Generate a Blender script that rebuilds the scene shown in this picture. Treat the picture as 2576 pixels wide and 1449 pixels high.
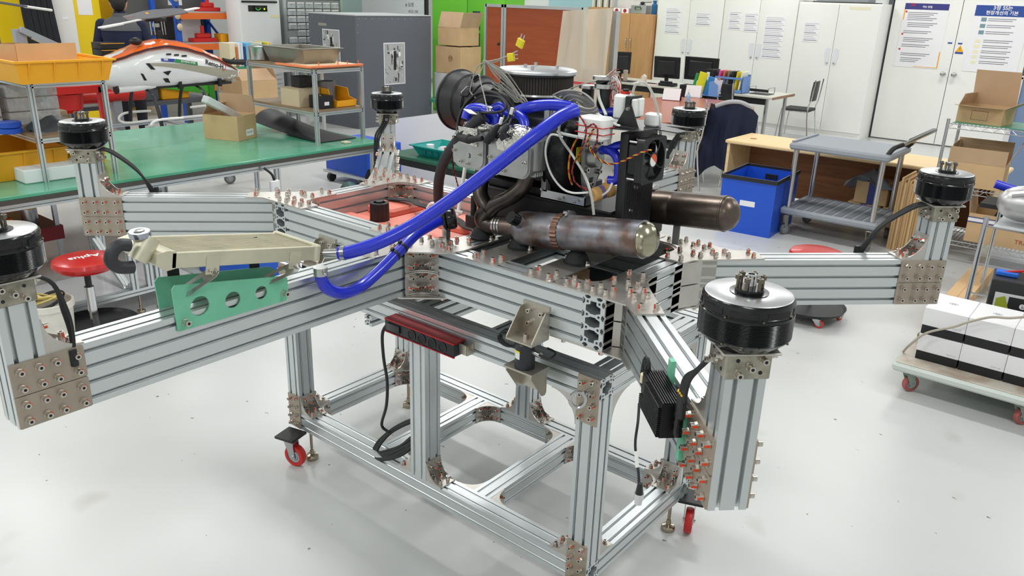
import bpy, math, random
from mathutils import Vector as V, Matrix as M, Euler
import numpy as np
rnd=random.Random(7)
for o in list(bpy.data.objects): bpy.data.objects.remove(o)
SC=bpy.context.scene; COL=SC.collection
PI=math.pi
# ---------------- camera, world, lights, exposure ----------------
CAMP=V((1.8851,-2.1399,1.991)); CAMR=(1.2194,-0.0304,0.6877); FPX=1996.5
cd=bpy.data.cameras.new('camera'); cam=bpy.data.objects.new('camera',cd); COL.objects.link(cam)
cam.location=CAMP; cam.rotation_euler=CAMR; cd.sensor_fit='HORIZONTAL'; cd.sensor_width=36; cd.lens=36*FPX/2576
cd.clip_start=.05; cd.clip_end=100; SC.camera=cam
SC.view_settings.view_transform='Standard'; SC.view_settings.look='None'; SC.view_settings.gamma=1
SC.view_settings.exposure=0.0; SC.view_settings.use_curve_mapping=False
W=bpy.data.worlds.new('world'); SC.world=W; W.use_nodes=True
W.node_tree.nodes['Background'].inputs[0].default_value=(.9,.95,1,1); W.node_tree.nodes['Background'].inputs[1].default_value=.5
H=3.6
for ix,lx in enumerate((-9.5,-6.5,-3.5,-.5,2.5)):
    for iy,ly in enumerate((-3.2,.2,3.6,7.0,10.2)):
        ld=bpy.data.lights.new('ceiling_lamp_light','AREA'); ld.shape='RECTANGLE'; ld.size=1.2; ld.size_y=.32; ld.energy=35; ld.color=(1,.996,.985)
        lo=bpy.data.objects.new('ceiling_lamp_light',ld); COL.objects.link(lo); lo.location=(lx,ly,H-.06)
# ---------------- measuring helpers: a picture point taken on a real plane ----------------
RM=Euler(CAMR,'XYZ').to_matrix()
def ray(u,v): return RM@V(((u-1288)/FPX,(724.5-v)/FPX,-1))
def Z(u,v,h): r=ray(u,v); return CAMP+r*((h-CAMP.z)/r.z)
def Y(u,v,y): r=ray(u,v); return CAMP+r*((y-CAMP.y)/r.y)
def X(u,v,x): r=ray(u,v); return CAMP+r*((x-CAMP.x)/r.x)
# ---------------- materials ----------------
def lin(c): return tuple(((x/255)/12.92 if x/255<=.04045 else ((x/255+.055)/1.055)**2.4) for x in c)+(1,)
MT={}
def mat(name,c,rough=.5,metal=0,var=0,scale=8,bump=0,alpha=1,trans=0,emit=0,spec=.5,c2=None,coat=0,stretch=None,detail=4,thr=None):
    if name in MT: return MT[name]
    m=bpy.data.materials.new(name); m.use_nodes=True; nt=m.node_tree; b=nt.nodes['Principled BSDF']
    b.inputs['Base Color'].default_value=lin(c); b.inputs['Roughness'].default_value=rough; b.inputs['Metallic'].default_value=metal
    b.inputs['Specular IOR Level'].default_value=spec; b.inputs['Coat Weight'].default_value=coat; b.inputs['Coat Roughness'].default_value=.1
    if trans: b.inputs['Transmission Weight'].default_value=trans; b.inputs['IOR'].default_value=1.3
    if alpha<1: b.inputs['Alpha'].default_value=alpha
    if emit: b.inputs['Emission Color'].default_value=lin(c); b.inputs['Emission Strength'].default_value=emit
    if var or c2 or bump:
        tc=nt.nodes.new('ShaderNodeTexCoord'); n=nt.nodes.new('ShaderNodeTexNoise'); n.inputs['Scale'].default_value=scale; n.inputs['Detail'].default_value=detail
        src=tc.outputs['Object']
        if stretch:
            mp=nt.nodes.new('ShaderNodeMapping'); mp.inputs['Scale'].default_value=stretch; nt.links.new(src,mp.inputs[0]); src=mp.outputs[0]
        nt.links.new(src,n.inputs['Vector'])
        if var or c2:
            r=nt.nodes.new('ShaderNodeValToRGB'); a=thr[0] if thr else .3; z=thr[1] if thr else .7
            r.color_ramp.elements[0].position=a; r.color_ramp.elements[1].position=z
            k=lin(c); r.color_ramp.elements[0].color=k if c2 else tuple(x*(1-var) for x in k[:3])+(1,)
            r.color_ramp.elements[1].color=lin(c2) if c2 else tuple(min(1,x*(1+var)) for x in k[:3])+(1,)
            nt.links.new(n.outputs['Fac'],r.inputs[0]); nt.links.new(r.outputs[0],b.inputs['Base Color'])
        if bump:
            bp=nt.nodes.new('ShaderNodeBump'); bp.inputs['Strength'].default_value=bump; bp.inputs['Distance'].default_value=.01
            nt.links.new(n.outputs['Fac'],bp.inputs['Height']); nt.links.new(bp.outputs[0],b.inputs['Normal'])
    MT[name]=m; return m
mALU=mat('anodised_aluminium',(206,212,214),.32,.75,var=.03,scale=3)
mALUD=mat('profile_slot_shadow_grey',(150,156,158),.4,.8)
mPLT=mat('brushed_steel_plate',(196,192,186),.33,.8,var=.07,scale=14)
mPLW=mat('nickel_beige_plate',(168,158,144),.42,.6,var=.06,scale=10)
mBOLT=mat('stainless_bolt',(205,198,190),.25,.95)
mDRK=mat('dark_hole',(14,14,16),.6)
mRED=mat('red_torque_paint',(226,74,36),.6)
mBLK=mat('black_plastic',(24,25,28),.45)
mBLKG=mat('gloss_black_anodised',(14,17,20),.22,.3,coat=.3)
mRUB=mat('black_rubber',(30,31,34),.7)
mSIL=mat('silver_metal',(190,190,190),.22,.95)
mCHR=mat('chrome',(215,216,218),.12,1)
mBLUE=mat('blue_silicone',(26,44,196),.28,coat=.3)
mG10=mat('green_laminate',(124,206,170),.4,var=.1,scale=6,alpha=.88)
mWHT=mat('white_plastic',(236,236,234),.45)
mORG=mat('orange_paint',(232,110,34),.45)
mREDP=mat('red_plastic',(196,36,34),.4)
mTANK=mat('coral_tank_plastic',(232,132,114),.45,var=.05,scale=5)
mYEL=mat('yellow_plastic',(242,170,20),.45)
mCARD=mat('cardboard',(202,170,128),.85,var=.07,scale=5)
mCARDI=mat('cardboard_inside',(190,160,128),.85,var=.06,scale=5)
mWOOD=mat('birch_wood',(238,212,164),.5,c2=(226,194,142),scale=3,stretch=(1,14,14),detail=6)
mWOODD=mat('brown_wood_side',(142,92,48),.55,c2=(118,72,36),scale=3,stretch=(1,12,12))
# ---------------- mesh builder ----------------
class MB:
    def __init__(s): s.v=[];s.f=[];s.m=[];s.mats=[]
    def mi(s,m):
        if m not in s.mats: s.mats.append(m)
        return s.mats.index(m)
    def add(s,vs,fs,m):
        b=len(s.v); s.v+= [tuple(x) for x in vs]; k=s.mi(m)
        for f in fs: s.f.append([b+i for i in f]); s.m.append(k)
        return s
    def box(s,lo,hi,m,T=None):
        x0,y0,z0=lo;x1,y1,z1=hi
        vs=[V(p) for p in ((x0,y0,z0),(x1,y0,z0),(x1,y1,z0),(x0,y1,z0),(x0,y0,z1),(x1,y0,z1),(x1,y1,z1),(x0,y1,z1))]
        if T is not None: vs=[T@p for p in vs]
        return s.add(vs,[(0,3,2,1),(4,5,6,7),(0,1,5,4),(1,2,6,5),(2,3,7,6),(3,0,4,7)],m)
    def bbox(s,lo,hi,m,r=.005,T=None):   # box with bevelled vertical and top edges
        x0,y0,z0=lo;x1,y1,z1=hi; r=min(r,(x1-x0)/2.2,(y1-y0)/2.2,(z1-z0)/2.2)
        def ring(z,i): 
            q=r*.35
            return [(x0+r,y0+i,z),(x1-r,y0+i,z),(x1-q-i*.6,y0+q+i*.6,z),(x1-i,y0+r,z),(x1-i,y1-r,z),(x1-q-i*.6,y1-q-i*.6,z),(x1-r,y1-i,z),(x0+r,y1-i,z),(x0+q+i*.6,y1-q-i*.6,z),(x0+i,y1-r,z),(x0+i,y0+r,z),(x0+q+i*.6,y0+q+i*.6,z)]
        R=[ring(z0,r*.6),ring(z0+r*.6,0),ring(z1-r*.6,0),ring(z1,r*.6)]
        return s.loft([[V(p) for p in q] for q in R],m,T=T,cap=True)
    def loft(s,rings,m,T=None,cap=True,close=True):
        n=len(rings[0]); vs=[V(p) for r in rings for p in r]
        if T is not None: vs=[T@p for p in vs]
        fs=[]
        for i in range(len(rings)-1):
            for j in range(n if close else n-1):
                k=(j+1)%n; fs.append((i*n+j,i*n+k,(i+1)*n+k,(i+1)*n+j))
        if cap: fs.append(tuple(range(n))[::-1]); fs.append(tuple((len(rings)-1)*n+j for j in range(n)))
        return s.add(vs,fs,m)
    def cyl(s,p0,p1,r,m,n=16,r2=None,cap=True):
        p0=V(p0);p1=V(p1);d=(p1-p0).normalized(); a=d.orthogonal().normalized(); b=d.cross(a); r2=r if r2 is None else r2
        f=lambda p,q:[p+a*(q*math.cos(2*PI*i/n))+b*(q*math.sin(2*PI*i/n)) for i in range(n)]
        return s.loft([f(p0,r),f(p1,r2)],m,cap=cap)
    def tube(s,pts,r,m,n=8,sub=0,cap=True):
        P=[V(p) for p in pts]
        if sub: P=smooth(P,sub)
        rr=r if isinstance(r,(list,tuple)) else None
        rings=[];a=None
        for i,p in enumerate(P):
            d=(P[min(i+1,len(P)-1)]-P[max(i-1,0)])
            if d.length<1e-9: d=V((0,0,1))
            d.normalize()
            if a is None: a=d.orthogonal().normalized()
            else:
                a=a-d*a.dot(d)
                a=a.normalized() if a.length>1e-6 else d.orthogonal().normalized()
            b=d.cross(a)
            q=r if rr is None else rr[0]+(rr[1]-rr[0])*i/(len(P)-1)
            rings.append([p+a*(q*math.cos(2*PI*j/n))+b*(q*math.sin(2*PI*j/n)) for j in range(n)])
        return s.loft(rings,m,cap=cap)
    def lathe(s,prof,m,T=None,n=32,cap=True):   # prof: (r,z) list about local z
        rings=[[(r*math.cos(2*PI*j/n),r*math.sin(2*PI*j/n),z) for j in range(n)] for r,z in prof]
        return s.loft(rings,m,T=T,cap=cap)
    def prism(s,poly,t,m,T=None,z=0):          # poly: (x,y) counter-clockwise; extruded z..z+t in local frame T
        n=len(poly); a=[V((x,y,z)) for x,y in poly]; b=[V((x,y,z+t)) for x,y in poly]; vs=a+b
        if T is not None: vs=[T@p for p in vs]
        return s.add(vs,[tuple(range(n))[::-1],tuple(range(n,2*n))]+[(i,(i+1)%n,n+(i+1)%n,n+i) for i in range(n)],m)
    def ell(s,c,r,m,n=16,k=10,T=None,z0=-1,z1=1):
        prof=[]
        for i in range(k+1):
            z=z0+(z1-z0)*i/k; z=math.sin(math.asin(z0)+(math.asin(z1)-math.asin(z0))*i/k); prof.append((max(math.sqrt(max(0,1-z*z)),.02),z))
        TT=M.Translation(V(c))@M.Diagonal((r[0],r[1],r[2],1))
        return s.lathe(prof,m,T=(T@TT if T is not None else TT),n=n)
    def mesh(s,name,ang=35):
        me=bpy.data.meshes.new(name); me.from_pydata(s.v,[],s.f); 
        for m in s.mats: me.materials.append(m)
        me.polygons.foreach_set('material_index',s.m); me.polygons.foreach_set('use_smooth',[True]*len(s.f)); me.update()
        me.set_sharp_from_angle(angle=math.radians(ang)); return me
def smooth(P,k):
    out=[];n=len(P)
    for i in range(n-1):
        p0=P[max(i-1,0)];p1=P[i];p2=P[i+1];p3=P[min(i+2,n-1)]
        for j in range(k):
            t=j/k; out.append(.5*((2*p1)+(p2-p0)*t+(2*p0-5*p1+4*p2-p3)*t*t+(3*p1-p0-3*p2+p3)*t**3))
    out.append(P[-1]); return out
def wpos(p):
    q=V((0,0,0))
    while p is not None: q=q+p.location; p=p.parent
    return q
def link(name,me,parent=None,loc=None):
    o=bpy.data.objects.new(name,me); COL.objects.link(o); o.parent=parent
    if loc is None: o.location=-wpos(parent) if parent else (0,0,0)
    else: o.location=V(loc)-(wpos(parent) if parent else V((0,0,0)))
    return o
def part(name,mb,parent,label=None,stuff=False):
    o=link(name,mb.mesh(name),parent)
    if label: o['label']=label
    if stuff: o['kind']='stuff'
    return o
def thing(name,label,cat,loc,group=None):
    o=bpy.data.objects.new(name,None); COL.objects.link(o); o.location=V(loc); o.empty_display_size=.1
    o['label']=label; o['category']=cat
    if group: o['group']=group
    return o
def solo(name,mb,label,cat,group=None):
    o=link(name,recenter(mb,name)); c=o.data['c']; o.location=V(c); del o.data['c']
    o['label']=label; o['category']=cat
    if group: o['group']=group
    return o
def recenter(mb,name):
    lo=[min(v[i] for v in mb.v) for i in range(3)]; hi=[max(v[i] for v in mb.v) for i in range(3)]
    c=((lo[0]+hi[0])/2,(lo[1]+hi[1])/2,lo[2]); mb.v=[(v[0]-c[0],v[1]-c[1],v[2]-c[2]) for v in mb.v]
    me=mb.mesh(name); me['c']=c; return me
def struct(name,mb):
    o=link(name,mb.mesh(name)); o['kind']='structure'; return o
def dup(o,loc=None,rotz=None,label=None,parent=None):
    c=o.copy(); COL.objects.link(c); c.parent=parent
    if loc is not None: c.location=loc
    if rotz is not None: c.rotation_euler=(0,0,rotz)
    if label: c['label']=label
    for ch in list(o.children): dup(ch,parent=c)
    return c
def frame(o,x,y,z=None):
    x=V(x).normalized(); y=V(y).normalized(); z=V(z) if z is not None else x.cross(y)
    return M(((x.x,y.x,z.x,o[0]),(x.y,y.y,z.y,o[1]),(x.z,y.z,z.z,o[2]),(0,0,0,1)))
# 2D shapes with holes through filled curves
def fill2d(outer,holes,ext):
    cu=bpy.data.curves.new('c','CURVE'); cu.dimensions='2D'; cu.fill_mode='BOTH'; cu.extrude=ext/2
    for pl in [outer]+holes:
        sp=cu.splines.new('POLY'); sp.points.add(len(pl)-1); sp.use_cyclic_u=True
        for i,(x,y) in enumerate(pl): sp.points[i].co=(x,y,0,1)
    ob=bpy.data.objects.new('c',cu); me=bpy.data.meshes.new_from_object(ob)
    vs=[V(v.co) for v in me.vertices]; fs=[tuple(p.vertices) for p in me.polygons]
    bpy.data.objects.remove(ob); bpy.data.curves.remove(cu); bpy.data.meshes.remove(me)
    return vs,fs
def plate(mb,outer,holes,t,m,T,z=0):   # plate from z to z+t in frame T
    vs,fs=fill2d(outer,holes,t); mb.add([T@(v+V((0,0,z+t/2))) for v in vs],fs,m); return mb
def circ(x,y,r,n=20): return [(x+r*math.cos(2*PI*i/n),y+r*math.sin(2*PI*i/n)) for i in range(n)]
def rrect(x0,y0,x1,y1,r,n=4):
    o=[]
    for cx,cy,a in ((x1-r,y0+r,-90),(x1-r,y1-r,0),(x0+r,y1-r,90),(x0+r,y0+r,180)):
        for i in range(n+1): t=math.radians(a+90*i/n); o.append((cx+r*math.cos(t),cy+r*math.sin(t)))
    return o
_text={}
def text(mb,s,T,h,m,bold=False,align='CENTER',dz=.0008):
    cu=bpy.data.curves.new('t','FONT'); cu.body=s; cu.size=h; cu.align_x=align; cu.align_y='CENTER'; cu.extrude=dz/2; cu.resolution_u=3; cu.offset=h*.02 if bold else 0
    ob=bpy.data.objects.new('t',cu); me=bpy.data.meshes.new_from_object(ob)
    mb.add([T@V(v.co) for v in me.vertices],[tuple(p.vertices) for p in me.polygons],m)
    bpy.data.objects.remove(ob); bpy.data.curves.remove(cu); bpy.data.meshes.remove(me)
# ---------------- extruded aluminium profile ----------------
_pf={}
def prof(w,h,mod=.04,o=None):
    o=o or .0048; k=mod/.04
    nt=[(-o,0),(-o,.003*k),(-.0095*k,.003*k),(-.0095*k,.006*k),(-.0045*k,.011*k),(.0045*k,.011*k),(.0095*k,.006*k),(.0095*k,.003*k),(o,.003*k),(o,0)]
    out=[];nw=int(round(w/mod));nh=int(round(h/mod))
    for (cx,cy,tx,ty,nx,ny,n,L) in ((-w/2,-h/2,1,0,0,1,nw,w),(w/2,-h/2,0,1,-1,0,nh,h),(w/2,h/2,-1,0,0,-1,nw,w),(-w/2,h/2,0,-1,1,0,nh,h)):
        out.append((cx,cy))
        for i in range(n):
            c=mod/2+mod*i
            for a,d in nt: out.append((cx+tx*(c+a)+nx*d,cy+ty*(c+a)+ny*d))
    holes=[]
    for i in range(nw):
        for j in range(nh):
            x=-w/2+mod/2+mod*i; y=-h/2+mod/2+mod*j; q=.0036*k; holes.append([(x-q,y-q),(x+q,y-q),(x+q,y+q),(x-q,y+q)])
    if nw>=2 and nh>=2:
        for j in range(nh-1):
            y=-h/2+mod*(j+1); a,b,c,d=.025*k,.0085*k,.0105*k,.0135*k
            up=.0235*k if j==nh-2 else .0155*k; dn=.0235*k if j==0 else .0155*k
            holes.append([(x,y+yy) for x,yy in ((-a,-b),(-c,-d),(-c,-dn),(c,-dn),(c,-d),(a,-b),(a,b),(c,d),(c,up),(-c,up),(-c,d),(-a,b))])
    return out,holes
def beam(name,parent,p0,p1,up,w,h,mod=.04,cut0=0,cut1=0,m=None,label=None,o=None,mb=None):
    key=(w,h,mod,o)
    if key not in _pf: _pf[key]=fill2d(*prof(w,h,mod,o),1.0)
    vs,fs=_pf[key]; p0=V(p0);p1=V(p1);d=(p1-p0);L=d.length;d=d/L; up=V(up); a=d.cross(up).normalized()
    out=[]
    for v in vs:
        s=(v.z+.5)*L
        s+= (v.x*cut0 if v.z<0 else v.x*cut1)
        out.append(p0+d*s+a*v.x+up*v.y)
    b=mb or MB(); b.add(out,fs,m or mALU)
    if mb: return
    o_=link(name,b.mesh(name,20),parent)
    if label: o_['label']=label
    return o_
# ---------------- bolts ----------------
def bolt_mesh(n=8,red=True,s=1.0):
    b=MB()
    b.cyl((0,0,0),(0,0,.002*s),.0088*s,mBOLT,12); b.cyl((0,0,.002*s),(0,0,.008*s),.0085*s,mBOLT,6,r2=.0066*s); b.cyl((0,0,.008*s),(0,0,.0165*s),.0068*s,mBOLT,12)
    b.cyl((0,0,.0165*s),(0,0,.0168*s),.0038*s,mDRK,6)
    if red: b.box((.0045*s,-.0022*s,0),(.0085*s,.0022*s,.014*s),mRED)
    return b.mesh('bolt')
BM=bolt_mesh(); BM0=bolt_mesh(red=False)
nb=[0]
def bolt(parent,p,n,red=True,s=1,rot=None):
    n=V(n).normalized(); o=bpy.data.objects.new('bolt',BM if red else BM0); COL.objects.link(o); o.parent=parent
    q=n.to_track_quat('Z','Y'); a=rnd.uniform(0,6.3) if rot is None else rot
    o.rotation_mode='QUATERNION'; o.rotation_quaternion=q@Euler((0,0,a)).to_quaternion(); o.scale=(s,s,s)
    o.location=V(p)-wpos(parent); nb[0]+=1; return o
# ---------------- room ----------------
mFLR=mat('grey_epoxy_floor',(203,205,204),.3,var=.045,scale=.9,spec=.5,detail=3)
nt=mFLR.node_tree
def speck(nt,scale,lo,hi,col):
    b=nt.nodes['Principled BSDF']; src=b.inputs['Base Color'].links[0].from_socket
    n=nt.nodes.new('ShaderNodeTexNoise'); n.inputs['Scale'].default_value=scale; n.inputs['Detail'].default_value=2
    r=nt.nodes.new('ShaderNodeValToRGB'); r.color_ramp.elements[0].position=lo; r.color_ramp.elements[1].position=hi
    r.color_ramp.elements[0].color=(0,0,0,1); mx=nt.nodes.new('ShaderNodeMixRGB'); mx.inputs[2].default_value=lin(col)
    tc=[x for x in nt.nodes if x.type=='TEX_COORD'][0]; nt.links.new(tc.outputs['Object'],n.inputs['Vector']); nt.links.new(n.outputs['Fac'],r.inputs[0]); nt.links.new(r.outputs[0],mx.inputs[0])
    nt.links.new(src,mx.inputs[1]); nt.links.new(mx.outputs[0],b.inputs['Base Color'])
speck(nt,22,.735,.76,(120,116,108)); speck(nt,2.3,.66,.8,(178,176,168))
mWAL=mat('white_painted_wall',(226,228,226),.7,var=.02,scale=2); mCEI=mat('white_ceiling',(232,234,232),.8)
XL,XR,YB,YF=-12.6,5.2,11.85,-4.6
struct('floor',MB().box((XL-.2,YF-.2,-.1),(XR+.2,YB+.2,0),mFLR))
struct('ceiling',MB().box((XL-.2,YF-.2,H),(XR+.2,YB+.2,H+.1),mCEI))
struct('wall_back',MB().box((XL,YB,0),(XR,YB+.15,H),mWAL)); struct('wall_left',MB().box((XL-.15,YF,0),(XL,YB+.15,H),mWAL))
struct('wall_right',MB().box((XR,YF,0),(XR+.15,YB+.15,H),mWAL)); struct('wall_front',MB().box((XL,YF-.15,0),(XR,YF,H),mWAL))
# ---------------- test machine: six-armed airframe ----------------
zT=1.2; zB=1.04; R6=1.5724; AR=.16
af=thing('drone_airframe','silver six-armed drone test frame of slotted aluminium beams bolted onto the wheeled stand','drone frame',(0,0,1.04))
L_,W_=.785,.347
for s in (-1,1):
    beam('long_beam',af,(-L_+.08,s*(W_-.04),1.12),(L_-.08,s*(W_-.04),1.12),(0,0,1),.08,.16)
    beam('end_beam',af,(s*(L_-.04),-W_,1.12),(s*(L_-.04),W_,1.12),(0,0,1),.08,.16)
beam('cross_beam',af,(.13,-W_+.08,1.12),(.13,W_-.08,1.12),(0,0,1),.08,.16)
c45=math.sqrt(.5)
def xyz(p,z): return (p[0],p[1],z)
ARMS=[]
def gusset(parent,c,a,b,w,L=.08,W=.078,t=.004,bolts=True,rows=(.026,.06),ws=(-.02,.02),red=True,sc=1):
    """right-angle bracket: corner c, legs along a and b, width direction w"""
    c=V(c);a=V(a).normalized();b=V(b).normalized();w=V(w).normalized(); g=MB()
    poly=[(0,0),(L,0),(L,t)]+[(L-(L-t)*math.sin(x),L-(L-t)*math.cos(x)) for x in [PI/2*i/9 for i in range(1,9)]]+[(t,L),(0,L)]
    poly=[(0,0),(L,0),(L,t)]+[(L-(L-t)*math.sin(x)*1.0,t+(L-t)*(1-math.cos(x))) for x in [PI/2*i/9 for i in range(1,9)]]+[(t,L),(0,L)]
    wz=a.cross(b); sgn=1
    for o in (-W/2,W/2-t): g.prism(poly,t,mPLT,T=frame(c,a,b,wz),z=o)
    g.prism([(0,0),(L,0),(L,t),(t,t),(t,L),(0,L)],W-.002,mPLT,T=frame(c,a,b,wz),z=-W/2+.001)
    o=part('corner_bracket',g,parent)
    if bolts:
        for r in rows:
            for q in ws:
                bolt(o,c+a*r+b*t+wz*q,b,red=red,s=sc); bolt(o,c+b*(r if r>.03 else r+.004)+a*t+wz*q,a,red=red,s=sc)
    return o
def bent(parent,c,a,b,z0,z1,L=.08,m=.03,t=.004,side=1,zs=()):
    """bent strap across an angle between horizontal directions a and b, standing z0..z1"""
    a=V(a).normalized();b=V(b).normalized();c=V(c); n1=V((0,0,1)).cross(a)*side; n2=-V((0,0,1)).cross(b)*side
    p=[c+a*L,c+a*m,c+b*m,c+b*L]; q=[p[0]+n1*t,p[1]+n1*t+(b*t*.3),p[2]+n2*t+(a*t*.3),p[3]+n2*t]
    g=MB(); vs=[]
    for z in (z0,z1): vs+=[V((v.x,v.y,z)) for v in p]+[V((v.x,v.y,z)) for v in q]
    fs=[]
    for i in range(3): fs+=[(i,i+1,8+i+1,8+i),(4+i,12+i,12+i+1,4+i+1),(8+i,8+i+1,12+i+1,12+i),(i,4+i,4+i+1,i+1)]
    fs+=[(0,8,12,4),(3,7,15,11)]; g.add(vs,fs,mPLT); o=part('angle_strap',g,parent)
    for z in zs:
        bolt(o,V((0,0,z))+c+a*(L-.018)+n1*t,n1); bolt(o,V((0,0,z))+c+b*(L-.018)+n2*t,n2)
    return o
ROW=(1.18,1.14,1.10,1.06)
def arm(u,start,cut,faces,gus=True):
    u=V((u[0],u[1],0)); n=V((-u.y,u.x,0)); end=V((start[2].x,start[2].y,0)) 
    p0=V((start[0],start[1],1.12)); pe=end-u*.04+V((0,0,1.12))
    beam('arm_beam',af,p0,pe,(0,0,1),.08,.16,cut0=cut)
    post=beam('motor_post',af,end+V((0,0,1.04)),end+V((0,0,1.345)),u,.08,.08)
    for s in (-1,1):
        if s not in faces: continue
        for (z0,z1) in ((1.121,1.199),(1.041,1.119)):
            T=frame(end+n*s*.04+u*.04+V((0,0,0)),-u,(0,0,1),n*s)
            g=MB(); g.prism(rrect(0,z0,AR,z1,.004,2) if (-u).cross(V((0,0,1))).dot(n*s)>0 else rrect(0,z0,AR,z1,.004,2),.004,mPLW,T=T)
            o=part('joint_plate',g,af)
            for zz in ROW:
                if z0<zz<z1:
                    for k in (.02,.06,.095,.14): bolt(o,end+u*(.04-k)+n*s*.0445+V((0,0,zz)),n*s,rot=None if False else 0)
    if gus: gusset(af,end-u*.04+V((0,0,1.2)),-u,(0,0,1),n,L=.085)
    # motor seat bracket
    g=MB(); T=frame(end+V((0,0,0)),u,n)
    g.bbox((-.0445,-.0445,1.333),(.0445,.0445,1.386),mat('scuffed_nickel',(176,172,158),.35,.85,c2=(120,116,104),scale=26,thr=(.35,.75)),.003,T=T)
    g.bbox((-.056,-.056,1.386),(.056,.056,1.391),mPLT,.004,T=T)
    o=part('motor_seat',g,af)
    for s in (-1,1):
        for (d,w) in ((n*s,u),(u*s,n)):
            for a,z in ((-.022,1.372),(.026,1.375),(.002,1.36),(-.02,1.346),(.024,1.347)):
                if (a,z) in ((-.022,1.372),(.024,1.347)): # open holes
                    b=MB(); b.cyl(end+d*.0443+w*a+V((0,0,z)),end+d*.0452+w*a+V((0,0,z)),.004,mDRK,10); part('bolt_hole',b,o)
                else: bolt(o,end+d*.0445+w*a+V((0,0,z)),d,red=False,s=.95)
    return end
ends={}
ends[1]=arm((0,-1),(.005,-W_,V((.012,-R6,0))),0,(1,-1))
ends[4]=arm((0,1),(.005,W_,V((.012,R6,0))),0,(1,-1))
cx,cy=R6*.8660254,R6*.5
for k,(sx,sy) in {2:(-1,-1),3:(-1,1),5:(1,1),6:(1,-1)}.items():
    u=V((sx*c45,sy*c45,0)); e=V((sx*cx,sy*cy,0)); st=e-u*((cx-L_)/c45)
    # mitre: lateral axis a = d x up
    a=V((u.y,-u.x,0)); cut=-(a.x*sx)/(u.x*sx)
    ends[k]=arm(u,(st.x,st.y,e),cut,(1,-1))
# top and bottom node plates
def M2(sx,sy): return lambda p:(sx*p[0],sy*p[1])
def nodeplate(f,poly,bolts,z,flip,holes=[],below=False):
    pts=[f(p) for p in poly]
    ar=sum(pts[i][0]*pts[(i+1)%len(pts)][1]-pts[(i+1)%len(pts)][0]*pts[i][1] for i in range(len(pts)))
    if ar<0: pts=pts[::-1]
    g=MB(); plate(g,pts,[[f(p) for p in h] for h in holes],.005,mPLT,M.Translation((0,0,z)))
    o=part('node_plate',g,af)
    for p in bolts:
        q=f(p); bolt(o,(q[0],q[1],z if below else z+.005),(0,0,-1 if below else 1))
    return o
cor=[(.60,-.35),(.852,-.35),(.905,-.395),(.965,-.335),(.80,-.15),(.79,-.10),(.70,-.10),(.70,-.2),(.695,-.235),(.678,-.255),(.655,-.265),(.60,-.27)]
cb=[(.635,-.327),(.635,-.287),(.68,-.327),(.68,-.287),(.727,-.327),(.727,-.287),(.77,-.327),(.77,-.287),(.722,-.205),(.77,-.205),(.722,-.12),(.77,-.12),(.80,-.20),(.812,-.262),(.84,-.232),(.842,-.29),(.87,-.262),(.9,-.35),(.932,-.32)]
for sx in (-1,1):
    for sy in (-1,1):
        nodeplate(M2(sx,sy),cor,cb,1.2,0,holes=[circ(.83,-.335,.006,10)])
        nodeplate(M2(sx,sy),cor,cb[::3],1.035,0,below=True)
mid=[(-.21,-.27),(-.21,-.35),(-.12,-.35),(-.06,-.42),(-.03,-.47),(-.03,-.56),(.055,-.56),(.058,-.46),(.185,-.352),(.20,-.30),(.20,-.125),(.185,-.11),(.165,-.10),(.09,-.10),(.085,-.22),(.05,-.265)]
mb_=[(-.18,-.327),(-.18,-.287),(-.135,-.327),(-.135,-.287),(-.09,-.327),(-.09,-.287),(-.03,-.327),(.03,-.327),(.03,-.287),(.08,-.287),(.08,-.327),(.13,-.327),(.13,-.287),(.16,-.33),(-.013,-.37),(.03,-.38),(-.013,-.42),(.03,-.45),(-.008,-.53),(.032,-.53),(.112,-.24),(.15,-.22),(.108,-.16)]
for sy in (1,-1):
    nodeplate(M2(1,sy),mid,mb_,1.2,0,holes=[[(.118,-.2),(.19,-.235),(.19,-.145),(.13,-.12)],circ(-.06,-.37,.006,10)])
    nodeplate(M2(1,sy),[(-.2,-.27),(-.13,-.35),(-.04,-.45),(.05,-.45),(.16,-.35),(.2,-.27)],mb_[2:14:3],1.035,0,below=True)
for (x0,x1) in ((.25,.37),(.48,.59)):
    g=MB(); g.prism(rrect(x0,-.352,x1,.352,.012,3),.004,mPLT,T=M.Translation((0,0,1.2))); o=part('mount_strip',g,af)
    for sy in (-1,1):
        for x in (x0+.022,x1-.022):
            for y in (.327,.287): bolt(o,(x,sy*y,1.204),(0,0,1))
for z0,z1,zs in ((1.122,1.198,(1.18,1.14)),(1.042,1.118,(1.10,1.06))):
    zc=(z0+z1)/2
    for sy in (-1,1):
        for sx in (-1,1):
            gusset(af,(.005+sx*.04+ (.007 if sx>0 else 0),sy*W_,zc),(sx,0,0),(0,sy,0),(0,0,1))
            gusset(af,(sx*(L_-.08),sy*(W_-.08),zc),(-sx,0,0),(0,-sy,0),(0,0,1))
            # straps between end beam and angled arm
            u=V((sx*c45,sy*c45,0)); e=V((sx*cx,sy*cy,0)); st=e-u*((cx-L_)/c45); hw=.04/c45
            bent(af,(L_*sx,st.y-sy*hw,0),(0,-sy,0),u,z0,z1,side=-sx*sy,m=.045,L=.095,zs=zs)
            bent(af,(L_*sx,st.y+sy*hw,0),(0,sy,0),u,z0,z1,side=sx*sy,m=.03,L=.075,zs=zs)
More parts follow.
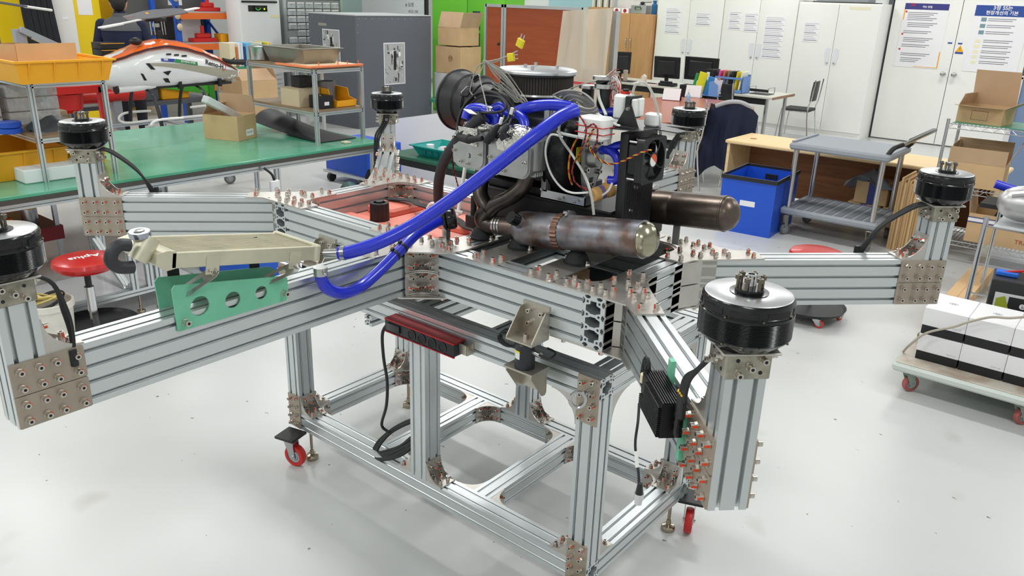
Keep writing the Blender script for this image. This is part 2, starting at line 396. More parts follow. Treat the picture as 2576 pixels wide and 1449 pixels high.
# ---------------- motors ----------------
def make_motor(loc):
    t=thing('outrunner_motor','','motor',(0,0,0),'outrunner motors on the six arm ends')
    g=MB(); pr=[(.05,0),(.066,.004),(.082,.019),(.084,.022)]
    z=.026
    pr+=[(.0865,.024)]
    for i in range(16): pr+=[(.0868,z),(.0853,z+.0013)]; z+=.0026
    pr+=[(.0868,z),(.0868,.0715),(.0855,.073)]
    g.lathe(pr,mBLKG,n=56,cap=True); body=part('rotor_ring',g,t)
    g=MB(); n=56
    g.lathe([(.0845,.073),(.0845,.079),(.0845,.094),(.081,.0995)],mBLKG,n=n,cap=False); g.lathe([(.0792,.073),(.0792,.0985)],mDRK,n=n,cap=False)
    g.lathe([(.0845,.073),(.0792,.073)],mBLKG,n=n,cap=False)
    part('upper_housing',g,t)
    for k in range(8):   # vent slots
        g=MB(); a0=2*PI*k/8
        P=[]
        for i in range(9):
            a=a0+.6*(i/8-.5); P.append(a)
        vs=[];m_=len(P)
        for zz in (.0765,.0885):
            for a in P: vs.append((.0851*math.cos(a),.0851*math.sin(a),zz))
            
        g.add(vs,[(i,i+1,m_+i+1,m_+i) for i in range(m_-1)],mDRK)
        g.tube([(.0851*math.cos(a),.0851*math.sin(a),.0885) for a in P]+[(.0851*math.cos(a),.0851*math.sin(a),.0765) for a in P[::-1]],.0007,mBLKG,n=4)
        part('vent_slot',g,t)
    g=MB(); g.lathe([(.08,.0985),(.0805,.1),(.078,.1015),(.03,.1015),(.03,.101)],mSILD,n=64); part('top_plate',g,t)
    g=MB(); g.lathe([(.036,.1015),(.036,.103),(.027,.1035),(.027,.11),(.012,.11)],mBLKG,n=32); part('hub_flange',g,t)
    g=MB(); 
    for i in range(1): g.lathe([(.0112,.11),(.0112,.134),(.0095,.136),(.006,.136),(.006,.128)],mCHR,n=24)
    part('shaft',g,t)
    for k in range(6):
        a=2*PI*k/6+.3; x,y=.023*math.cos(a),.023*math.sin(a); g=MB()
        g.cyl((x,y,.11),(x,y,.126),.003,mat('dull_steel',(120,112,98),.3,.9),10); g.cyl((x,y,.126),(x,y,.134),.0058,mat('dull_steel',(0,0,0)),12); g.cyl((x,y,.134),(x,y,.1343),.0032,mDRK,6)
        part('cap_screw',g,t)
    for zz in (.0225,.0745):
      for k in range(8):
        a=2*PI*(k+.5)/8; d=V((math.cos(a),math.sin(a),0)); g=MB(); g.cyl(d*.084+V((0,0,zz)),d*.0878+V((0,0,zz)),.0022,mat('dull_steel',(0,0,0)),8); part('housing_screw',g,t)
    return t
mSILD=mat('turned_aluminium_disc',(214,216,220),.3,1)
M0=make_motor(xyz(ends[6],1.391))
ML={6:'black outrunner motor nearest the camera, on the arm reaching to the right front',1:'black outrunner motor cut by the left edge of the photo above the long front arm',
 2:'black outrunner motor on the left arm in front of the shelf with the yellow crate',3:'small-looking black outrunner motor in front of the grey cabinet with the photos',
 4:'black outrunner motor in front of the oval red-brown table and jacket',5:'black outrunner motor at far right in front of the flattened cardboard stack'}
M0.location=xyz(ends[6],1.391); M0['label']=ML[6]; M0.rotation_euler=(0,0,.35)
for k in (1,2,3,4,5): dup(M0,loc=xyz(ends[k],1.391),rotz=rnd.uniform(0,1),label=ML[k])
# ---------------- wheeled stand ----------------
cart=thing('test_stand','wheeled silver aluminium stand under the drone frame with red-tyred casters','stand',(-.04,.06,0))
x0,x1,y0,y1=-.8475,.76,-.3,.421; h=.04
for y in (y0+h,y1-h):
    beam('lower_rail',cart,(x0,y,.194),(x1,y,.194),(0,0,1),.08,.08); beam('upper_rail',cart,(x0,y,.881),(x1,y,.881),(0,0,1),.08,.08)
    for x in (x0+h,-.027,x1-h): beam('post',cart,(x,y,.234),(x,y,.841),(0,1,0),.08,.08)
for x in (x0+h,-.27,.23,x1-h): beam('lower_crossbar',cart,(x,y0+.08,.194),(x,y1-.08,.194),(0,0,1),.08,.08)
for x in (x0+h,-.06,.3,x1-h): beam('upper_crossbar',cart,(x,y0+.08,.881),(x,y1-.08,.881),(0,0,1),.08,.08)
beam('upper_crossbar',cart,(-.28,-.31,.82),(-.28,.43,.82),(0,0,1),.04,.04)
def sidep(x,y,z,n,w=.08,hh=.16,bs=4,red=True):
    n=V(n); g=MB(); t=V((0,0,1)).cross(n); T=frame((x,y,z),t,(0,0,1),n); g.prism(rrect(-w/2,-hh/2,w/2,hh/2,.004,2),.004,mPLW,T=T); o=part('joint_plate',g,cart)
    for i in range(4):
        for q in (-.02,.02): bolt(o,V((x,y,z))+n*.0045+t*q+V((0,0,-.058+.04*i+(.006 if q>0 else -.004))),n)
    return o
for y,n in ((y0,(0,-1,0)),(y1,(0,1,0))):
    for x in (x0+h,x1-h): sidep(x,y,.234,n); sidep(x,y,.841,n)
up=(0,0,1)
for y in (y0+h,y1-h):
    gusset(cart,(x0+.08,y,.234),(1,0,0),up,(0,1,0)); gusset(cart,(x1-.08,y,.234),(-1,0,0),up,(0,1,0))
    gusset(cart,(.013,y,.234),(1,0,0),up,(0,1,0)); gusset(cart,(-.067,y,.234),(-1,0,0),up,(0,1,0))
    gusset(cart,(x1-.08,y,.841),(-1,0,0),(0,0,-1),(0,1,0),L=.1); gusset(cart,(x0+.08,y,.841),(1,0,0),(0,0,-1),(0,1,0)); gusset(cart,(.013,y,.841),(1,0,0),(0,0,-1),(0,1,0),L=.05,rows=(.026,))
for x in (x0+h,x1-h):
    gusset(cart,(x,y0+.08,.234),(0,1,0),up,(1,0,0)); gusset(cart,(x,y1-.08,.234),(0,-1,0),up,(1,0,0)); gusset(cart,(x,y0+.08,.841),(0,1,0),(0,0,-1),(1,0,0),L=.1); gusset(cart,(x,y1-.08,.841),(0,-1,0),(0,0,-1),(1,0,0))
for sx,x in ((1,x0+.08),(-1,-.31),(1,-.23),(-1,.19),(1,.27),(-1,x1-.08)):
    gusset(cart,(x,y0+.08,.194),(sx,0,0),(0,1,0),up); gusset(cart,(x,y1-.08,.194),(sx,0,0),(0,-1,0),up)
# eye bolt
g=MB(); c=V((x1-.03,y0-.03,.875)); g.cyl(c+V((0,.026,0)),c+V((0,.0,0)),.012,mSIL,16); g.tube([c+V((-.022*.7-.026*.7*math.cos(a),-.018-.022*math.cos(a)*.7,-.016+.026*math.sin(a))) for a in [2*PI*i/20 for i in range(21)]],.006,mSIL,n=8,cap=False)
part('eye_bolt',g,cart)
def caster(parent,c,top,r=.05,yaw=0,tyre=mREDP,plate=True,w=.03,pl=.05,fork=mSIL,pm=mBLK,pz=None):
    """swivel caster with wheel contact at z=0 under point c"""
    R_=M.Translation(V((c[0],c[1],0)))@M.Rotation(yaw,4,'Z'); g=MB()
    ca=part_root(parent)
    if plate:
        g=MB(); g.bbox((-pl-.02,-pl,top-.012),(pl-.02,pl,top),pm,.004,T=R_); part('caster_plate',g,parent)
    g=MB()
    for s in (-1,1):
        T=R_@frame((-.0,s*(w/2+.004),0),(1,0,0),(0,0,1),(0,-1,0)); g.prism([(-.012,r-.012),(.012,r-.012),(.004,top-.014),(-.05,top-.014)],.003,fork,T=T)
    g.box((-.05,-w/2-.005,top-.018),(.01,w/2+.005,top-.013),fork,T=R_)
    g.cyl(R_@V((-.02,0,top-.02)),R_@V((-.02,0,top-.011)),.022,fork,14)
    g.cyl(R_@V((0,-w/2-.01,r)),R_@V((0,w/2+.01,r)),.006,mSIL,8)
    part('caster_fork',g,parent)
    g=MB(); T=R_@M.Translation((0,0,r))@M.Rotation(PI/2,4,'X'); g.lathe([(r*.62,-w/2),(r*.93,-w/2),(r,-w/4),(r,w/4),(r*.93,w/2),(r*.62,w/2)],tyre,T=T,n=28,cap=False)
    g.lathe([(.005,-w/2-.001),(r*.4,-w/2-.001),(r*.45,-w/2+.003),(r*.62,-w/2+.002),(r*.62,w/2-.002),(r*.45,w/2-.003),(r*.4,w/2+.001),(.005,w/2+.001)],mat('zinc_grey',(176,182,184),.35,.8),T=T,n=20); part('caster_wheel',g,parent)
def part_root(p): return p
caster(cart,(-.755,-.35),.152,yaw=.25,r=.052); caster(cart,(.77,-.36),.152,yaw=.2,r=.052); caster(cart,(.79,.40),.152,yaw=-1.2,r=.052); caster(cart,(-.82,.45),.152,yaw=1.9,r=.052)
def foot(parent,x,y,top):
    g=MB(); T=M.Translation((x,y,0)); g.lathe([(.026,0),(.028,.004),(.028,.016),(.024,.022),(.01,.026),(.009,.05),(.0065,.05),(.0065,top)],mat('levelling_steel',(170,160,140),.2,.95),T=T,n=20); part('levelling_foot',g,parent)
foot(cart,-.745,-.27,.154); foot(cart,.725,.355,.154); foot(cart,.68,-.25,.154); foot(cart,-.78,.36,.154)
B0=lambda lo,hi,m: MB().box(lo,hi,m)
# ---------------- things on the airframe ----------------
def pts(L,f=Y): return [f(*p) for p in L]
def wire(parent,name,L,r,m,f=Y,n=8,sub=5,label=None):
    g=MB(); g.tube(pts(L,f),r,m,n=n,sub=sub); return part(name,g,parent,label)
def twist(g,P,r,ms,turn=.012,sub=6):
    Q=smooth([V(p) for p in P],sub); s=0; k=len(ms); prev=Q[0]
    D=[]; 
    # resample
    R=[Q[0]]; step=.003
    for q in Q[1:]:
        while (q-R[-1]).length>step: R.append(R[-1]+(q-R[-1]).normalized()*step)
    for j,m in enumerate(ms):
        o=[]
        for i,p in enumerate(R):
            d=(R[min(i+1,len(R)-1)]-R[max(i-1,0)]).normalized(); a=V((0,0,1)).cross(d); a=a.normalized() if a.length>.1 else V((1,0,0)); b=d.cross(a)
            t=i*step/turn*PI+2*PI*j/k; o.append(p+a*r*math.cos(t)+b*r*math.sin(t))
        g.tube(o,r,m,n=5)
# coral fuel tank inside the left bay
tk=thing('fuel_tank','coral-red plastic fuel tank lying inside the left bay of the drone frame','fuel tank',(-.4,.0,1.045))
g=MB(); xs=[-.68,-.6,-.5,-.4,-.3,-.2,-.1,.0,.06]
g.bbox((-.68,-.25,1.045),(.06,.25,1.115),mTANK,.04); part('tank_body',g,tk)
for y0_,y1_,x0_,x1_,z_ in ((.02,.22,-.66,-.5,1.15),(-.2,.22,-.46,-.3,1.135),(.05,.22,-.27,-.12,1.145),(-.22,.0,-.25,.02,1.14),(-.2,-.06,-.66,-.5,1.13)):
    g=MB(); g.bbox((x0_,y0_,1.112),(x1_,y1_,z_),mTANK,.03); part('tank_rib',g,tk)
g=MB(); g.box((-.69,-.26,1.035),(.07,.26,1.045),mat('smoked_tray',(70,52,52),.4)); part('tray',g,tk,'dark tray')
c=V((-.465,-.075,1.115)); n=16; g=MB()
rg=[]
for z,q in ((1.115,.036),(1.118,.038),(1.205,.036),(1.208,.033)): rg.append([(c.x+(q+(.002 if i%2 else -.0015))*math.cos(2*PI*i/32),c.y+(q+(.002 if i%2 else -.0015))*math.sin(2*PI*i/32),z) for i in range(32)])
rg.append([(p[0]*.75+c.x*.25,p[1]*.75+c.y*.25,1.208) for p in rg[-1]]); rg.append([(p[0],p[1],1.15) for p in rg[-1]])
g.loft(rg,mBLK,cap=True); g.cyl((c.x,c.y,1.15),(c.x,c.y,1.212),.014,mBLK,16)
for k in range(3): a=k*2.1; g.box((c.x-.004,c.y,1.15),(c.x+.004,c.y+.03,1.2),mBLK,T=M.Translation(c)@M.Rotation(a,4,'Z')@M.Translation(-c))
part('filler_cap',g,tk,'black ribbed filler cap')
# black strap over the tank
g=MB(); P=[(-.64,.13,1.155),(-.52,.15,1.165),(-.42,.10,1.175),(-.36,.12,1.165),(-.2,.1,1.15),(-.1,.04,1.155),(-.02,.05,1.15)]
Q=smooth([V(p) for p in P],6); vs=[]
for q in Q: vs+=[q+V((.006,-.022,0)),q+V((-.006,.022,0)),q+V((-.006,.022,.004)),q+V((.006,-.022,.004))]
nq=len(Q); fs=[]
for i in range(nq-1):
    for j in range(4): k=(j+1)%4; fs.append((i*4+j,i*4+k,(i+1)*4+k,(i+1)*4+j))
fs+=[(0,1,2,3)[::-1],tuple(4*(nq-1)+j for j in range(4))]; g.add(vs,fs,mRUB); part('strap',g,tk,'black strap')
# engine ---------------------------------------------------------
en=thing('engine','grey water-cooled boxer engine with flywheel standing in the middle of the drone frame','engine',(.34,0,1.205))
mCAST=mat('cast_aluminium',(170,172,170),.42,.75,var=.08,scale=20); mCASTD=mat('dark_cast',(66,70,74),.45,.6,var=.1,scale=16); mEX=mat('exhaust_steel',(96,88,82),.33,.9,c2=(60,54,52),scale=9)
for x in (.14,.31,.54):
    for y in (-.14,.14):
        g=MB(); T=M.Translation((x,y,1.205)); g.lathe([(.044,0),(.044,.004),(.04,.006),(.033,.024),(.02,.04),(.014,.045)],mRUB,T=T,n=28); o=part('rubber_mount',g,en)
        for s in (-1,1): bolt(o,(x+s*.045,y-.006*s,1.205),(0,0,1),red=False)
g=MB(); g.bbox((.08,-.075,1.25),(.63,.24,1.365),mBLK,.006); g.bbox((.07,-.09,1.365),(.62,.25,1.374),mBLK,.003); g.bbox((.1,-.07,1.374),(.4,.2,1.40),mBLK,.004); part('base_box',g,en)
g=MB()
for yy in (-1,1): g.bbox((.05,yy*.09-.0 if yy<0 else .09,1.50),(.40,yy*.02 if yy<0 else .16,1.63),mCASTD,.01)
g.bbox((.06,-.03,1.40),(.36,.12,1.66),mCASTD,.02); g.bbox((.1,-.02,1.64),(.30,.12,1.69),mBLK,.015); part('crankcase',g,en)
for i in range(9):
    g=MB(); y=-.155+.012*i; g.bbox((.075,y,1.452),(.372-.0*i,y+.006,1.60),mCAST,.02); part('cooling_fin',g,en)
for k,(xa,xb) in enumerate(((.055,.200),(.212,.385))):
    g=MB(); g.bbox((xa+.004,-.185,1.458),(xb-.004,-.05,1.585),mCAST,.03); T=frame((0,-.185,0),(1,0,0),(0,0,1),(0,-1,0))
    zt=1.575
    poly=rrect(xa,1.452,xb,zt,.035,6)
    g.prism(poly,.016,mCAST,T=T); part('cylinder_head',g,en)
    g=MB(); g.prism(rrect(xa+.006,1.458,xb-.006,zt-.006,.03,6),.005,mCAST,T=frame((0,-.201,0),(1,0,0),(0,0,1),(0,-1,0))); o=part('head_cover',g,en)
    for bx,bz in ((.015,.10),(.015,.055),(.045,.022),(.075,.018),(xb-xa-.018,.055),(xb-xa-.018,.10)): bolt(o,(xa+bx,-.206,1.452+bz),(0,-1,0),red=False,s=.7)
    g=MB(); g.prism([(xa+.045,1.535),(xb-.03,1.53),(xb-.03,1.588),(xa+.03,1.588)],.004,mat('polished_casting',(210,208,204),.12,1,bump=.8,scale=60),T=frame((0,-.206,0),(1,0,0),(0,0,1),(0,-1,0)))
    g.ell(((xa+xb)/2,-.15,1.585),((xb-xa)*.42,.05,.03),mat('polished_casting',(0,0,0)),n=18,k=6); part('rocker_housing',g,en)
g=MB(); T=frame((0,-.207,0),(1,0,0),(0,0,1),(0,-1,0)); text(g,'3',T@M.Translation((.135,1.495,0)),.022,mDRK); text(g,'4',T@M.Translation((.255,1.495,0)),.02,mDRK); part('stamped_numbers',g,en)
# spark plug boots and leads
mLEAD=mat('black_lead',(26,27,30),.5)
for L in (((1158,345,-.2),(1180,352,-.225),(1213,348,-.23)),((1225,355,-.22),(1238,338,-.225),(1252,318,-.22)),((1270,350,-.22),(1262,335,-.225),(1278,318,-.21))):
    g=MB(); P=pts(L); g.tube([P[0],P[1]],.0135,mRUB,n=12); g.tube([P[1]+(P[1]-P[2])*.12,P[2]],[.012,.0085],mRUB,n=12); part('spark_plug_boot',g,en)
for L in (((1213,348,-.23),(1160,345,-.2),(1150,320,-.17),(1165,270,-.14),(1200,235,-.13),(1240,233,-.13),(1272,255,-.14),(1281,290,-.17),(1268,310,-.2),(1252,318,-.22)),
          ((1152,335,-.16),(1162,280,-.14),(1195,240,-.12),(1240,236,-.11),(1275,258,-.12),(1287,290,-.16),(1278,318,-.21)),
          ((1150,330,-.1),(1170,262,-.1),(1210,213,-.08),(1245,212,-.08),(1280,240,-.09),(1300,290,-.12),(1298,320,-.15),(1275,340,-.18)),
          ((1192,283,-.17),(1225,284,-.18),(1262,280,-.17),(1272,265,-.16),(1255,245,-.14),(1210,243,-.13),(1170,275,-.13),(1160,300,-.14)),
          ((1160,300,-.15),(1175,265,-.12),(1215,232,-.12),(1262,238,-.12),(1288,265,-.12),(1298,290,-.14))):
    wire(en,'ignition_lead',L,.0042,mLEAD)
g=MB()
for p in ((1258,312,-.214),(1285,287,-.17)):
    a=Y(*p); g.tube([a,a+V((.006,-.0,.02))],.0055,mWHT,n=8); part('lead_sleeve',g,en,'white marker sleeve'); g=MB()
g.box((-.022,-.001,-.014),(.022,.001,.014),mWHT,T=frame(Y(1183,281,-.2),(.9,-.3,-.2),(.2,.1,1))); T=frame(Y(1183,281,-.202),(.9,-.3,-.2),(.2,.1,1)); text(g,'3',T@M.Rotation(0,4,'X')@frame((0,-.0015,0),(1,0,0),(0,0,1)),.02,mDRK); part('lead_tag',g,en,'white paper tag numbered 3')
# two-stage black fan duct on the left
g=MB(); T=frame((0.065,.02,1.63),V((-.12,-1,0)),(0,.0,1)); 
g.lathe([(.045,-.02),(.072,.0),(.077,.02),(.09,.085),(.098,.09),(.098,.098),(.092,.1),(.092,.145),(.098,.15),(.106,.205),(.111,.207),(.111,.214),(.1,.214),(.086,.15),(.07,.02)],mBLK,T=T,n=44,cap=False)
g.cyl(T@V((0,0,.05)),T@V((0,0,.1)),.05,mDRK,20)
for a in (.3,1.5,2.8,4.2,5.3): g.box((-.01,-.098-.008,.082),(.01,-.094,.1),mBLK,T=T@M.Rotation(a,4,'Z'))
T2=T@M.Rotation(.55,4,'Z'); g.bbox((.09,-.02,.06),(.1,.02,.1),mBLK,.004,T=T2); part('fan_duct',g,en)
g=MB(); g.tube([T2@V((.1,-.014,.088)),T2@V((.106,-.012,.088)),T2@V((.106,.012,.072)),T2@V((.1,.014,.072))],.003,mCHR,n=6); part('duct_clip',g,en,'chrome clip')
# air filter
fc=V((.205,.05,0)); g=MB(); T=M.Translation((fc.x,fc.y,0)); g.lathe([(.128,1.752),(.134,1.757),(.134,1.764),(.125,1.769),(.05,1.772),(.005,1.772)],mat('filter_lid',(212,214,218),.3,1),T=T,n=56); part('filter_lid',g,en,'brushed silver lid')
g=MB(); rg=[]
for z in (1.692,1.752): rg.append([(fc.x+(.124 if i%2 else .116)*math.cos(2*PI*i/160),fc.y+(.124 if i%2 else .116)*math.sin(2*PI*i/160),z) for i in range(160)])
g.loft(rg,mat('pleated_filter_cloth',(74,68,62),.8),cap=True); part('pleated_element',g,en)
g=MB(); g.lathe([(.122,1.748),(.13,1.75),(.13,1.756),(.12,1.757)],mBLK,T=T,n=56); g.lathe([(.04,1.676),(.126,1.682),(.131,1.688),(.129,1.694),(.05,1.694)],mCHR,T=T,n=56); part('filter_base',g,en)
for a,r_ in ((.3,.07),(2.3,.08),(3.9,.04),(5.2,.09)):
    g=MB(); x,y=fc.x+r_*math.cos(a),fc.y+r_*math.sin(a); g.cyl((x,y,1.771),(x,y,1.782),.006,mSIL,12); part('lid_screw',g,en)
# flywheel, its bracket and frame
g=MB(); T=frame((.36,.0,1.5),(0,1,0),(0,0,1),(1,0,0)); g.lathe([(.03,0),(.118,0),(.122,.004),(.122,.012),(.116,.014),(.116,.03),(.122,.032),(.122,.085),(.112,.092),(.05,.095)],mat('black_drum',(20,21,24),.35,.3),T=T,n=60); fw=part('flywheel',g,en)
g=MB()
for k in range(44):
    a=2*PI*k/44
    for j,xx in enumerate((.042,.055,.068,.08)):
        a2=a+(.07 if j%2 else 0); p=T@V((.1215*math.cos(a2),.1215*math.sin(a2),xx)); n_=(T.to_3x3()@V((math.cos(a2),math.sin(a2),0))); g.cyl(p,p+n_*.0012,.0032,mDRK,6)
part('drum_holes',g,fw,stuff=True)
g=MB(); T=frame((.47,.0,1.5),(0,1,0),(0,0,1),(1,0,0)); 
poly=[(-.02,-.13),(.005,-.13),(.035,-.05),(.05,-.02),(.05,.05),(.03,.08),(.0,.12),(-.03,.12),(-.05,.06),(-.045,-.03),(-.04,-.06)]
plate(g,poly,[circ(0,.015,.012,12),[(-.02,-.1),(.0,-.1),(.01,-.05),(-.015,-.05)]],.014,mCAST,T); br=part('spider_bracket',g,en)
for yy,zz in ((-.035,.05),(-.04,-.02),(.03,.06),(.035,-.035),(-.01,-.07),(.0,.1)):
    p=T@V((yy,zz,.014)); g=MB(); g.cyl(p,p+V((.012,0,0)),.009,mSIL,12); g.cyl(p+V((.012,0,0)),p+V((.0124,0,0)),.005,mDRK,6); part('cap_screw',g,br)
g=MB(); g.cyl(T@V((0,.015,.01)),T@V((0,.015,.04)),.035,mCAST,24,r2=.028); part('bearing_boss',g,br)
g=MB()
for k in range(14): a0=2.2+k*.12; g.tube([T@V((.1*math.cos(a0+j*.06),.1*math.sin(a0+j*.06),-.01)) for j in range(3)],.003,mYEL if k%3 else mRED,n=4)
g.box((-.06,.0,-.012),(-.035,.05,-.01),mat('yellow_label',(214,196,50),.5),T=T); part('warning_label',g,en,'yellow warning label')
g=MB(); g.box((.355,-.1,1.40),(.378,-.096,1.66),mCAST); g.box((.375,-.1,1.40),(.379,-.08,1.66),mCAST); g.box((.355,-.1,1.376),(.53,-.096,1.405),mSIL); g.box((.355,-.1,1.376),(.53,-.06,1.379),mSIL); g.box((.527,-.1,1.376),(.53,-.0,1.41),mSIL)
g.prism([(.30,1.50),(.38,1.545),(.38,1.575),(.335,1.575)],.004,mCAST,T=frame((0,-.11,0),(1,0,0),(0,0,1))); o=part('engine_cradle',g,en)
for x,z in ((.345,1.56),(.37,1.56),(.31,1.507),(.37,1.41),(.44,1.39),(.5,1.39)): bolt(o,(x,-.111,z),(0,-1,0),red=False,s=.55)
# exhaust manifold
g=MB(); P1=[(.13,-.13,1.45),(.13,-.14,1.40),(.14,-.155,1.36),(.17,-.165,1.33),(.19,-.165,1.31)]; P2=[(.32,-.13,1.45),(.31,-.14,1.41),(.27,-.155,1.37),(.22,-.165,1.34),(.19,-.165,1.31)]; P3=[(.19,-.165,1.32),(.165,-.165,1.29),(.165,-.162,1.27),(.19,-.158,1.262),(.21,-.157,1.262)]
for P,r_ in ((P1,.026),(P2,.026),(P3,.03)): g.tube(P,r_,mEX,n=20,sub=6)
for x in (.13,.32): g.cyl((x,-.128,1.445),(x,-.128,1.455),.034,mEX,20)
part('exhaust_manifold',g,en)
# radiator slab, fan, top plate
g=MB(); g.bbox((.625,-.075,1.27),(.655,.10,1.62),mBLK,.003); g.bbox((.618,-.085,1.255),(.662,.11,1.275),mBLK,.003); rs=part('radiator_slab',g,en)
g=MB()
for k in range(22): y=-.068+.0074*k; g.box((.655,y,1.28),(.658,y+.0035,1.47),mat('fin_black',(30,30,34),.5),None)
part('slab_fins',g,rs,stuff=True)
for yy,zz in ((-.03,1.6),(-.02,1.45),(-.04,1.38),(.08,1.6),(.07,1.28)): bolt(rs,(.657,yy,zz),(1,0,0),red=False,s=.6)
fn=V((.70,-.035,1.545)); g=MB(); T=frame(fn,(0,1,0),(0,0,1),(1,0,0))
plate(g,rrect(-.068,-.068,.068,.068,.012),[circ(0,0,.062,36)],.024,mBLK,T); 
for k in range(4):
    a=PI/4+k*PI/2; g.tube([T@V((.02*math.cos(a),.02*math.sin(a),.022)),T@V((.05*math.cos(a+.2),.05*math.sin(a+.2),.023)),T@V((.064*math.cos(a+.35),.064*math.sin(a+.35),.022))],.002,mBLK,n=5)
for s1 in (-1,1):
    for s2 in (-1,1): g.cyl(T@V((s1*.056,s2*.056,-.03)),T@V((s1*.056,s2*.056,.0)),.004,mSIL,8)
g.bbox((-.05,-.05,-.04),(.05,.05,.0),mBLK,.01,T=T); part('fan_frame',g,en)
for k in range(7):
    g=MB(); a=2*PI*k/7; vs=[]
    for r_,a0,a1,z0_,z1_ in ((.022,-.3,.35,.006,.02),(.04,-.1,.5,.004,.02),(.058,.15,.7,.004,.018)):
        vs+=[T@V((r_*math.cos(a+a0),r_*math.sin(a+a0),z0_)),T@V((r_*math.cos(a+a1),r_*math.sin(a+a1),z1_))]
    g.add(vs,[(0,1,3,2),(2,3,5,4)],mat('fan_black',(34,35,38),.4)); part('fan_blade',g,en)
g=MB(); g.cyl(T@V((0,0,.002)),T@V((0,0,.022)),.024,mBLK,28); hub=part('fan_hub',g,en)
g=MB(); 
g.prism([(.019*math.cos(a),.019*math.sin(a)) for a in [(-.6+PI*i/14) for i in range(15)]],.0008,mat('orange_label',(222,96,56),.5),T=T,z=.0221); g.prism([(.019*math.cos(a),.019*math.sin(a)) for a in [(-.6+PI+PI*i/14) for i in range(15)]],.0008,mWHT,T=T,z=.0221); part('hub_sticker',g,hub,'orange and white sticker')
g=MB(); g.prism([(.47,-.09),(.58,-.12),(.70,-.09),(.71,-.02),(.79,-.03),(.8,.02),(.70,.06),(.79,.09),(.6,.12),(.48,.08)],.003,mat('satin_carbon',(52,54,58),.25,.2),T=M.Translation((0,0,1.632))); part('top_tray',g,en)
# expansion bottles
def bottle(lo,hi,cap=None,lab=None):
    g=MB(); g.bbox(lo,hi,mat('milky_plastic',(238,240,238),.35),.012); o=part('coolant_bottle',g,en,lab)
    if cap: g=MB(); g.cyl(cap,V(cap)+V((0,0,.008)),.014,mREDP,16); g.cyl(V(cap)+V((0,0,.008)),V(cap)+V((0,0,.014)),.01,mBLK,12); part('bottle_cap',g,o,'red and black cap')
    return o
b1=bottle((.515,-.15,1.595),(.61,-.085,1.665),None,'white bottle strapped to the side')
g=MB()
for z in (1.618,1.638): g.tube([(.505,-.1,z),(.512,-.153,z),(.613,-.153,z-.002),(.62,-.1,z)],.0016,mREDP,n=5)
part('red_strap',g,b1)
b2=bottle((.565,-.04,1.65),(.61,.03,1.725),(.59,-.005,1.725),'upright white bottle with red cap')
g=MB(); g.box((.612,-.04,1.655),(.628,.03,1.722),mBLK); g.bbox((.628,-.035,1.66),(.64,.03,1.715),mat('milky_plastic',(0,0,0)),.005); part('bottle_band',g,b2)
g=MB(); T=frame((0,-.055,0),(1,0,0),(0,0,1),(0,-1,0)); g.prism([(.595,1.636),(.675,1.636),(.645,1.70),(.63,1.70)],.004,mBLK,T=T); g.box((.595,-.09,1.636),(.675,-.055,1.639),mBLK); o=part('triangle_bracket',g,en)
bolt(o,(.637,-.059,1.69),(0,-1,0),red=False,s=.6)
g=MB(); g.bbox((.655,.0,1.636),(.70,.04,1.675),mat('milky_plastic',(0,0,0)),.008); part('coolant_bottle',g,en,'small white bottle')
# pump
pa,pb=Y(1495,490,-.1),Y(1548,470,-.03); mTAN=mat('tan_plastic',(216,170,104),.45); g=MB(); d=(pb-pa).normalized(); g.cyl(pa,pa+d*.045,.022,mTAN,24); g.cyl(pa-d*.006,pa,.020,mTAN,24,r2=.022); g.cyl(pa+d*.045,pa+d*.065,.025,mTAN,24); g.cyl(pa+d*.05,pa+d*.05+V((0,0,.035)),.011,mTAN,14); g.cyl(pa+d*.018,pa+d*.032,.0224,mat('pump_label',(120,110,150),.5),24); part('water_pump',g,en,'tan cylindrical pump')
g=MB(); g.tube([pa+d*.05+V((0,0,.03)),Y(1553,450,-.05),Y(1556,410,-.05),Y(1545,385,-.05),Y(1525,376,-.04),Y(1515,378,-.02)],.0145,mBLUE,n=14,sub=5); g.tube([Y(1527,378,-.045),Y(1548,368,-.04),Y(1575,362,-.03)],.013,mBLUE,n=14,sub=4); part('blue_elbow_hose',g,en)
# distributor stack and blue manifold
g=MB(); c=Y(1517,275,.0); g.cyl(c,c+V((0,0,.065)),.022,mBLK,20); g.cyl(c+V((0,0,.065)),c+V((0,0,.078)),.032,mSIL,20); g.cyl(c+V((-.01,0,.09)),c+V((-.01,0,.1)),.03,mSIL,20); g.cyl(c+V((-.005,0,.078)),c+V((-.01,0,.09)),.022,mBLK,16); part('throttle_servo',g,en)
g=MB(); c=Y(1480,222,.03); g.cyl(c,c+V((0,0,.01)),.03,mSIL,20); g.cyl(c+V((0,0,-.05)),c,.02,mBLK,16); part('throttle_servo',g,en)
for L,r_ in ((((1172,300,-.17),(1180,278,-.16),(1200,272,-.15),(1235,280,-.14)),.017),(((1215,278,-.15),(1245,290,-.14),(1250,318,-.14)),.016),(((1225,290,-.14),(1228,320,-.15),(1232,335,-.15)),.0145),(((1240,275,-.13),(1262,268,-.12),(1280,285,-.12),(1300,285,-.13)),.016),(((1298,285,-.13),(1316,300,-.14),(1322,332,-.15)),.0155),
          (((1295,283,-.12),(1340,268,-.11),(1395,264,-.08),(1445,272,-.05)),.0185),(((1500,285,-.02),(1530,283,.0),(1560,282,.02)),.016)):
    g=MB(); P=pts(L); g.tube(P,r_,mBLUE,n=14,sub=6); o=part('blue_manifold_hose',g,en)
    q=smooth(P,6); g=MB(); e=q[-1]; dd=(q[-1]-q[-3]).normalized(); g.cyl(e-dd*.004,e+dd*.008,r_*1.07,mSIL,18); part('hose_clamp',g,o)
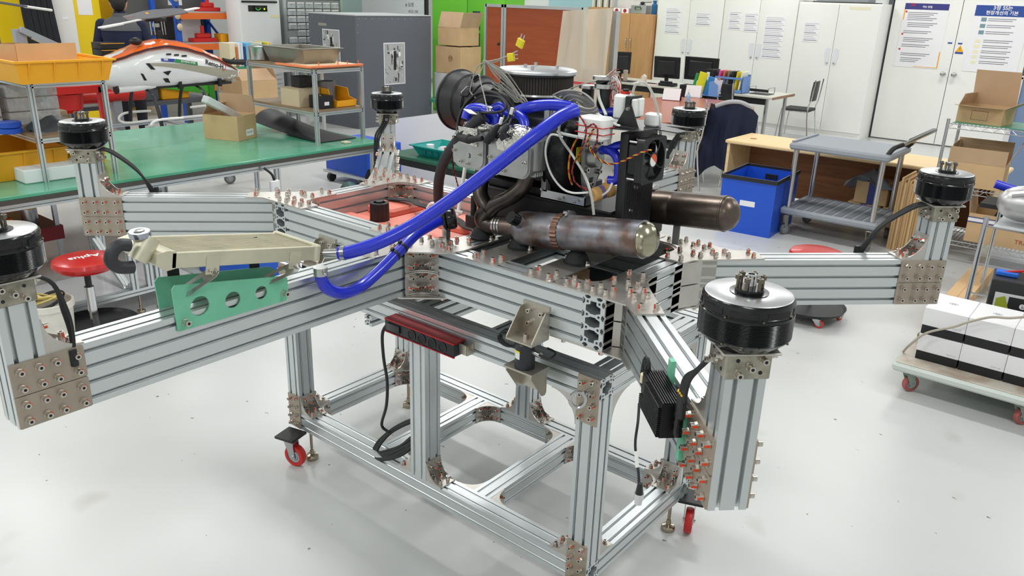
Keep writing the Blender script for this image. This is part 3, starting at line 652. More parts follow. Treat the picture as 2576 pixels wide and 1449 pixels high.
for p in ((1233,342,-.15),(1322,345,-.15)):
    c=Y(*p); g=MB(); g.cyl(c,c+V((0,0,.03)),.015,mSIL,16); g.cyl(c+V((.012,-.01,.02)),c+V((.03,-.01,.02)),.005,mSIL,8); part('water_outlet',g,en)
# loose wiring bundles
mGW=mat('grey_cable',(160,158,150),.5); mGD=mat('dark_grey_cable',(112,112,108),.5); mCL=mat('clear_tube',(226,228,222),.15,trans=.5)
kn=Y(1222,158,-.1)
for i in range(16):
    r1=rnd.random(); a=Y(1290+r1*35+rnd.uniform(-4,4),238+r1*18+rnd.uniform(-6,8),-.08+rnd.uniform(-.02,.02)); mid=Y(1262+rnd.uniform(-16,18),192+rnd.uniform(-8,6),-.09+rnd.uniform(-.02,.02))
    g=MB(); g.tube([kn+V((-.012,0,-.012)),kn+V((rnd.uniform(-.004,.004),0,.002+rnd.uniform(0,.006))),mid,a,a+V((-.015,0,-.006)),mid+V((-.02,0,-.03))],.0017,mGW,n=5,sub=5); part('grey_cable',g,en)
for L in (((1222,156,-.1),(1200,170,-.11),(1185,215,-.12),(1184,232,-.12),(1200,250,-.13)),((1221,158,-.1),(1207,190,-.12),(1218,240,-.14),(1228,285,-.17)),((1215,300,-.17),(1235,318,-.18),(1262,305,-.17),(1268,290,-.15)),
          ((1395,255,.0),(1420,230,.0),(1500,205,.02),(1560,235,.02)),((1500,212,.0),(1530,190,.0),(1555,184,.0)),((1505,210,.0),(1545,185,.0),(1560,181,.0))):
    wire(en,'grey_cable',L,.0022,mGW)
for i in range(11):
    dx=rnd.uniform(-6,6); dy=i*3.6; L=((1392+i*4+dx,240+dy*.8,-.04),(1420+i*3,228+dy*.7,-.05),(1465+dx,232+dy,-.05),(1498+i,262+dy*.75,-.06),(1480-i*2,274+dy*.55,-.07),(1430+dx,258+dy*.7,-.06),(1392+i*4,243+dy*.8,-.05))
    wire(en,'dark_grey_cable',L,.0030,mGD if i%4 else mGW,n=6)
for i in range(26):
    t=rnd.random()*2*PI; rr=.012+rnd.random()*.02; c=Y(1543+rnd.uniform(-5,5),236+rnd.uniform(-16,16),.02+rnd.uniform(-.02,.02)); P=[c+V((rr*math.cos(t+j*.9),rnd.uniform(-.008,.008),(.03+rr)*math.sin(t+j*.9))) for j in range(6)]
    g=MB(); g.tube(P,.0013,mWHT if i%3 else mat('red_brown_wire',(186,66,52),.5),n=4,sub=4); part('thin_wire',g,en)
for L in (((1416,345,-.1),(1385,340,-.12),(1372,380,-.13),(1383,430,-.13),(1410,470,-.13),(1440,485,-.13),(1480,484,-.12)),((1540,460,-.1),(1530,480,-.1),(1510,495,-.09))): wire(en,'white_tube',L,.0035,mWHT)
wire(en,'clear_tube',((1455,290,-.12),(1415,300,-.13),(1408,340,-.13),(1440,390,-.14),(1470,440,-.15),(1487,490,-.16),(1494,540,-.16)),.0042,mCL)
wire(en,'clear_tube',((1591,238,-.01),(1600,212,-.01),(1625,210,-.01),(1645,245,0),(1658,300,.02),(1662,350,.03)),.0042,mCL)
for L in (((1393,262,-.08),(1395,280,-.08),(1385,300,-.08),(1400,330,-.08),(1455,345,-.12)),((1505,225,-.03),(1508,250,-.03),(1525,290,-.05)),((1500,285,-.06),(1540,310,-.08),(1560,318,-.08))): wire(en,'milky_tube',L,.005,mat('milky_tube',(214,220,212),.3))
mYW=mat('yellow_wire',(228,184,40),.5); mBW=mat('black_wire',(20,20,22),.5)
for nm,L,ms in (('twisted_wire',((1494,323,-.16),(1478,360,-.15),(1500,395,-.14),(1530,412,-.13),(1560,408,-.12),(1610,385,-.12),(1640,377,-.10)),(mREDP,mYW,mBW)),('twisted_wire',((1459,292,-.15),(1475,325,-.165),(1462,380,-.15),(1440,420,-.15),(1448,460,-.15),(1480,478,-.14)),(mREDP,mBW)),('twisted_wire',((1470,330,-.165),(1490,312,-.165),(1503,325,-.165),(1500,360,-.16),(1488,385,-.15)),(mREDP,mBW)),('twisted_wire',((1137,370,-.12),(1140,420,-.12),(1150,460,-.12),(1160,505,-.12)),(mREDP,mBW))):
    g=MB(); twist(g,pts(L),.0016,ms); part(nm,g,en)
# yellow thermocouple plugs
for p,q,hd in (((1225,155,-.1),(1302,128,-.1),(1309,108,-.1)),((1222,157,-.1),(1268,146,-.1),(1286,144,-.1))):
    a,b,c=pts((p,q,hd)); th=thing('thermocouple_plug','yellow two-pin plug '+('pointing up above the drone engine' if hd[1]<120 else 'pointing sideways just below the upper yellow plug'),'plug',c,'yellow plugs on the cable loop')
    g=MB(); g.tube([a,(a+b)/2+V((0,0,-.006)),b],.0022,mGW,n=6,sub=4); part('plug_cable',g,th)
    d=(c-b).normalized(); sd=V((0,1,0)).cross(d).normalized(); T=frame(c,sd,(0,-1,0),d); g=MB(); g.bbox((-.013,-.005,-.014),(.013,.005,.012),mat('plug_yellow',(236,216,30),.4),.002,T=T); g.cyl(T@V((0,-.0052,0)),T@V((0,-.0056,0)),.003,mDRK,8); part('plug_body',g,th)
    for s in (-1,1): g=MB(); g.box((s*.006-.0014,-.001,.012),(s*.006+.0014,.001,.028),mSIL,T=T); part('pin',g,th)
# ---------------- mufflers ----------------
mMUF=mat('heat_stained_steel',(158,160,168),.36,.75,c2=(120,98,88),scale=17,detail=6,thr=(.40,.64)); mBRA=mat('brassy_dome',(168,162,142),.2,1); mCOP=mat('copper_band',(150,116,98),.35,.85)
def muffler(a,b,r,label,front):
    t=thing('muffler',label,'muffler',a); d=(b-a).normalized(); L=(b-a).length; T=frame(a,d.orthogonal(),d.cross(d.orthogonal()),d)
    u_=V((0,0,1)).cross(d).normalized(); T=frame(a,u_,d.cross(u_),d)
    m=mMUF if front else mat('dark_stained_steel',(112,100,92),.33,.8,c2=(60,52,46),scale=8,thr=(.35,.7))
    g=MB(); g.lathe([(r*.45,-.001),(r*.78,.002),(r*.95,.014),(r,.03),(r,L*.36),(r*.99,L*.365),(r*.99,L*.40),(r,L*.405),(r,L)],m,T=T,n=44); part('muffler_body',g,t)
    g=MB(); g.lathe([(r,L-.004),(r*1.03,L-.002),(r*1.03,L+.002),(r*.97,L+.003)],m,T=T,n=44); part('end_rim',g,t)
    g=MB(); g.lathe([(r*.97*math.cos(x),L+.002+r*.75*math.sin(x)) for x in [PI/2*i/10 for i in range(11)]][:-1]+[(.001,L+.002+r*.75)],mBRA if front else m,T=T,n=40); part('dome_end',g,t)
    if front:
        g=MB(); rg=[]
        for z in (L*.355,L*.405): rg.append([T@V(((r*1.03+.0016*math.sin(26*x))*math.cos(x),(r*1.03+.0016*math.sin(26*x))*math.sin(x),z)) for x in [2*PI*i/120 for i in range(120)]])
        g.loft(rg,mCOP,cap=False); part('copper_band',g,t)
        g=MB(); p=T@V((-.0,r,L*.12)); 
        ax=(V((-.25,-.9,.55))).normalized(); c0=a+d*(.055)+ax*(r*.8); g.cyl(c0,c0+ax*.025,.022,m,24); g.cyl(c0+ax*.02,c0+ax*.055,.0205,mat('black_cap',(18,20,22),.15),24); part('side_outlet',g,t,'side pipe with glossy black cap')
        g=MB(); g.cyl(a-d*.10,a+d*.01,.031,mat('hot_pipe',(140,126,118),.35,.8,c2=(110,92,84),scale=16),28); part('inlet_pipe',g,t)
        for z in (-.095,-.083,-.071): g=MB(); T3=T; g.lathe([(.0325,z),(.034,z+.003),(.0325,z+.007)],mSIL,T=T,n=28); part('band_clamp',g,t)
        c1=T@V((0,0,L*.385)); 
        g=MB(); g.prism([(-.02,r*1.0),(.0,r*1.25),(.028,r*1.12),(.04,r*.9),(.04,r*.75),(.0,r*.98)],.006,mCAST,T=T,z=L*.43); g.cyl(T@V((-.006,r*1.12,L*.41)),T@V((-.006,r*1.12,L*.44)),.007,mSIL,12); part('hanger',g,t)
    else:
        g=MB(); rg=[]
        g.lathe([(r*1.02,.015),(r*1.08,.02),(r*1.08,.03),(r*1.02,.035)],mSIL,T=T,n=40); g.bbox((-.02,r*.98,.01),(.02,r*1.25,.04),mSIL,.004,T=T); part('hanger',g,t)
    g=MB(); p=T@V((0,-r,L*.42)); g.box((p.x-.012,p.y-.004,1.24),(p.x+.012,p.y+.0,p.z+.012),mCAST); part('support_foot',g,t)
    return t
eq=thing('cable_tray','grey tray with red cables and a cardboard piece below the engine mounts','tray',(.45,0,1.04)); part('tray_floor',B0((.2,-.26,1.04),(.7,.26,1.046),mCASTD),eq)
g=MB()
for k in range(9): g.tube([(.34,-.2+.008*k,1.10+.006*(k%3)),(.42,-.17+.012*k,1.13+.008*(k%2)),(.47,-.1+.008*k,1.12)],.0045,mREDP,n=6,sub=3)
part('red_cables',g,eq,stuff=True); part('cardboard_piece',B0((.43,-.18,1.05),(.52,-.03,1.15),mCARD),eq)
muffler(V((.31,-.155,1.277)),V((.775,-.145,1.332)),.056,'blue-and-brown heat-stained muffler with brassy dome in front of the engine',True)
muffler(V((.60,.16,1.35)),V((.885,.16,1.375)),.056,'dark brown stained muffler sticking out behind the black fan',False)
# ---------------- long hoses ----------------
def hose(name,label,L,r,m,cat='hose',grp=None,extra=None):
    P=pts(L); t=thing(name,label,cat,P[0],grp); g=MB(); g.tube(P,r,m,n=20,sub=8); part('hose_tube',g,t)
    Q=smooth(P,8); return t,Q
t,Q=hose('coolant_hose','long blue hose sloping from the front arm radiator up to the engine top',((852,637,-.69),(880,634,-.67),(960,607,-.60),(1050,560,-.51),(1150,492,-.42),(1250,416,-.33),(1350,338,-.24),(1410,294,-.17),(1450,276,-.12)),.0205,mBLUE)
g=MB(); d=(Q[1]-Q[0]).normalized(); g.cyl(Q[0]-d*.045,Q[0]+d*.01,.014,mSIL,18); g.cyl(Q[3],Q[6],.0222,mSIL,20); part('hose_clamp',g,t)
t,Q=hose('coolant_hose','short blue hose drooping in a U from the radiator outlet to the black pump',((806,682,-.802),(810,706,-.793),(826,727,-.777),(862,737,-.726),(905,722,-.655),(950,685,-.578),(1000,635,-.49),(1045,590,-.40),(1080,568,-.33),(1104,556,-.28)),.0185,mBLUE)
g=MB(); g.cyl(Q[0]+V((0,0,.012)),Q[0]+V((0,0,-.012)),.0205,mSIL,20); g.cyl(Q[0]+V((.02,-.005,0)),Q[0]+V((.035,-.01,0)),.004,mSIL,8); part('hose_clamp',g,t)
for i in (47,50):
    g=MB(); d=(Q[i+1]-Q[i]).normalized(); g.cyl(Q[i]-d*.004,Q[i]+d*.004,.0205,mBLK,20); g.box((-.005,-.003,.018),(.005,.006,.027),mBLK,T=frame(Q[i],d,(V((0,0,1)).cross(d)).normalized())); part('cable_tie',g,t)
t,Q=hose('breather_hose','thick black rubber hose curving from the blue manifold down past the engine left side',((1215,292,-.18),(1185,318,-.19),(1150,355,-.19),(1118,405,-.16),(1104,455,-.12),(1103,505,-.08)),.0185,mat('ribbed_rubber',(38,40,44),.6))
pm=Y(1128,551,-.24); t=thing('coolant_pump','round black pump at the end of the drooping blue hose','pump',pm); d=V((.75,.55,.2)).normalized(); T=frame(pm-d*.02,V((0,0,1)).cross(d).normalized(),d.cross(V((0,0,1)).cross(d).normalized()),d)
g=MB(); g.lathe([(.012,-.022),(.017,-.02),(.017,0),(.03,.0),(.036,.006),(.036,.014),(.033,.016),(.037,.02),(.037,.038),(.033,.044),(.01,.046)],mBLKG,T=T,n=32); part('pump_body',g,t)
g=MB(); g.lathe([(.0175,-.02),(.021,-.018),(.021,-.008),(.0175,-.006)],mSIL,T=T,n=24); part('hose_clamp',g,t)
g=MB(); g.box((pm.x-.02,pm.y-.01,1.205),(pm.x+.0,pm.y+.01,pm.z-.025),mSIL); part('pump_bracket',g,t)
g=MB(); bx=Y(1180,545,-.02); g.bbox((.02,-.10,1.21),(.075,-.03,1.255),mBLK,.004); g.cyl((.035,-.07,1.255),(.035,-.07,1.32),.011,mRUB,12); g.cyl((.06,-.06,1.255),(.06,-.06,1.31),.011,mRUB,12)
solo('ignition_coil',g,'black twin-post coil block standing left of the exhaust manifold','coil')
# white struts behind
g=MB(); g.tube([Y(1170,420,.1),Y(1155,520,.05),Y(1148,545,.02)],.007,mWHT,n=8,sub=4); g.tube([Y(1085,535,0),Y(1120,528,0),Y(1165,535,.0)],.006,mWHT,n=8,sub=4); g.tube([Y(1075,525,.0),Y(1085,512,.0),Y(1110,513,.0)],.006,mWHT,n=8,sub=4); solo('vent_tube',g,'thin white vent tube between the coral tank and the engine','tube')
# ---------------- radiator on front arm ----------------
rd=thing('radiator','champagne-coloured aluminium radiator lying on green plates above the front arm','radiator',(0,-1.0,1.28))
mCH=mat('champagne_aluminium',(206,202,180),.45,.5,var=.07,scale=16); mFIN=mat('radiator_fins',(206,200,178),.5,.35,c2=(150,144,124),scale=60,stretch=(1,.12,1),thr=(.45,.6))
sl=(1.385-1.302)/(.46); ang=math.atan(sl); ax=V((0,math.cos(ang),-math.sin(ang))); T=frame((0,-1.235,1.385),(1,0,0),ax)
g=MB(); g.box((-.088,.012,-.036),(.088,.425,-.003),mFIN,T=T); part('core',g,rd)
g=MB()
for x in (-.1,.088): g.bbox((x,0,-.04),(x+.012,.44,0.0),mCH,.003,T=T)
part('side_rail',g,rd)
for k in range(20):
    g=MB(); x=-.083+k*.0086; g.box((x,.012,-.003),(x+.0022,.425,.0005),mCH,T=T); part('fin_tube',g,rd)
for k in range(22): g=MB(); x=-.082+k*.0078; g.cyl(T@V((x,.422,0)),T@V((x,.422,.004)),.0025,mCH,8); part('weld_bead',g,rd)
g=MB(); g.bbox((-.105,.425,-.045),(.105,.447,.004),mCH,.006,T=T); part('end_tank',g,rd)
g=MB(); g.loft([[T@V(p) for p in r] for r in ([(-.1,.012,-.04),(.1,.012,-.04),(.1,.012,.003),(-.1,.012,.003)],[(-.1,-.01,-.045),(.1,-.01,-.045),(.1,-.01,.005),(-.1,-.01,.005)],[(-.1,-.035,-.03),(.095,-.035,-.03),(.095,-.035,-.004),(-.1,-.035,-.004)])],mCH); 
c1=X(362,620,.06); g.cyl(c1,T@V((.03,-.02,-.015)),.026,mCH,16,r2=.02); g.cyl(c1+V((0,-.02,-.03)),c1+V((0,.02,.02)),.024,mCH,16); part('header_tank',g,rd)
cp=X(352,590,.05); g=MB(); T4=frame(cp,(.97,.1,0),(-.1,.97,.12)); g.lathe([(.018,-.035),(.018,-.01),(.023,-.006),(.023,-.004)],mCH,T=T4,n=24); part('filler_neck',g,rd)
g=MB(); rg=[]
for z,q in ((-.004,.98),(-.004,1),(.006,1),(.009,.95)): rg.append([T4@V((q*(.026+.003*math.cos(2*x))*math.cos(x),q*(.026+.003*math.cos(2*x))*math.sin(x),z)) for x in [2*PI*i/32 for i in range(32)]])
g.loft(rg,mat('cap_silver',(178,184,196),.25,.9)); g.lathe([(.012,.009),(.013,.0105),(.011,.0112)],mSIL,T=T4,n=20); part('radiator_cap',g,rd,'silver pressure cap')
g=MB(); g.tube([X(325,617,.07),X(300,617,.07),X(282,635,.07),X(280,658,.07),X(300,672,.07),X(334,672,.07)],.0155,mat('black_elbow',(44,46,52),.5),n=16,sub=6); part('elbow_hose',g,rd,'black rubber elbow')
for yb,px_,s in ((.11,(1,),1),(.36,(1,),1)):
    g=MB(); g.box((.1,yb-.018,-.03),(.103,yb+.018,.0-.012),mCH,T=T); g.box((.1,yb-.018,-.06),(.103,yb+.018,-.03),mCH,T=T)
    a_=T@V((.102,yb,-.055)); b_=V((.05,a_.y-.05,1.275-(yb*.12))); dv=(b_-a_); Lg=dv.length; dv.normalize(); wv=V((.8,0,-.6)); wv=(wv-dv*wv.dot(dv)).normalized(); T5=frame(a_,wv,dv)
    plate(g,rrect(-.016,-.012,.016,Lg+.012,.012),[rrect(-.007,Lg*.35,.007,Lg-.002,.006)],.003,mSIL,T5); o=part('stay_bracket',g,rd)
    for q in (-.009,.009): bolt(o,T@V((.104,yb+q,-.05)),(1,0,-.1),red=False,s=.5)
for x,sgn in ((.0525,1),(-.0325,-1)):
    if sgn>0: outl=[(-1.222,1.16),(-.895,1.155),(-.885,1.165),(-.885,1.222),(-.9,1.23),(-1.215,1.285),(-1.225,1.275)]; hs=[circ(-1.155,1.212,.027),circ(-1.06,1.203,.023),circ(-.972,1.2,.019)]
    else: outl=[(-1.22,1.17),(-.88,1.165),(-.87,1.175),(-.87,1.225),(-.885,1.235),(-1.215,1.285),(-1.225,1.275)]; hs=[circ(-1.155,1.212,.027),circ(-1.06,1.203,.023),circ(-.972,1.2,.019)]
    g=MB(); plate(g,outl,hs,.004,mG10,frame((x,0,0),(0,1,0),(0,0,1),(1,0,0))); o=part('green_side_plate',g,rd,'translucent green plate with three round holes')
    if sgn>0:
        for y,z in ((-1.2,1.181),(-.9,1.18)): bolt(o,(x+.004,y,z),(1,0,0),red=False,s=1.15)
    else:
        for y in (-1.17,-.93): g=MB(); g.box((x-.003,y-.016,1.24),(x,y+.016,1.33),mBLK); part('stay_bracket',g,rd,'black slotted stay')
# ---------------- motor controller on right front arm ----------------
u6=V((c45,-c45,0)); n6=V((-c45,-c45,0)); e6=V((cx,-cy,0))
def A6(s,o,z): return e6+u6*s+n6*(.04+o)+V((0,0,z))
es=thing('speed_controller','black finned motor controller box bolted to the side of the right front arm','controller',A6(-.2,.03,1.12)); T=frame(e6+n6*.04,u6,n6,(0,0,1))
T=M(((u6.x,n6.x,0,e6.x+n6.x*.04),(u6.y,n6.y,0,e6.y+n6.y*.04),(0,0,1,0),(0,0,0,1)))
mESC=mat('black_anodised_box',(20,21,24),.35,.4); g=MB(); g.box((-.28,.012,1.112),(-.12,.062,1.19),mESC,T=T); part('controller_body',g,es)
for k in range(9): g=MB(); o=.014+k*.0055; g.box((-.28,o,1.19),(-.12,o+.0025,1.196),mESC,T=T); part('top_fin',g,es)
for k in range(15): g=MB(); z=1.114+k*.005; g.box((-.24 if k>5 else -.272,.062,z),(-.121,.069,z+.0025),mESC,T=T); part('side_fin',g,es)
g=MB(); g.box((-.26,.0,1.09),(-.24,.012,1.235),mG10,T=T); part('mounting_strip',g,es,'green laminate strip'); part('mounting_strip',MB().box((-.145,.0,1.05),(-.125,.012,1.16),mG10,T=T),es,'green laminate strip')
for k in range(3):
    z=1.172-k*.02; g=MB(); P=[A6(-.13,.03,z),A6(-.105,.03,z-.004),A6(-.095,.035,z+.015),A6(-.085-.01*k,.03,1.21),A6(-.07-.01*k,.03,1.27),A6(-.05,.02,1.31),A6(-.025,-.01,1.37),A6(-.02,-.02,1.392)]
    g.tube(P,.0052,mLEAD,n=10,sub=5); g.tube([P[3]-V((0,0,.03)),P[3]+V((0,0,.02))],.0078,mBLK,n=10); g.tube([P[3]+V((0,0,.022)),P[3]+V((0,0,.024))],.008,mYW,n=10); part('phase_cable',g,es)
g=MB(); cc=A6(-.30,.05,1.175)
for k in range(6): g.tube([cc+u6*(.018*math.cos(a)+.002*k-.005)+n6*(.004*math.sin(a*2+k))+V((0,0,(.036+.002*k)*math.sin(a))) for a in [2*PI*i/14 for i in range(15)]],.003,mLEAD,n=6,sub=2)
g.tube([cc+V((0,0,-.02)),cc+V((0,0,-.0))],.012,mat('cream_tape',(224,214,176),.6),n=10); part('coiled_cable',g,es); g=MB(); g.tube(pts(((1608,1015,-1.03),(1605,1060,-1.05),(1598,1120,-1.06),(1606,1190,-1.07),(1608,1240,-1.08))),.0024,mLEAD,n=6,sub=5); part('signal_cable',g,es)
g=MB(); a=Y(1600,1135,-1.063); b=Y(1603,1175,-1.068); g.tube([a,b],.0034,mWHT,n=8); c=Y(1608,1240,-1.08); g.cyl(c+V((0,0,.02)),c,.0045,mBLK,10,r2=.007); g.cyl(c,c-V((0,0,.012)),.0085,mCHR,16); g.cyl(c-V((0,0,.012)),c-V((0,0,.022)),.0065,mCHR,16); part('signal_connector',g,es,'round chrome connector')
# black motor leads on the other arms
for k in (1,2,3,4,5):
    e=V((ends[k].x,ends[k].y,0)); L_0=e.length; u=e/e.length if k in (1,4) else V((math.copysign(c45,e.x),math.copysign(c45,e.y),0)); nn=V((-u.y,u.x,0)); sd={1:-1,2:-1,3:1,4:1,5:1}[k]
    if k==1: sd=1
    t=thing('motor_leads',{1:'three black leads hanging from the motor at the left edge of the photo',2:'three black leads arching from the motor on the left arm',3:'black leads hanging from the motor in front of the grey cabinet',4:'short black leads under the motor near the oval table',5:'black leads arching from the motor at far right'}[k],'cable',e+V((0,0,1.2)),'motor leads')
    for j in range(3):
        g=MB(); o=.012*(j-1); b0=e-u*.05+V((0,0,1.385))
        if k in (2,5): P=[b0+nn*o,b0-u*.04+nn*(o+sd*.02)+V((0,0,-.02)),b0-u*.11+nn*(sd*.06+o*.5)+V((0,0,-.10)),b0-u*.15+nn*(sd*.075)+V((0,0,-.2))-u*.01*j]
        elif k==1: P=[b0+nn*(.02*sd+o),b0-u*.035+nn*(.03*sd)+V((0,0,-.03)),b0-u*.05+nn*(.03*sd+o)+V((0,0,-.1)),b0-u*.055+nn*(.03*sd+o*.4)+V((0,0,-.16)),b0-u*.045+nn*(.045*sd)+V((0,0,-.22))]
        elif k==3: P=[b0+nn*o+V((0,0,.0)),b0+nn*(o+.015)-u*.004+V((0,0,-.05)),b0+nn*(.05+o)+V((0,0,-.11)),b0+nn*(.065+o*.4)+V((0,0,-.2)),b0+nn*.07+V((0,0,-.3))]
        else: P=[b0+nn*o,b0-u*.006+nn*(o+.02)+V((0,0,-.03)),b0+nn*(.05+o)+V((0,0,-.08)),b0+nn*.07+V((0,0,-.14))]
        g.tube(P,.005,mLEAD,n=8,sub=5); part('lead',g,t)
    g=MB(); g.tube([P[-1]+V((0,0,.03)),P[-1]-V((0,0,.01))],.009,mBLK,n=10); part('lead_sleeve',g,t)
# ---------------- load cells between frame and stand ----------------
mWS=mat('welded_steel',(182,176,164),.35,.8,c2=(150,120,84),scale=11,thr=(.62,.75))
def loadcell(x,y,s,label):
    t=thing('load_cell',label,'load cell',(x,y+s*.05,.86),'load cells under the drone frame'); yy=lambda v:y+s*v
    def bx(g,a,b,m): g.box((a[0],min(yy(a[1]),yy(b[1])),a[2]),(b[0],max(yy(a[1]),yy(b[1])),b[2]),m)
    g=MB(); bx(g,(x-.05,0,1.02),(x+.05,.005,1.125),mWS); bx(g,(x-.05,.005,1.02),(x+.05,.085,1.026),mWS)
    for q in (-.05,.046): g.prism([(.004,1.026),(.084,1.026),(.084,1.03),(.022,1.11),(.004,1.11)],.004,mWS,T=M(((0,0,1,x+q),(s,0,0,y),(0,1,0,0),(0,0,0,1))))
    o=part('upper_bracket',g,t)
    for a,z in ((-.02,1.10),(.028,1.1),(-.02,1.06)): bolt(o,(x+a,yy(.005),z),(0,s,0),red=False)
    g=MB(); g.cyl((x,yy(.05),1.026),(x,yy(.05),1.04),.009,mBOLT,16); g.cyl((x,yy(.05),1.04),(x,yy(.05),1.0403),.005,mDRK,6); part('cap_screw',g,o)
    g=MB(); g.lathe([(.028,.93),(.031,.932),(.031,1.01),(.028,1.014),(.026,1.018),(.026,1.02)],mat('dark_cell',(30,33,42),.35),T=M.Translation((x,yy(.05),0)),n=30); g.cyl((x+.03,yy(.05),.99),(x+.062,yy(.055),.99),.009,mSIL,14); c_=part('cell_body',g,t)
    g=MB(); 
    for i,(z0,z1,m_) in enumerate(((.965,.985,mWHT),(.985,.992,mat('label_yellow',(240,220,40),.5)))):
        vs=[];n_=7
        for z in (z0,z1):
            for j in range(n_): a=-PI/2-.75+.85*j/(n_-1); vs.append((x+.0313*math.cos(a),yy(.05)+ -s*.0313*math.sin(a),z))
        g.add(vs,[(j,j+1,n_+j+1,n_+j) for j in range(n_-1)],m_)
    part('cell_label',g,c_,'white and yellow label')
    g=MB(); bx(g,(x-.05,0,.84),(x+.05,.005,.93),mWS); bx(g,(x-.055,.0,.925),(x+.055,.085,.931),mWS)
    for q in (-.05,.046): g.prism([(.004,.925),(.08,.925),(.08,.915),(.02,.835),(.004,.835)],.004,mWS,T=M(((0,0,1,x+q),(s,0,0,y),(0,1,0,0),(0,0,0,1))))
    o=part('lower_bracket',g,t); bolt(o,(x-.01,yy(.005),.90),(0,s,0))
    g=MB(); g.tube([(x+.06,yy(.055),.99),(x+.09,yy(.05),.985),(x+.085,yy(.01),.99),(x+.04,yy(-.01),.985)],.0035,mLEAD,n=8,sub=5); part('cell_cable',g,t); g=MB()
    for k in range(7): g.tube([(x-.09+.035*math.cos(a)+.002*k,yy(.03)+.004*math.sin(k*2+a),.985+(.018+.0015*k)*math.sin(a)+.002*k) for a in [2*PI*i/12 for i in range(13)]],.0028,mLEAD,n=6,sub=2)
    part('coiled_cable',g,t)
loadcell(.545,-W_,-1,'dark round load cell between two welded brackets at the right front of the stand')
loadcell(-.45,-W_,-1,'load cell with welded bracket partly hidden behind the radiator'); 
# ---------------- red power strip ----------------
ps=thing('power_strip','red and black metal power strip with four sockets on the front of the stand','power strip',(.05,-.33,.83)); g=MB()
g.bbox((-.13,-.36,.842),(.215,-.31,.886),mBLK,.003); part('strip_body',g,ps); g=MB(); mRA=mat('red_anodised',(170,44,50),.3,.7); g.box((-.128,-.362,.886),(.215,-.305,.892),mRA); g.box((-.128,-.362,.838),(.215,-.356,.842),mRA); part('red_cover',g,ps,'red metal cover')
for x in (0.0,.05,.1,.15):
    g=MB(); T=frame((x+.01,-.3605,.864),(1,0,0),(0,0,1),(0,-1,0)); g.lathe([(.02,0),(.02,.002),(.0165,.002),(.0155,-.004)],mBLKG,T=T,n=24,cap=False); g.cyl(T@V((0,0,-.0)),T@V((0,0,.0006)),.0165,mDRK,20); part('socket',g,ps)
g=MB(); g.bbox((-.115,-.366,.85),(-.05,-.36,.878),mat('smoked_switch',(40,40,42),.15),.002); part('switch',g,ps,'smoked breaker switch'); g=MB(); g.box((.215,-.335,.85),(.25,-.33,.885),mWS); g.box((.248,-.335,.85),(.252,-.302,.885),mWS); part('end_bracket',g,ps)
g=MB(); P=[Y(975,815,-.345),Y(962,840,-.36),Y(965,900,-.35),Y(974,960,-.34),Y(972,1020,-.32),Y(960,1068,-.26),Y(975,1085,-.24)]; g.tube(P,.006,mLEAD,n=10,sub=5); part('power_cord',g,ps)
g=MB()
for k in range(7): g.tube([(lambda u,v:Y(u,v,-.296+.10*(1152-v)/100))(1003+k*1.2+64*math.cos(a)+rnd.uniform(-4,4),1096+k*2+(26+k*1.5)*math.sin(a)-34*math.cos(a)) for a in [2*PI*i/12 for i in range(12)]+[0]],.0058,mLEAD,n=8,sub=3)
part('coiled_cord',g,ps)
# ================= background =================
def obox(g,lo,hi,t,m,mi=None):    # open-topped box
    x0,y0,z0=lo;x1,y1,z1=hi; mi=mi or m
    g.box((x0,y0,z0),(x1,y1,z0+t),m); g.box((x0,y0,z0+t),(x1,y0+t,z1),m); g.box((x0,y1-t,z0+t),(x1,y1,z1),m); g.box((x0,y0+t,z0+t),(x0+t,y1-t,z1),m); g.box((x1-t,y0+t,z0+t),(x1,y1-t,z1),m)
def rbox(name,label,cat,c,size,rot,m,grp=None,flaps=(),t=.004):   # cardboard box with flaps, base centre c
    th=thing(name,label,cat,c,grp); w,d,h=size; T=M.Translation(V(c))@M.Rotation(rot,4,'Z'); g=MB(); b=MB(); obox(b,(-w/2,-d/2,0),(w/2,d/2,h),t,m)
    b.v=[tuple(T@V(v)) for v in b.v]; part('box_body',b,th)
    for (s,ang,ln) in flaps:
        f=MB(); L=w if s in 'fb' else d
        F={'f':frame((-w/2,-d/2,h),(1,0,0),(0,-math.cos(ang),math.sin(ang))),'b':frame((w/2,d/2,h),(-1,0,0),(0,math.cos(ang),math.sin(ang))),'l':frame((-w/2,d/2,h),(0,-1,0),(-math.cos(ang),0,math.sin(ang))),'r':frame((w/2,-d/2,h),(0,1,0),(math.cos(ang),0,math.sin(ang)))}[s]
        f.box((.002,0,-t/2),(L-.002,ln,t/2),mCARDI if m is mCARD else m,T=T@F); part('flap',f,th)
    return th,T
def simple(name,label,cat,parts,grp=None,loc=None):
    lo=[1e9]*3
    for _,g in parts:
        for v in g.v: lo=[min(a,b) for a,b in zip(lo,v)]
    allv=[v for _,g in parts for v in g.v]; c=(sum(v[0] for v in allv)/len(allv),sum(v[1] for v in allv)/len(allv),lo[2])
    th=thing(name,label,cat,c,grp)
    for n,g in parts: part(n,g,th)
    return th
B_=lambda lo,hi,m,T=None: MB().box(lo,hi,m,T)
BB=lambda lo,hi,m,r=.005,T=None: MB().bbox(lo,hi,m,r,T)
mGRT=mat('green_bench_mat',(58,150,112),.16,c2=(104,184,152),scale=1.6,thr=(.35,.75),spec=.6); mGRY=mat('grey_paint',(92,98,106),.5); mLG=mat('light_grey_plastic',(150,156,162),.5)
mPAP=mat('white_paper',(238,238,240),.6); mNAVY=mat('navy_cloth',(26,34,62),.85,var=.1,scale=12); mSHEL=mat('wood_shelf_board',(140,118,92),.55,var=.15,scale=10)
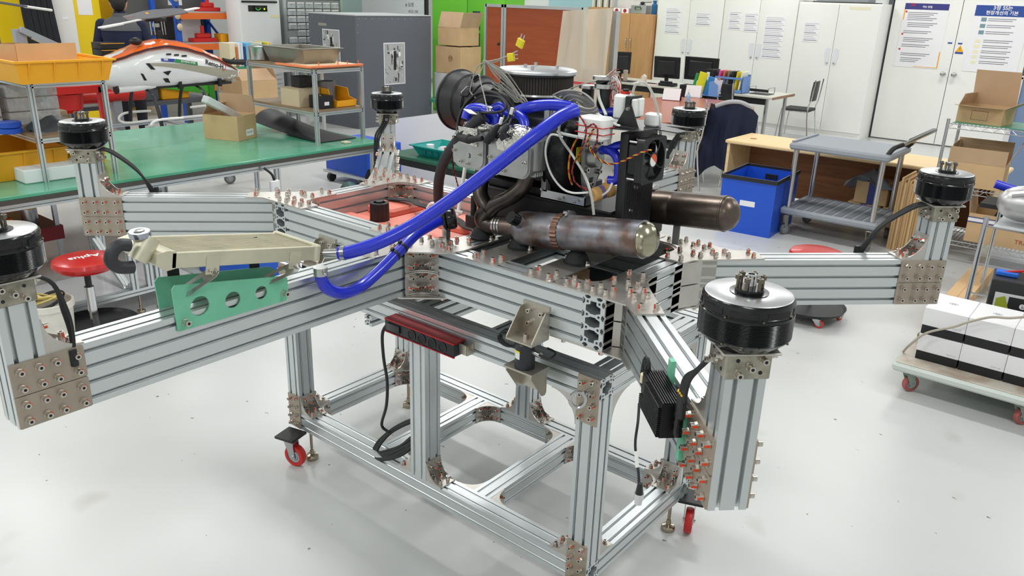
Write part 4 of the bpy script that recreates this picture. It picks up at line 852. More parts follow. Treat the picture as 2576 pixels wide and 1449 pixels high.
# --- green workbench
wb=thing('workbench','long green-topped workbench on aluminium legs along the left side','workbench',(-4.45,.5,0))
for x0_,x1_ in ((-5.42,-4.46),(-4.455,-3.48)): part('bench_top',BB((x0_,-1.9,.728),(x1_,2.62,.75),mGRT,.004),wb)
part('edge_board',B_((-5.43,-1.91,.70),(-3.47,2.63,.728),mat('dark_edge',(74,70,66),.5)),wb)
for x in (-5.38,-4.46,-3.53): beam('bench_rail',wb,(x,-1.9,.67),(x,2.6,.67),(0,0,1),.04,.04)
for y in (-.62,.1,.85,1.55,2.56):
    beam('bench_crossbar',wb,(-5.36,y,.67),(-3.55,y,.67),(0,0,1),.04,.04)
for y in (.1,1.55,2.56,-1.2):
    for x in (-5.38,-3.53): beam('bench_leg',wb,(x,y,0),(x,y,.65),(1,0,0),.04,.04)
beam('bench_leg',wb,(-3.6,.12,0),(-3.6,.12,.65),(1,0,0),.08,.08)
g=MB(); g.bbox((-3.46,1.42,.25),(-3.42,1.5,.58),mWHT,.01); 
for z in (.3,.37,.44,.51): g.cyl((-3.421,1.46,z),(-3.418,1.46,z),.02,mat('outlet_grey',(190,190,190),.4),14)
simple('outlet_strip','white outlet strip clipped upright to a workbench leg','outlet strip',[('strip_body',g),('cord',MB().tube([(-3.44,1.46,.57),(-3.44,1.44,.63),(-3.48,1.4,.68)],.01,mBLK,sub=4))])
def casterthing(x,y,lab):
    t=thing('spare_caster',lab,'caster',(x,y,0),'grey casters under the workbench'); caster(t,(x,y),.19,yaw=1.2,r=.06,tyre=mat('grey_tyre',(110,112,116),.5),plate=False,w=.035)
    part('caster_stem',B_((x-.06,y-.03,.19),(x+.02,y+.03,.68),mALU),t)
casterthing(-5.9,1.75,'left of two grey casters seen under the green bench'); casterthing(-5.8,2.5,'right of two grey casters seen under the green bench')
# --- shelf units on the bench
def shelf(name,label,x0,x1,y0,y1,z0,levels,m=mSHEL,legtop=None,w=.03):
    t=thing(name,label,'shelf',((x0+x1)/2,(y0+y1)/2,z0)); zt=max(levels)
    for x in (x0,x1):
        for y in (y0,y1): beam('shelf_post',t,(x,y,z0),(x,y,zt),(1,0,0),w,w,mod=w,o=.004)
    for z in levels:
        for y in (y0,y1): beam('shelf_rail',t,(x0,y,z-.02),(x1,y,z-.02),(0,0,1),w,w,mod=w,o=.004)
        for x in (x0,x1): beam('shelf_rail',t,(x,y0,z-.02),(x,y1,z-.02),(0,0,1),w,w,mod=w,o=.004)
        part('shelf_board',B_((x0-.012,y0-.012,z-.004),(x1+.012,y1+.012,z+.012),m),t)
    return t
shelf('shelf_unit','two-tier aluminium shelf with yellow crate on top, at left on the bench',-4.75,-3.74,-.08,.38,.75,(1.04,1.39))
shelf('shelf_unit','two-tier aluminium shelf with steel pan on top, at the far end of the bench',-4.62,-3.68,2.08,2.58,.75,(1.03,1.38))
def crate(name,label,lo,hi,m,tap=.03,grp=None,cat='crate',rim=.015):
    x0,y0,z0=lo;x1,y1,z1=hi; t=thing(name,label,cat,((x0+x1)/2,(y0+y1)/2,z0),grp); g=MB()
    R=lambda i,z:[(x0+i,y0+i,z),(x1-i,y0+i,z),(x1-i,y1-i,z),(x0+i,y1-i,z)]
    g.loft([R(tap,z0),R(0,z1),R(.008,z1),R(tap+.008,z0+.01)],m,cap=False); b=R(tap,z0); g.add([V(p) for p in b]+[V(p)+V((0,0,.01)) for p in b],[(3,2,1,0),(4,5,6,7)],m); part('crate_body',g,t)
    g=MB(); g.loft([R(-rim,z1),R(-rim,z1+.012),R(.01,z1+.012),R(.01,z1)],m,cap=False); part('crate_rim',g,t)
    for k in range(4):
        y=y0+(y1-y0)*(.12+.25*k); g=MB(); g.prism([(tap,z0+.004),(tap,z0+.014),(0.0,z1),(-.014,z1)],.008,m,T=M(((-1,0,0,x1),(0,0,1,y),(0,1,0,0),(0,0,0,1)))); part('rib',g,t)
    return t
crate('storage_crate','shallow yellow plastic crate holding cardboard on top of the left shelf',(-3.98,-.24,1.405),(-3.47,.34,1.53),mYEL)
simple('cardboard_sheet','folded cardboard lying in the yellow crate','cardboard',[('sheet',B_((-3.75,-.12,1.42),(-3.745,.24,1.625),mCARD)),('sheet',B_((-.13,-.003,0),(.0,.003,.2),mCARD,T=M.Translation((-3.75,-.12,1.42))@M.Rotation(.5,4,'Z')))])
crate('storage_crate','deep yellow crate under the left shelf on the bench',(-4.6,-.6,.752),(-3.9,.15,.93),mat('mustard_plastic',(226,164,26),.45),.02)
crate('storage_crate','second mustard crate behind the white foam block',(-4.6,.2,.752),(-4.1,.5,.93),mat('mustard_plastic',(0,0,0)),.02)
simple('foam_block','white foam block on the bench under the left shelf','foam',[('foam',BB((-4.0,-.2,.751),(-3.75,.3,.84),mat('white_foam',(232,238,240),.8),.01))])
# drawer organisers with clear bins
dr=thing('parts_organiser','grey rack of clear plastic drawers on the left shelf','organiser',(-4.3,-.25,1.052)); part('organiser_shell',B_((-4.6,-.42,1.052),(-4.25,-.1,1.34),mat('grey_shell',(160,166,172),.5)),dr)
mBIN=mat('clear_bin',(232,236,242),.12,alpha=.62,var=.15,scale=30)
for i in range(4):
    for j in range(4):
        z=1.06+i*.07; y=-.415+j*.078; g=MB(); g.box((-4.25,y,z),(-4.215-.0,y+.07,z+.055),mBIN); g.box((-4.215,y+.015,z+.03),(-4.212,y+.05,z+.045),mWHT); part('clear_drawer',g,dr)
for i in range(3): simple('clear_drawer_box','clear plastic parts box, %s of the pile behind the blue tubs'%('bottom','middle','top')[i],'box',[('box_shell',BB((-4.62,-.05,1.052+i*.095),(-4.25,.28,1.052+i*.095+.088),mBIN,.008))],'clear parts boxes behind the blue tubs')
for i,(z) in enumerate((1.052,1.09)): simple('blue_tub','round blue lid tub, %s of two on the left shelf'%('lower','upper')[i],'tub',[('tub',MB().lathe([(.07,0),(.075,.003),(.075,.03),(.07,.035)],mat('blue_tub_plastic',(34,84,196),.4),T=M.Translation((-3.98,-.16,z)),n=28))],'blue tubs')
def cloth(name,label,cat,x0,x1,y0,y1,zf,m,n=18,t=.004):
    g=MB(); vs=[];
    for i in range(n+1):
        for j in range(n+1): x=x0+(x1-x0)*i/n; y=y0+(y1-y0)*j/n; vs.append((x,y,zf(i/n,j/n)))
    N=n+1; k=len(vs); vs2=vs+[(a,b,c-t) for a,b,c in vs]; fs=[]
    for i in range(n):
        for j in range(n): a=i*N+j; fs+=[(a,a+N,a+N+1,a+1),(k+a,k+a+1,k+a+N+1,k+a+N)]
    for j in range(n): fs+=[(j,j+1,k+j+1,k+j),(n*N+j+1,n*N+j,k+n*N+j,k+n*N+j+1),(j*N+N,j*N,k+j*N,k+j*N+N),(j*N+n,j*N+N+n,k+j*N+N+n,k+j*N+n)]
    g.add(vs2,fs,m); return solo(name,g,label,cat)
cloth('dark_bag','crumpled dark grey plastic bag on the left shelf board','bag',-4.05,-3.78,-.05,.26,lambda a,b:1.06+.07*math.sin(3*a+1)*math.sin(3*b)+.012*math.sin(17*a+9*b),mat('grey_bag',(74,78,84),.4))
cloth('black_sheet','black rubber sheet curling up on the bench under the far shelf','sheet',-4.75,-3.75,2.15,2.56,lambda a,b:.757+.17*(1-a)**1.6*max(0,math.sin(PI*(b*.9+.08)))**.6,mat('black_sheet',(30,32,36),.55))
# things on the right shelf
mPAN=mat('steel_pan',(150,146,138),.32,.85,var=.08,scale=9)
g=MB(); R=lambda i,z:[(-4.42+i,2.1+i,z),(-3.84-i,2.1+i,z),(-3.84-i,2.5-i,z),(-4.42+i,2.5-i,z)]; g.loft([R(.04,1.395),R(.0,1.52),R(-.02,1.525),R(-.02,1.53),R(.02,1.53),R(.03,1.46)],mPAN); solo('steel_pan',g,'rectangular stainless pan with lid on top of the far shelf','pan')
g=MB(); g.lathe([(.1,1.394),(.105,1.40),(.105,1.50),(.11,1.51),(.06,1.52),(.01,1.525)],mSIL,T=M.Translation((-4.55,2.16,0)),n=28); solo('stock_pot',g,'round steel pot beside the rectangular pan','pot')
simple('peg_board','flat orange frame board with upright pegs on the far shelf','frame',[('board',BB((-4.08,1.98,1.393),(-3.62,2.02,1.41),mat('orange_frame',(238,132,84),.5),.004)),('board',BB((-3.66,2.02,1.393),(-3.62,2.56,1.41),mat('orange_frame',(0,0,0)),.004)),('panel',B_((-4.05,2.02,1.394),(-3.66,2.56,1.404),mat('cream_panel',(232,206,170),.6)))]+[('peg',MB().cyl((-3.64,y,1.41),(-3.64,y,1.44),.004,mORG,8)) for y in (2.1,2.3,2.4,2.52)])
rbox('carton','tan taped carton with red ink mark on the far shelf','box',(-4.05,2.2,1.043),(.26,.22,.15),0,mat('pale_card',(196,178,150),.8),flaps=(('f',PI,.1),('b',PI,.1)))
simple('black_carton','small black box stacked on the tan carton','box',[('box_body',BB((-4.12,2.16,1.196),(-4.0,2.3,1.29),mBLK,.004))])
g=MB(); g.lathe([(.085,1.043),(.085,1.24),(.078,1.24),(.078,1.06)],mat('grey_tin',(128,130,132),.45,.4),T=M.Translation((-4.0,2.44,0)),n=26); solo('grey_cylinder',g,'open grey cylinder behind the tan carton','cylinder')
simple('small_battery','small black sealed battery on the far shelf in front of the orange bin','battery',[('battery_case',BB((-3.88,2.16,1.043),(-3.72,2.3,1.15),mBLK,.005)),('terminal',MB().cyl((-3.76,2.19,1.15),(-3.76,2.19,1.158),.008,mSIL,10)),('label',B_((-3.7195,2.2,1.07),(-3.719,2.25,1.10),mPAP))])
g=MB(); x0_,x1_,y0_,y1_=-4.0,-3.72,2.33,2.54; g.prism([(x0_,1.043),(x1_,1.043),(x1_+.02,1.10),(x1_-.08,1.12),(x1_-.1,1.19),(x0_,1.2)],.006,mYEL,T=frame((0,y0_,0),(1,0,0),(0,0,1))); g.prism([(x0_,1.043),(x1_,1.043),(x1_+.02,1.10),(x1_-.08,1.12),(x1_-.1,1.19),(x0_,1.2)],.006,mYEL,T=frame((0,y1_,0),(1,0,0),(0,0,1)))
g.box((x0_,y0_,1.043),(x1_,y1_,1.05),mYEL); g.box((x0_,y0_,1.05),(x0_+.006,y1_,1.2),mYEL); g.box((x1_,y0_,1.05),(x1_+.01,y1_,1.1),mYEL); solo('parts_bin',g,'orange-yellow open-front parts bin on the far shelf','bin')
# carton with clear plastic pieces on the bench
t,T=rbox('carton','open cardboard box with clear plastic inside on the green bench','box',(-4.465,1.745,.751),(.345,.27,.21),.386,mCARD,flaps=(('b',1.75,.16),('l',2.2,.1)))
g=MB(); g.box((.173,-.02,.03),(.1735,.085,.085),mPAP,T=T); TT=T@frame((.1736,.032,.057),(0,1,0),(0,0,1),(1,0,0)); text(g,'부엌스탬프',TT,.018,mDRK); part('label',g,t,'white label with handwriting')
g=MB(); g.bbox((-.04,-.25,-.03),(.04,.25,.03),mat('clear_plastic',(232,236,238),.15,alpha=.6),.01,T=M.Translation((-4.47,1.72,.99))@M.Rotation(-.5,4,'X')@M.Rotation(.2,4,'Z')); solo('clear_tray','x' and g,'long clear plastic tray leaning in the open cardboard box','tray')
simple('small_scrap','small beige scrap lying near the bench end','scrap',[('scrap',BB((-3.65,2.3,.751),(-3.58,2.36,.765),mat('beige',(210,200,180),.6),.004))])
# --- red tool cart, stool, bucket, low frame at the left
tc=thing('tool_cart','dark red tool cart with tray of parts behind the left motor','cart',(-4.6,-.35,0)); mDR=mat('dark_red_metal',(128,24,34),.4)
for z,h_ in ((.56,.09),(.22,.10)): part('cart_tray',B_((-4.85,-.75,z),(-4.2,.15,z+h_),mDR),tc)
part('tray_liner',BB((-4.8,-.7,.65),(-4.25,.1,.70),mat('liner',(206,184,160),.6),.02),tc)
for x in (-4.82,-4.23):
    for y in (-.72,.12): part('cart_post',B_((x-.015,y-.015,0.0),(x+.015,y+.015,.62),mSIL),tc)
simple('orange_parts_bin','orange open parts bin on the lower shelf of the red tool cart','bin',[('bin',BB((-4.6,-.35,.322),(-4.25,-.15,.42),mORG,.01))])
g=MB(); g.lathe([(.05,.322),(.055,.33),(.055,.46),(.04,.47)],mat('tin_silver',(196,196,198),.25,.8),T=M.Translation((-4.32,-.02,0)),n=22); g.lathe([(.056,.455),(.056,.472),(.02,.476)],mYEL,T=M.Translation((-4.32,-.02,0)),n=22); solo('spray_can',g,'silver can with yellow lid on the red tool cart','can')
def stool(c,zs,seatm,label,rot,logo,base='round'):
    t=thing('rolling_stool',label,'stool',c,'red rolling stools'); T=M.Translation(V(c)); g=MB(); g.lathe([(.02,zs-.07),(.15,zs-.068),(.172,zs-.05),(.178,zs-.03),(.17,zs-.01),(.14,zs),(.02,zs+.002)],seatm,T=T,n=44); s=part('seat',g,t)
    if logo:
        g=MB(); TT=T@M.Translation((0,0,zs+.0025))@M.Rotation(rot,4,'Z'); text(g,'Aplus',TT,.075,mWHT,bold=True); part('printed_letters',g,s,'white letters on the seat')
    g=MB(); g.cyl((c[0],c[1],.05),(c[0],c[1],zs-.18),.027,mCHR,20); g.cyl((c[0],c[1],zs-.2),(c[0],c[1],zs-.07),.018,mBLK,16); part('gas_column',g,t)
    g=MB(); g.lathe([(.03,.05),(.2,.055),(.235,.07),(.245,.09),(.24,.09),(.225,.075),(.19,.07),(.03,.09)],mBLK,T=T,n=40); part('tray_base',g,t)
    for k in range(5):
        a=2*PI*k/5+rot; caster(t,(c[0]+.21*math.cos(a),c[1]+.21*math.sin(a)),.075,yaw=a+.9,r=.03,plate=False,w=.02,tyre=mat('red_tyre',(206,60,48),.5))
mSR=mat('red_vinyl',(190,28,30),.3,coat=.2)
stool((-2.78,-.3,0),.5,mSR,'round red stool with white Aplus lettering behind the left arm',4.6,True)
stool((.29,3.08,0),.47,mSR,'round red stool behind the right arm, seat edge and red casters showing',0.4,False)
bk=thing('bucket','dirty white bucket holding a coil of wire beside the red stool','bucket',(-2.72,-.52,0)); T=M.Translation((-2.74,-.55,0)); g=MB(); g.lathe([(.02,0),(.105,0),(.125,.27),(.135,.275),(.135,.31),(.122,.31),(.1,.02)],mat('dirty_white',(226,222,212),.5,var=.08,scale=12),T=T,n=32); part('bucket_body',g,bk)
g=MB(); text(g,'조심',T@M.Rotation(-.7,4,'Z')@M.Rotation(PI/2,4,'X')@M.Translation((0,.1,.118)),.05,mREDP); part('red_marking',g,bk)
g=MB()
for k in range(4): g.tube([T@V(((.085-.006*k)*math.cos(a),(.085-.006*k)*math.sin(a),.31+.03*math.sin(a+k)+.008*k)) for a in [2*PI*i/14 for i in range(15)]],.006 if k else .009,mBLK if k==0 else mat('yellow_wire_coil',(206,186,110),.5),n=6,sub=2)
part('wire_coil',g,bk)
lf=thing('low_frame_table','low aluminium frame table with levelling feet behind the front arm','frame',(-3.1,.0,0))
for a,b in (((-2.95,-.55,.15),(-2.95,.45,.15)),((-3.42,-.55,.15),(-3.42,.45,.15)),((-3.42,.43,.15),(-2.95,.43,.15)),((-3.32,.0,.42),(-2.97,.0,.19))): beam('frame_rail',lf,a,b,(0,0,1),.04,.04)
for y in (.04,.14,.2): beam('frame_post',lf,(-2.95,y,.17),(-2.95,y,.48),(1,0,0),.04,.04)
for x,y in ((-2.95,.06),(-2.95,.2),(-3.4,.1),(-2.95,-.5)): foot(lf,x,y,.13)
part('clear_sheet',B_((-3.42,-.55,.171),(-2.97,.43,.175),mat('hazy_acrylic',(196,196,198),.1,alpha=.7)),lf)
simple('blue_box','blue plastic box under the radiator behind the green plates','box',[('box_body',BB((-3.45,.75,.0),(-2.75,1.15,.30),mat('blue_box_plastic',(26,86,196),.4),.02)),('handle_hole',BB((-3.2,.745,.2),(-3.05,.75,.24),mDRK,.002))])
# --- helicopter
hx,hy=-7.0,2.65; hp=thing('model_helicopter','white and orange unmanned helicopter with long rotor on skids','helicopter',(hx,hy,.40))
mHW=mat('gloss_white',(238,240,240),.12,coat=.5); mHO=mat('gloss_orange',(236,106,32),.15,coat=.5); mHT=mat('taupe_stripe',(168,164,146),.25,coat=.3); mHM=mat('maroon_stripe',(84,50,54),.3)
# profile along y (nose +y): (y, zmid_bottom, zbottom, zseam, ztop, halfwidth)
SEC=[(1.62,1.04,1.0,1.12,1.13,.03),(1.8,.98,.98,1.2,1.22,.12),(1.98,.94,.98,1.27,1.295,.19),(2.15,.92,.98,1.325,1.355,.215),(2.3,.915,.99,1.365,1.415,.22),(2.5,.915,1.0,1.385,1.45,.22),(2.7,.92,1.0,1.355,1.425,.215),(2.9,.925,1.0,1.30,1.365,.2),(3.1,.935,1.0,1.225,1.28,.17),(3.3,.955,1.0,1.13,1.175,.13),(3.42,.985,1.01,1.07,1.10,.07),(3.48,1.02,1.025,1.045,1.055,.02)]
def hull(f,m,name):
    g=MB(); rg=[]
    for k in range(45):
        y=1.63+(3.475-1.63)*k/44; i=max(j for j in range(len(SEC)) if SEC[j][0]<=y+1e-9); i=min(i,len(SEC)-2); t=(y-SEC[i][0])/(SEC[i+1][0]-SEC[i][0]); t=t*t*(3-2*t)*.5+t*.5; v=[SEC[i][q]*(1-t)+SEC[i+1][q]*t for q in range(6)]
        rg.append(f(y+hy-2.65,v))
    g.loft(rg,m,cap=True); return part(name,g,hp)
def low(y,v): _,zb,z1,zs,zt,w=v; return [(hx+w*math.cos(a),y,(zb+zs)/2+ (zs-zb)/2*math.sin(a)*1.0) for a in [2*PI*i/28 for i in range(28)]]
hull(lambda y,v:[(hx+v[5]*1.0*math.copysign(abs(math.cos(a))**.8,math.cos(a)),y,(v[1]+v[3]+.02)/2+(v[3]+.02-v[1])/2*math.copysign(abs(math.sin(a))**.8,math.sin(a))) for a in [2*PI*i/28 for i in range(28)]],mHW,'lower_fairing')
hull(lambda y,v:[(hx+v[5]*.93*math.cos(a),y,v[3]-.01+(v[4]-v[3])*max(0,math.sin(a))) for a in [PI*i/16 for i in range(17)]]+[(hx-v[5]*.9,y,v[3]-.03),(hx+v[5]*.9,y,v[3]-.03)],mHO,'orange_canopy')
hull(lambda y,v:[(hx+(v[5]*.965)*math.cos(a),y,v[3]-.005+(v[4]-v[3])*.20*max(0,math.sin(a))) for a in [PI*i/8 for i in range(9)]]+[(hx-v[5]*.96,y,v[3]-.025),(hx+v[5]*.96,y,v[3]-.025)],mHM,'maroon_stripe')
g=MB(); 
def hs(y,z):   # surface x at side
    i=max(j for j in range(len(SEC)) if SEC[j][0]<=y+1e-9); i=min(i,len(SEC)-2); t=(y-SEC[i][0])/(SEC[i+1][0]-SEC[i][0]); t=t*t*(3-2*t)*.5+t*.5; v=[SEC[i][q]*(1-t)+SEC[i+1][q]*t for q in range(6)]
    c=(v[1]+v[3]+.02)/2; h_=(v[3]+.02-v[1])/2; s=min(.999,abs(z-c)/h_)**(1/.8); return hx+v[5]*max(0,math.sqrt(1-s*s))**.8
def decal(name,pl,m,off=.006,lab=None,t_=.0015,N=1):
    g=MB(); 
    vs=[V((hs(y,z)+off,y,z)) for y,z in pl]; n_=len(vs); cy_=sum(p[0] for p in pl)/n_; cz_=sum(p[1] for p in pl)/n_; vs+=[V((hs(cy_,cz_)+off,cy_,cz_))]
    g.add(vs,[(i,(i+1)%n_,n_) for i in range(n_)],m); return part(name,g,hp,lab)
def arcband(f0,f1,ya,yb,m,name,off=.0025,k=22):
    g=MB(); vs=[]
    for i in range(k+1):
        y=ya+(yb-ya)*i/k
        for q in range(4): z=f0(y)+(f1(y)-f0(y))*q/3; vs.append((hs(y,z)+off,y,z))
    g.add(vs,[(i*4+q,(i+1)*4+q,(i+1)*4+q+1,i*4+q+1) for i in range(k) for q in range(3)],m); return part(name,g,hp)
arcband(lambda y:1.17-.22*max(0,y-2.3)**1.35,lambda y:1.20-.125*max(0,y-2.3)**1.5,2.25,3.42,mHT,'taupe_sweep')
for (ya,za,w_,h_) in ((2.50,1.285,.06,.018),(2.59,1.275,.06,.018),(2.68,1.262,.065,.018)): decal('side_vent',[(y+hy-2.65,z) for y,z in rrect(ya-w_/2,za-h_/2,ya+w_/2,za+h_/2,.005)],mDRK)
for pl in ([(2.22,1.2),(2.26,1.2),(2.32,1.13),(2.27,1.135)],[(2.15,1.1),(2.18,1.09),(2.22,1.02),(2.19,1.02)],[(2.4,1.10),(2.47,1.11),(2.50,1.11),(2.46,1.06)],[(2.4,1.03),(2.46,1.03),(2.5,.975),(2.44,.985)]): decal('side_vent',[(y,z) for y,z in pl[::-1]],mDRK)
decal('blue_sticker',[(2.40,1.215),(2.54,1.20),(2.56,1.235),(2.40,1.245)],mat('sticker_blue',(32,64,160),.4)); decal('green_sticker',[(2.545,1.198),(2.83,1.15),(2.83,1.19),(2.565,1.235)],mat('sticker_green',(40,140,78),.4))
def sidetext(s,y,z,h,m,rx=0,bold=True):
    g=MB(); T=frame((0,y,z),(0,1,rx),(0,-rx,1),(1,0,0)); text(g,s,T,h,m,bold=bold); g.v=[(hs(p[1],p[2])+.008+p[0],p[1],p[2]) for p in g.v]; part('side_lettering',g,hp,'lettering on the side')
sidetext('RMI',2.45,1.229,.03,mWHT,-.08); sidetext('성우엔지니어링',2.71,1.192,.028,mWHT,-.16); sidetext('Remo-H',3.06,1.15,.075,mBLK,-.3)
g=MB(); g.tube([V((hs(3.19,1.118)+.012,3.17+.04*math.cos(a),1.118+.04*math.sin(a))) for a in [-2.2+.35*i for i in range(13)]],.0035,mREDP,n=6); part('red_arc',g,hp,'red arc round the letter H')
g=MB(); g.tube([(hx+.12,3.2,1.2),(hx+.13,3.3,1.17),(hx+.15,3.46,1.16)],[.02,.035],mBLK,n=8,sub=4); g.prism([(2.9,1.26),(3.3,1.13),(3.46,1.19),(3.48,1.2),(3.38,1.06)],.02,mBLK,T=M(((0,0,-1,hx-.05),(1,0,0,0),(0,1,0,0),(0,0,0,1)))); part('black_fin',g,hp,'black swept fin')
g=MB(); g.tube([(hx+.06,1.95,.93),(hx+.12,2.15,.94),(hx+.1,2.35,.95)],[.045,.03],mHW,n=16,sub=4); g.cyl((hx+.06,1.93,.93),(hx+.06,1.95,.93),.052,mBLK,20); part('exhaust_duct',g,hp)
g=MB(); g.cyl((hx,2.5,1.42),(hx,2.5,1.68),.016,mBLK,14); g.cyl((hx,2.5,1.47),(hx,2.5,1.52),.045,mBLK,16); g.cyl((hx,2.5,1.56),(hx,2.5,1.60),.04,mSIL,12); g.bbox((hx-.03,2.38,1.62),(hx+.03,2.62,1.66),mBLK,.01)
for y in (2.42,2.46,2.55,2.58): g.cyl((hx+.04,y,1.48),(hx+.03,y,1.62),.006,mSIL,8)
part('rotor_mast',g,hp)
bd=V((-.5,.86,.05)).normalized(); bl=thing
g=MB(); bs=(V((0,0,1)).cross(bd)*.88+V((0,0,.47))).normalized(); T=frame((hx,2.5,1.685),bd,bs); mBLD=mat('grey_blade',(104,104,110),.4)
g.prism([(-.55,-.045),(-.1,-.06),(.1,-.06),(.62,-.04),(.62,.05),(.45,.07),(.1,.085),(-.1,.08),(-.55,.03)],.012,mBLD,T=T); part('rotor_blade',g,hp)
g=MB(); T=frame((hx,2.5,1.66),V((-.6,.8,.06)).normalized(),V((0,0,1)).cross(V((-.6,.8,.06))).normalized()); g.tube([T@V((-.95,0,.0)),T@V((.95,0,.02))],.011,mWHT,n=8); g.bbox((-1.15,-.03,-.008),(-.75,.03,.008),mWHT,.004,T=T); g.bbox((.75,-.03,.01),(1.15,.03,.026),mWHT,.004,T=T); part('flybar',g,hp,'white stabiliser bar')
g=MB(); Tb=frame((hx,2.5,1.685),bd,bs)@M.Translation((0,0,.0125)); text(g,'Remo-H',Tb@M.Translation((-.45,0,0)),.05,mat('faded_print',(140,80,90),.5)); g.box((-.03,.02,0),(.02,.045,.001),mYEL,T=Tb@M.Translation((-.1,0,0))); part('blade_print',g,hp)
g=MB(); Tt=hx+.05
g.bbox((hx-.12,2.1,.915),(hx+.12,3.3,.945),mBLK,.01)
for y in (2.62,3.12): g.bbox((hx+.13,y-.02,.90),(hx+.17,y+.02,.99),mBLK,.004)
part('underframe',g,hp)
for sx in (-1,1):
    for y in (2.3,2.86): g=MB(); P=smooth([V((hx+sx*.08,y,.92)),V((hx+sx*.22,y,.86)),V((hx+sx*.3,y,.7)),V((hx+sx*.34,y,.43))],6); vs=[]; 
    for y in (2.25,2.85):
        P=smooth([V((hx+sx*.06,y,.92)),V((hx+sx*.22,y,.87)),V((hx+sx*.31,y,.7)),V((hx+sx*.36,y,.51))],6); g=MB(); rg=[[p+V((0,-.022,0)),p+V((.01,0,0)),p+V((0,.022,0)),p+V((-.01,0,0))] for p in P]; g.loft(rg,mBLK); part('landing_leg',g,hp)
    g=MB(); g.tube([(hx+sx*.36,2.5,.61),(hx+sx*.36,2.2,.61),(hx+sx*.36,2.12,.55),(hx+sx*.36,2.2,.50),(hx+sx*.36,2.5,.50),(hx+sx*.36,3.0,.50),(hx+sx*.36,3.3,.50),(hx+sx*.36,3.4,.55),(hx+sx*.36,3.3,.61),(hx+sx*.36,3.0,.61)],.014,mWHT,n=10,sub=4); part('skid',g,hp)
part('skid_clamp',B_((hx+.34,2.30,.44),(hx+.375,2.50,.53),mat('pale_green_plate',(186,194,168),.5)),hp)
g=MB(); g.ell((hx+.1,2.2,1.42),(.05,.07,.04),mBLK,n=14,k=8); part('mirror_pod',g,hp)
sc=thing('low_cart','low aluminium cart the helicopter stands on','cart',(hx,2.6,0))
for x in (hx-.45,hx+.45): beam('cart_rail',sc,(x,1.9,.466),(x,3.5,.466),(0,0,1),.04,.04)
for y in (1.92,2.7,3.48): beam('cart_rail',sc,(hx-.45,y,.466),(hx+.45,y,.466),(0,0,1),.04,.04)
for x in (hx-.45,hx+.45):
    for y in (1.92,2.7,3.48): beam('cart_leg',sc,(x,y,0),(x,y,.446),(1,0,0),.04,.04)
# second rotor blade at the top left
g=MB(); a=X(-40,0,-6.2); b=X(60,16,-6.3); c=X(130,26,-6.4); d=(b-a).normalized(); T=frame(a,d,V((0,0,1)).cross(d)); L_1=(b-a).length; g.bbox((0,-.05,-.008),(L_1,.05,.008),mBLD,.004,T=T); g.tube([b,c],.012,mWHT,n=8)
simple('rotor_blade','grey rotor blade with white tip rod entering at the top left','rotor blade',[('blade',g)])
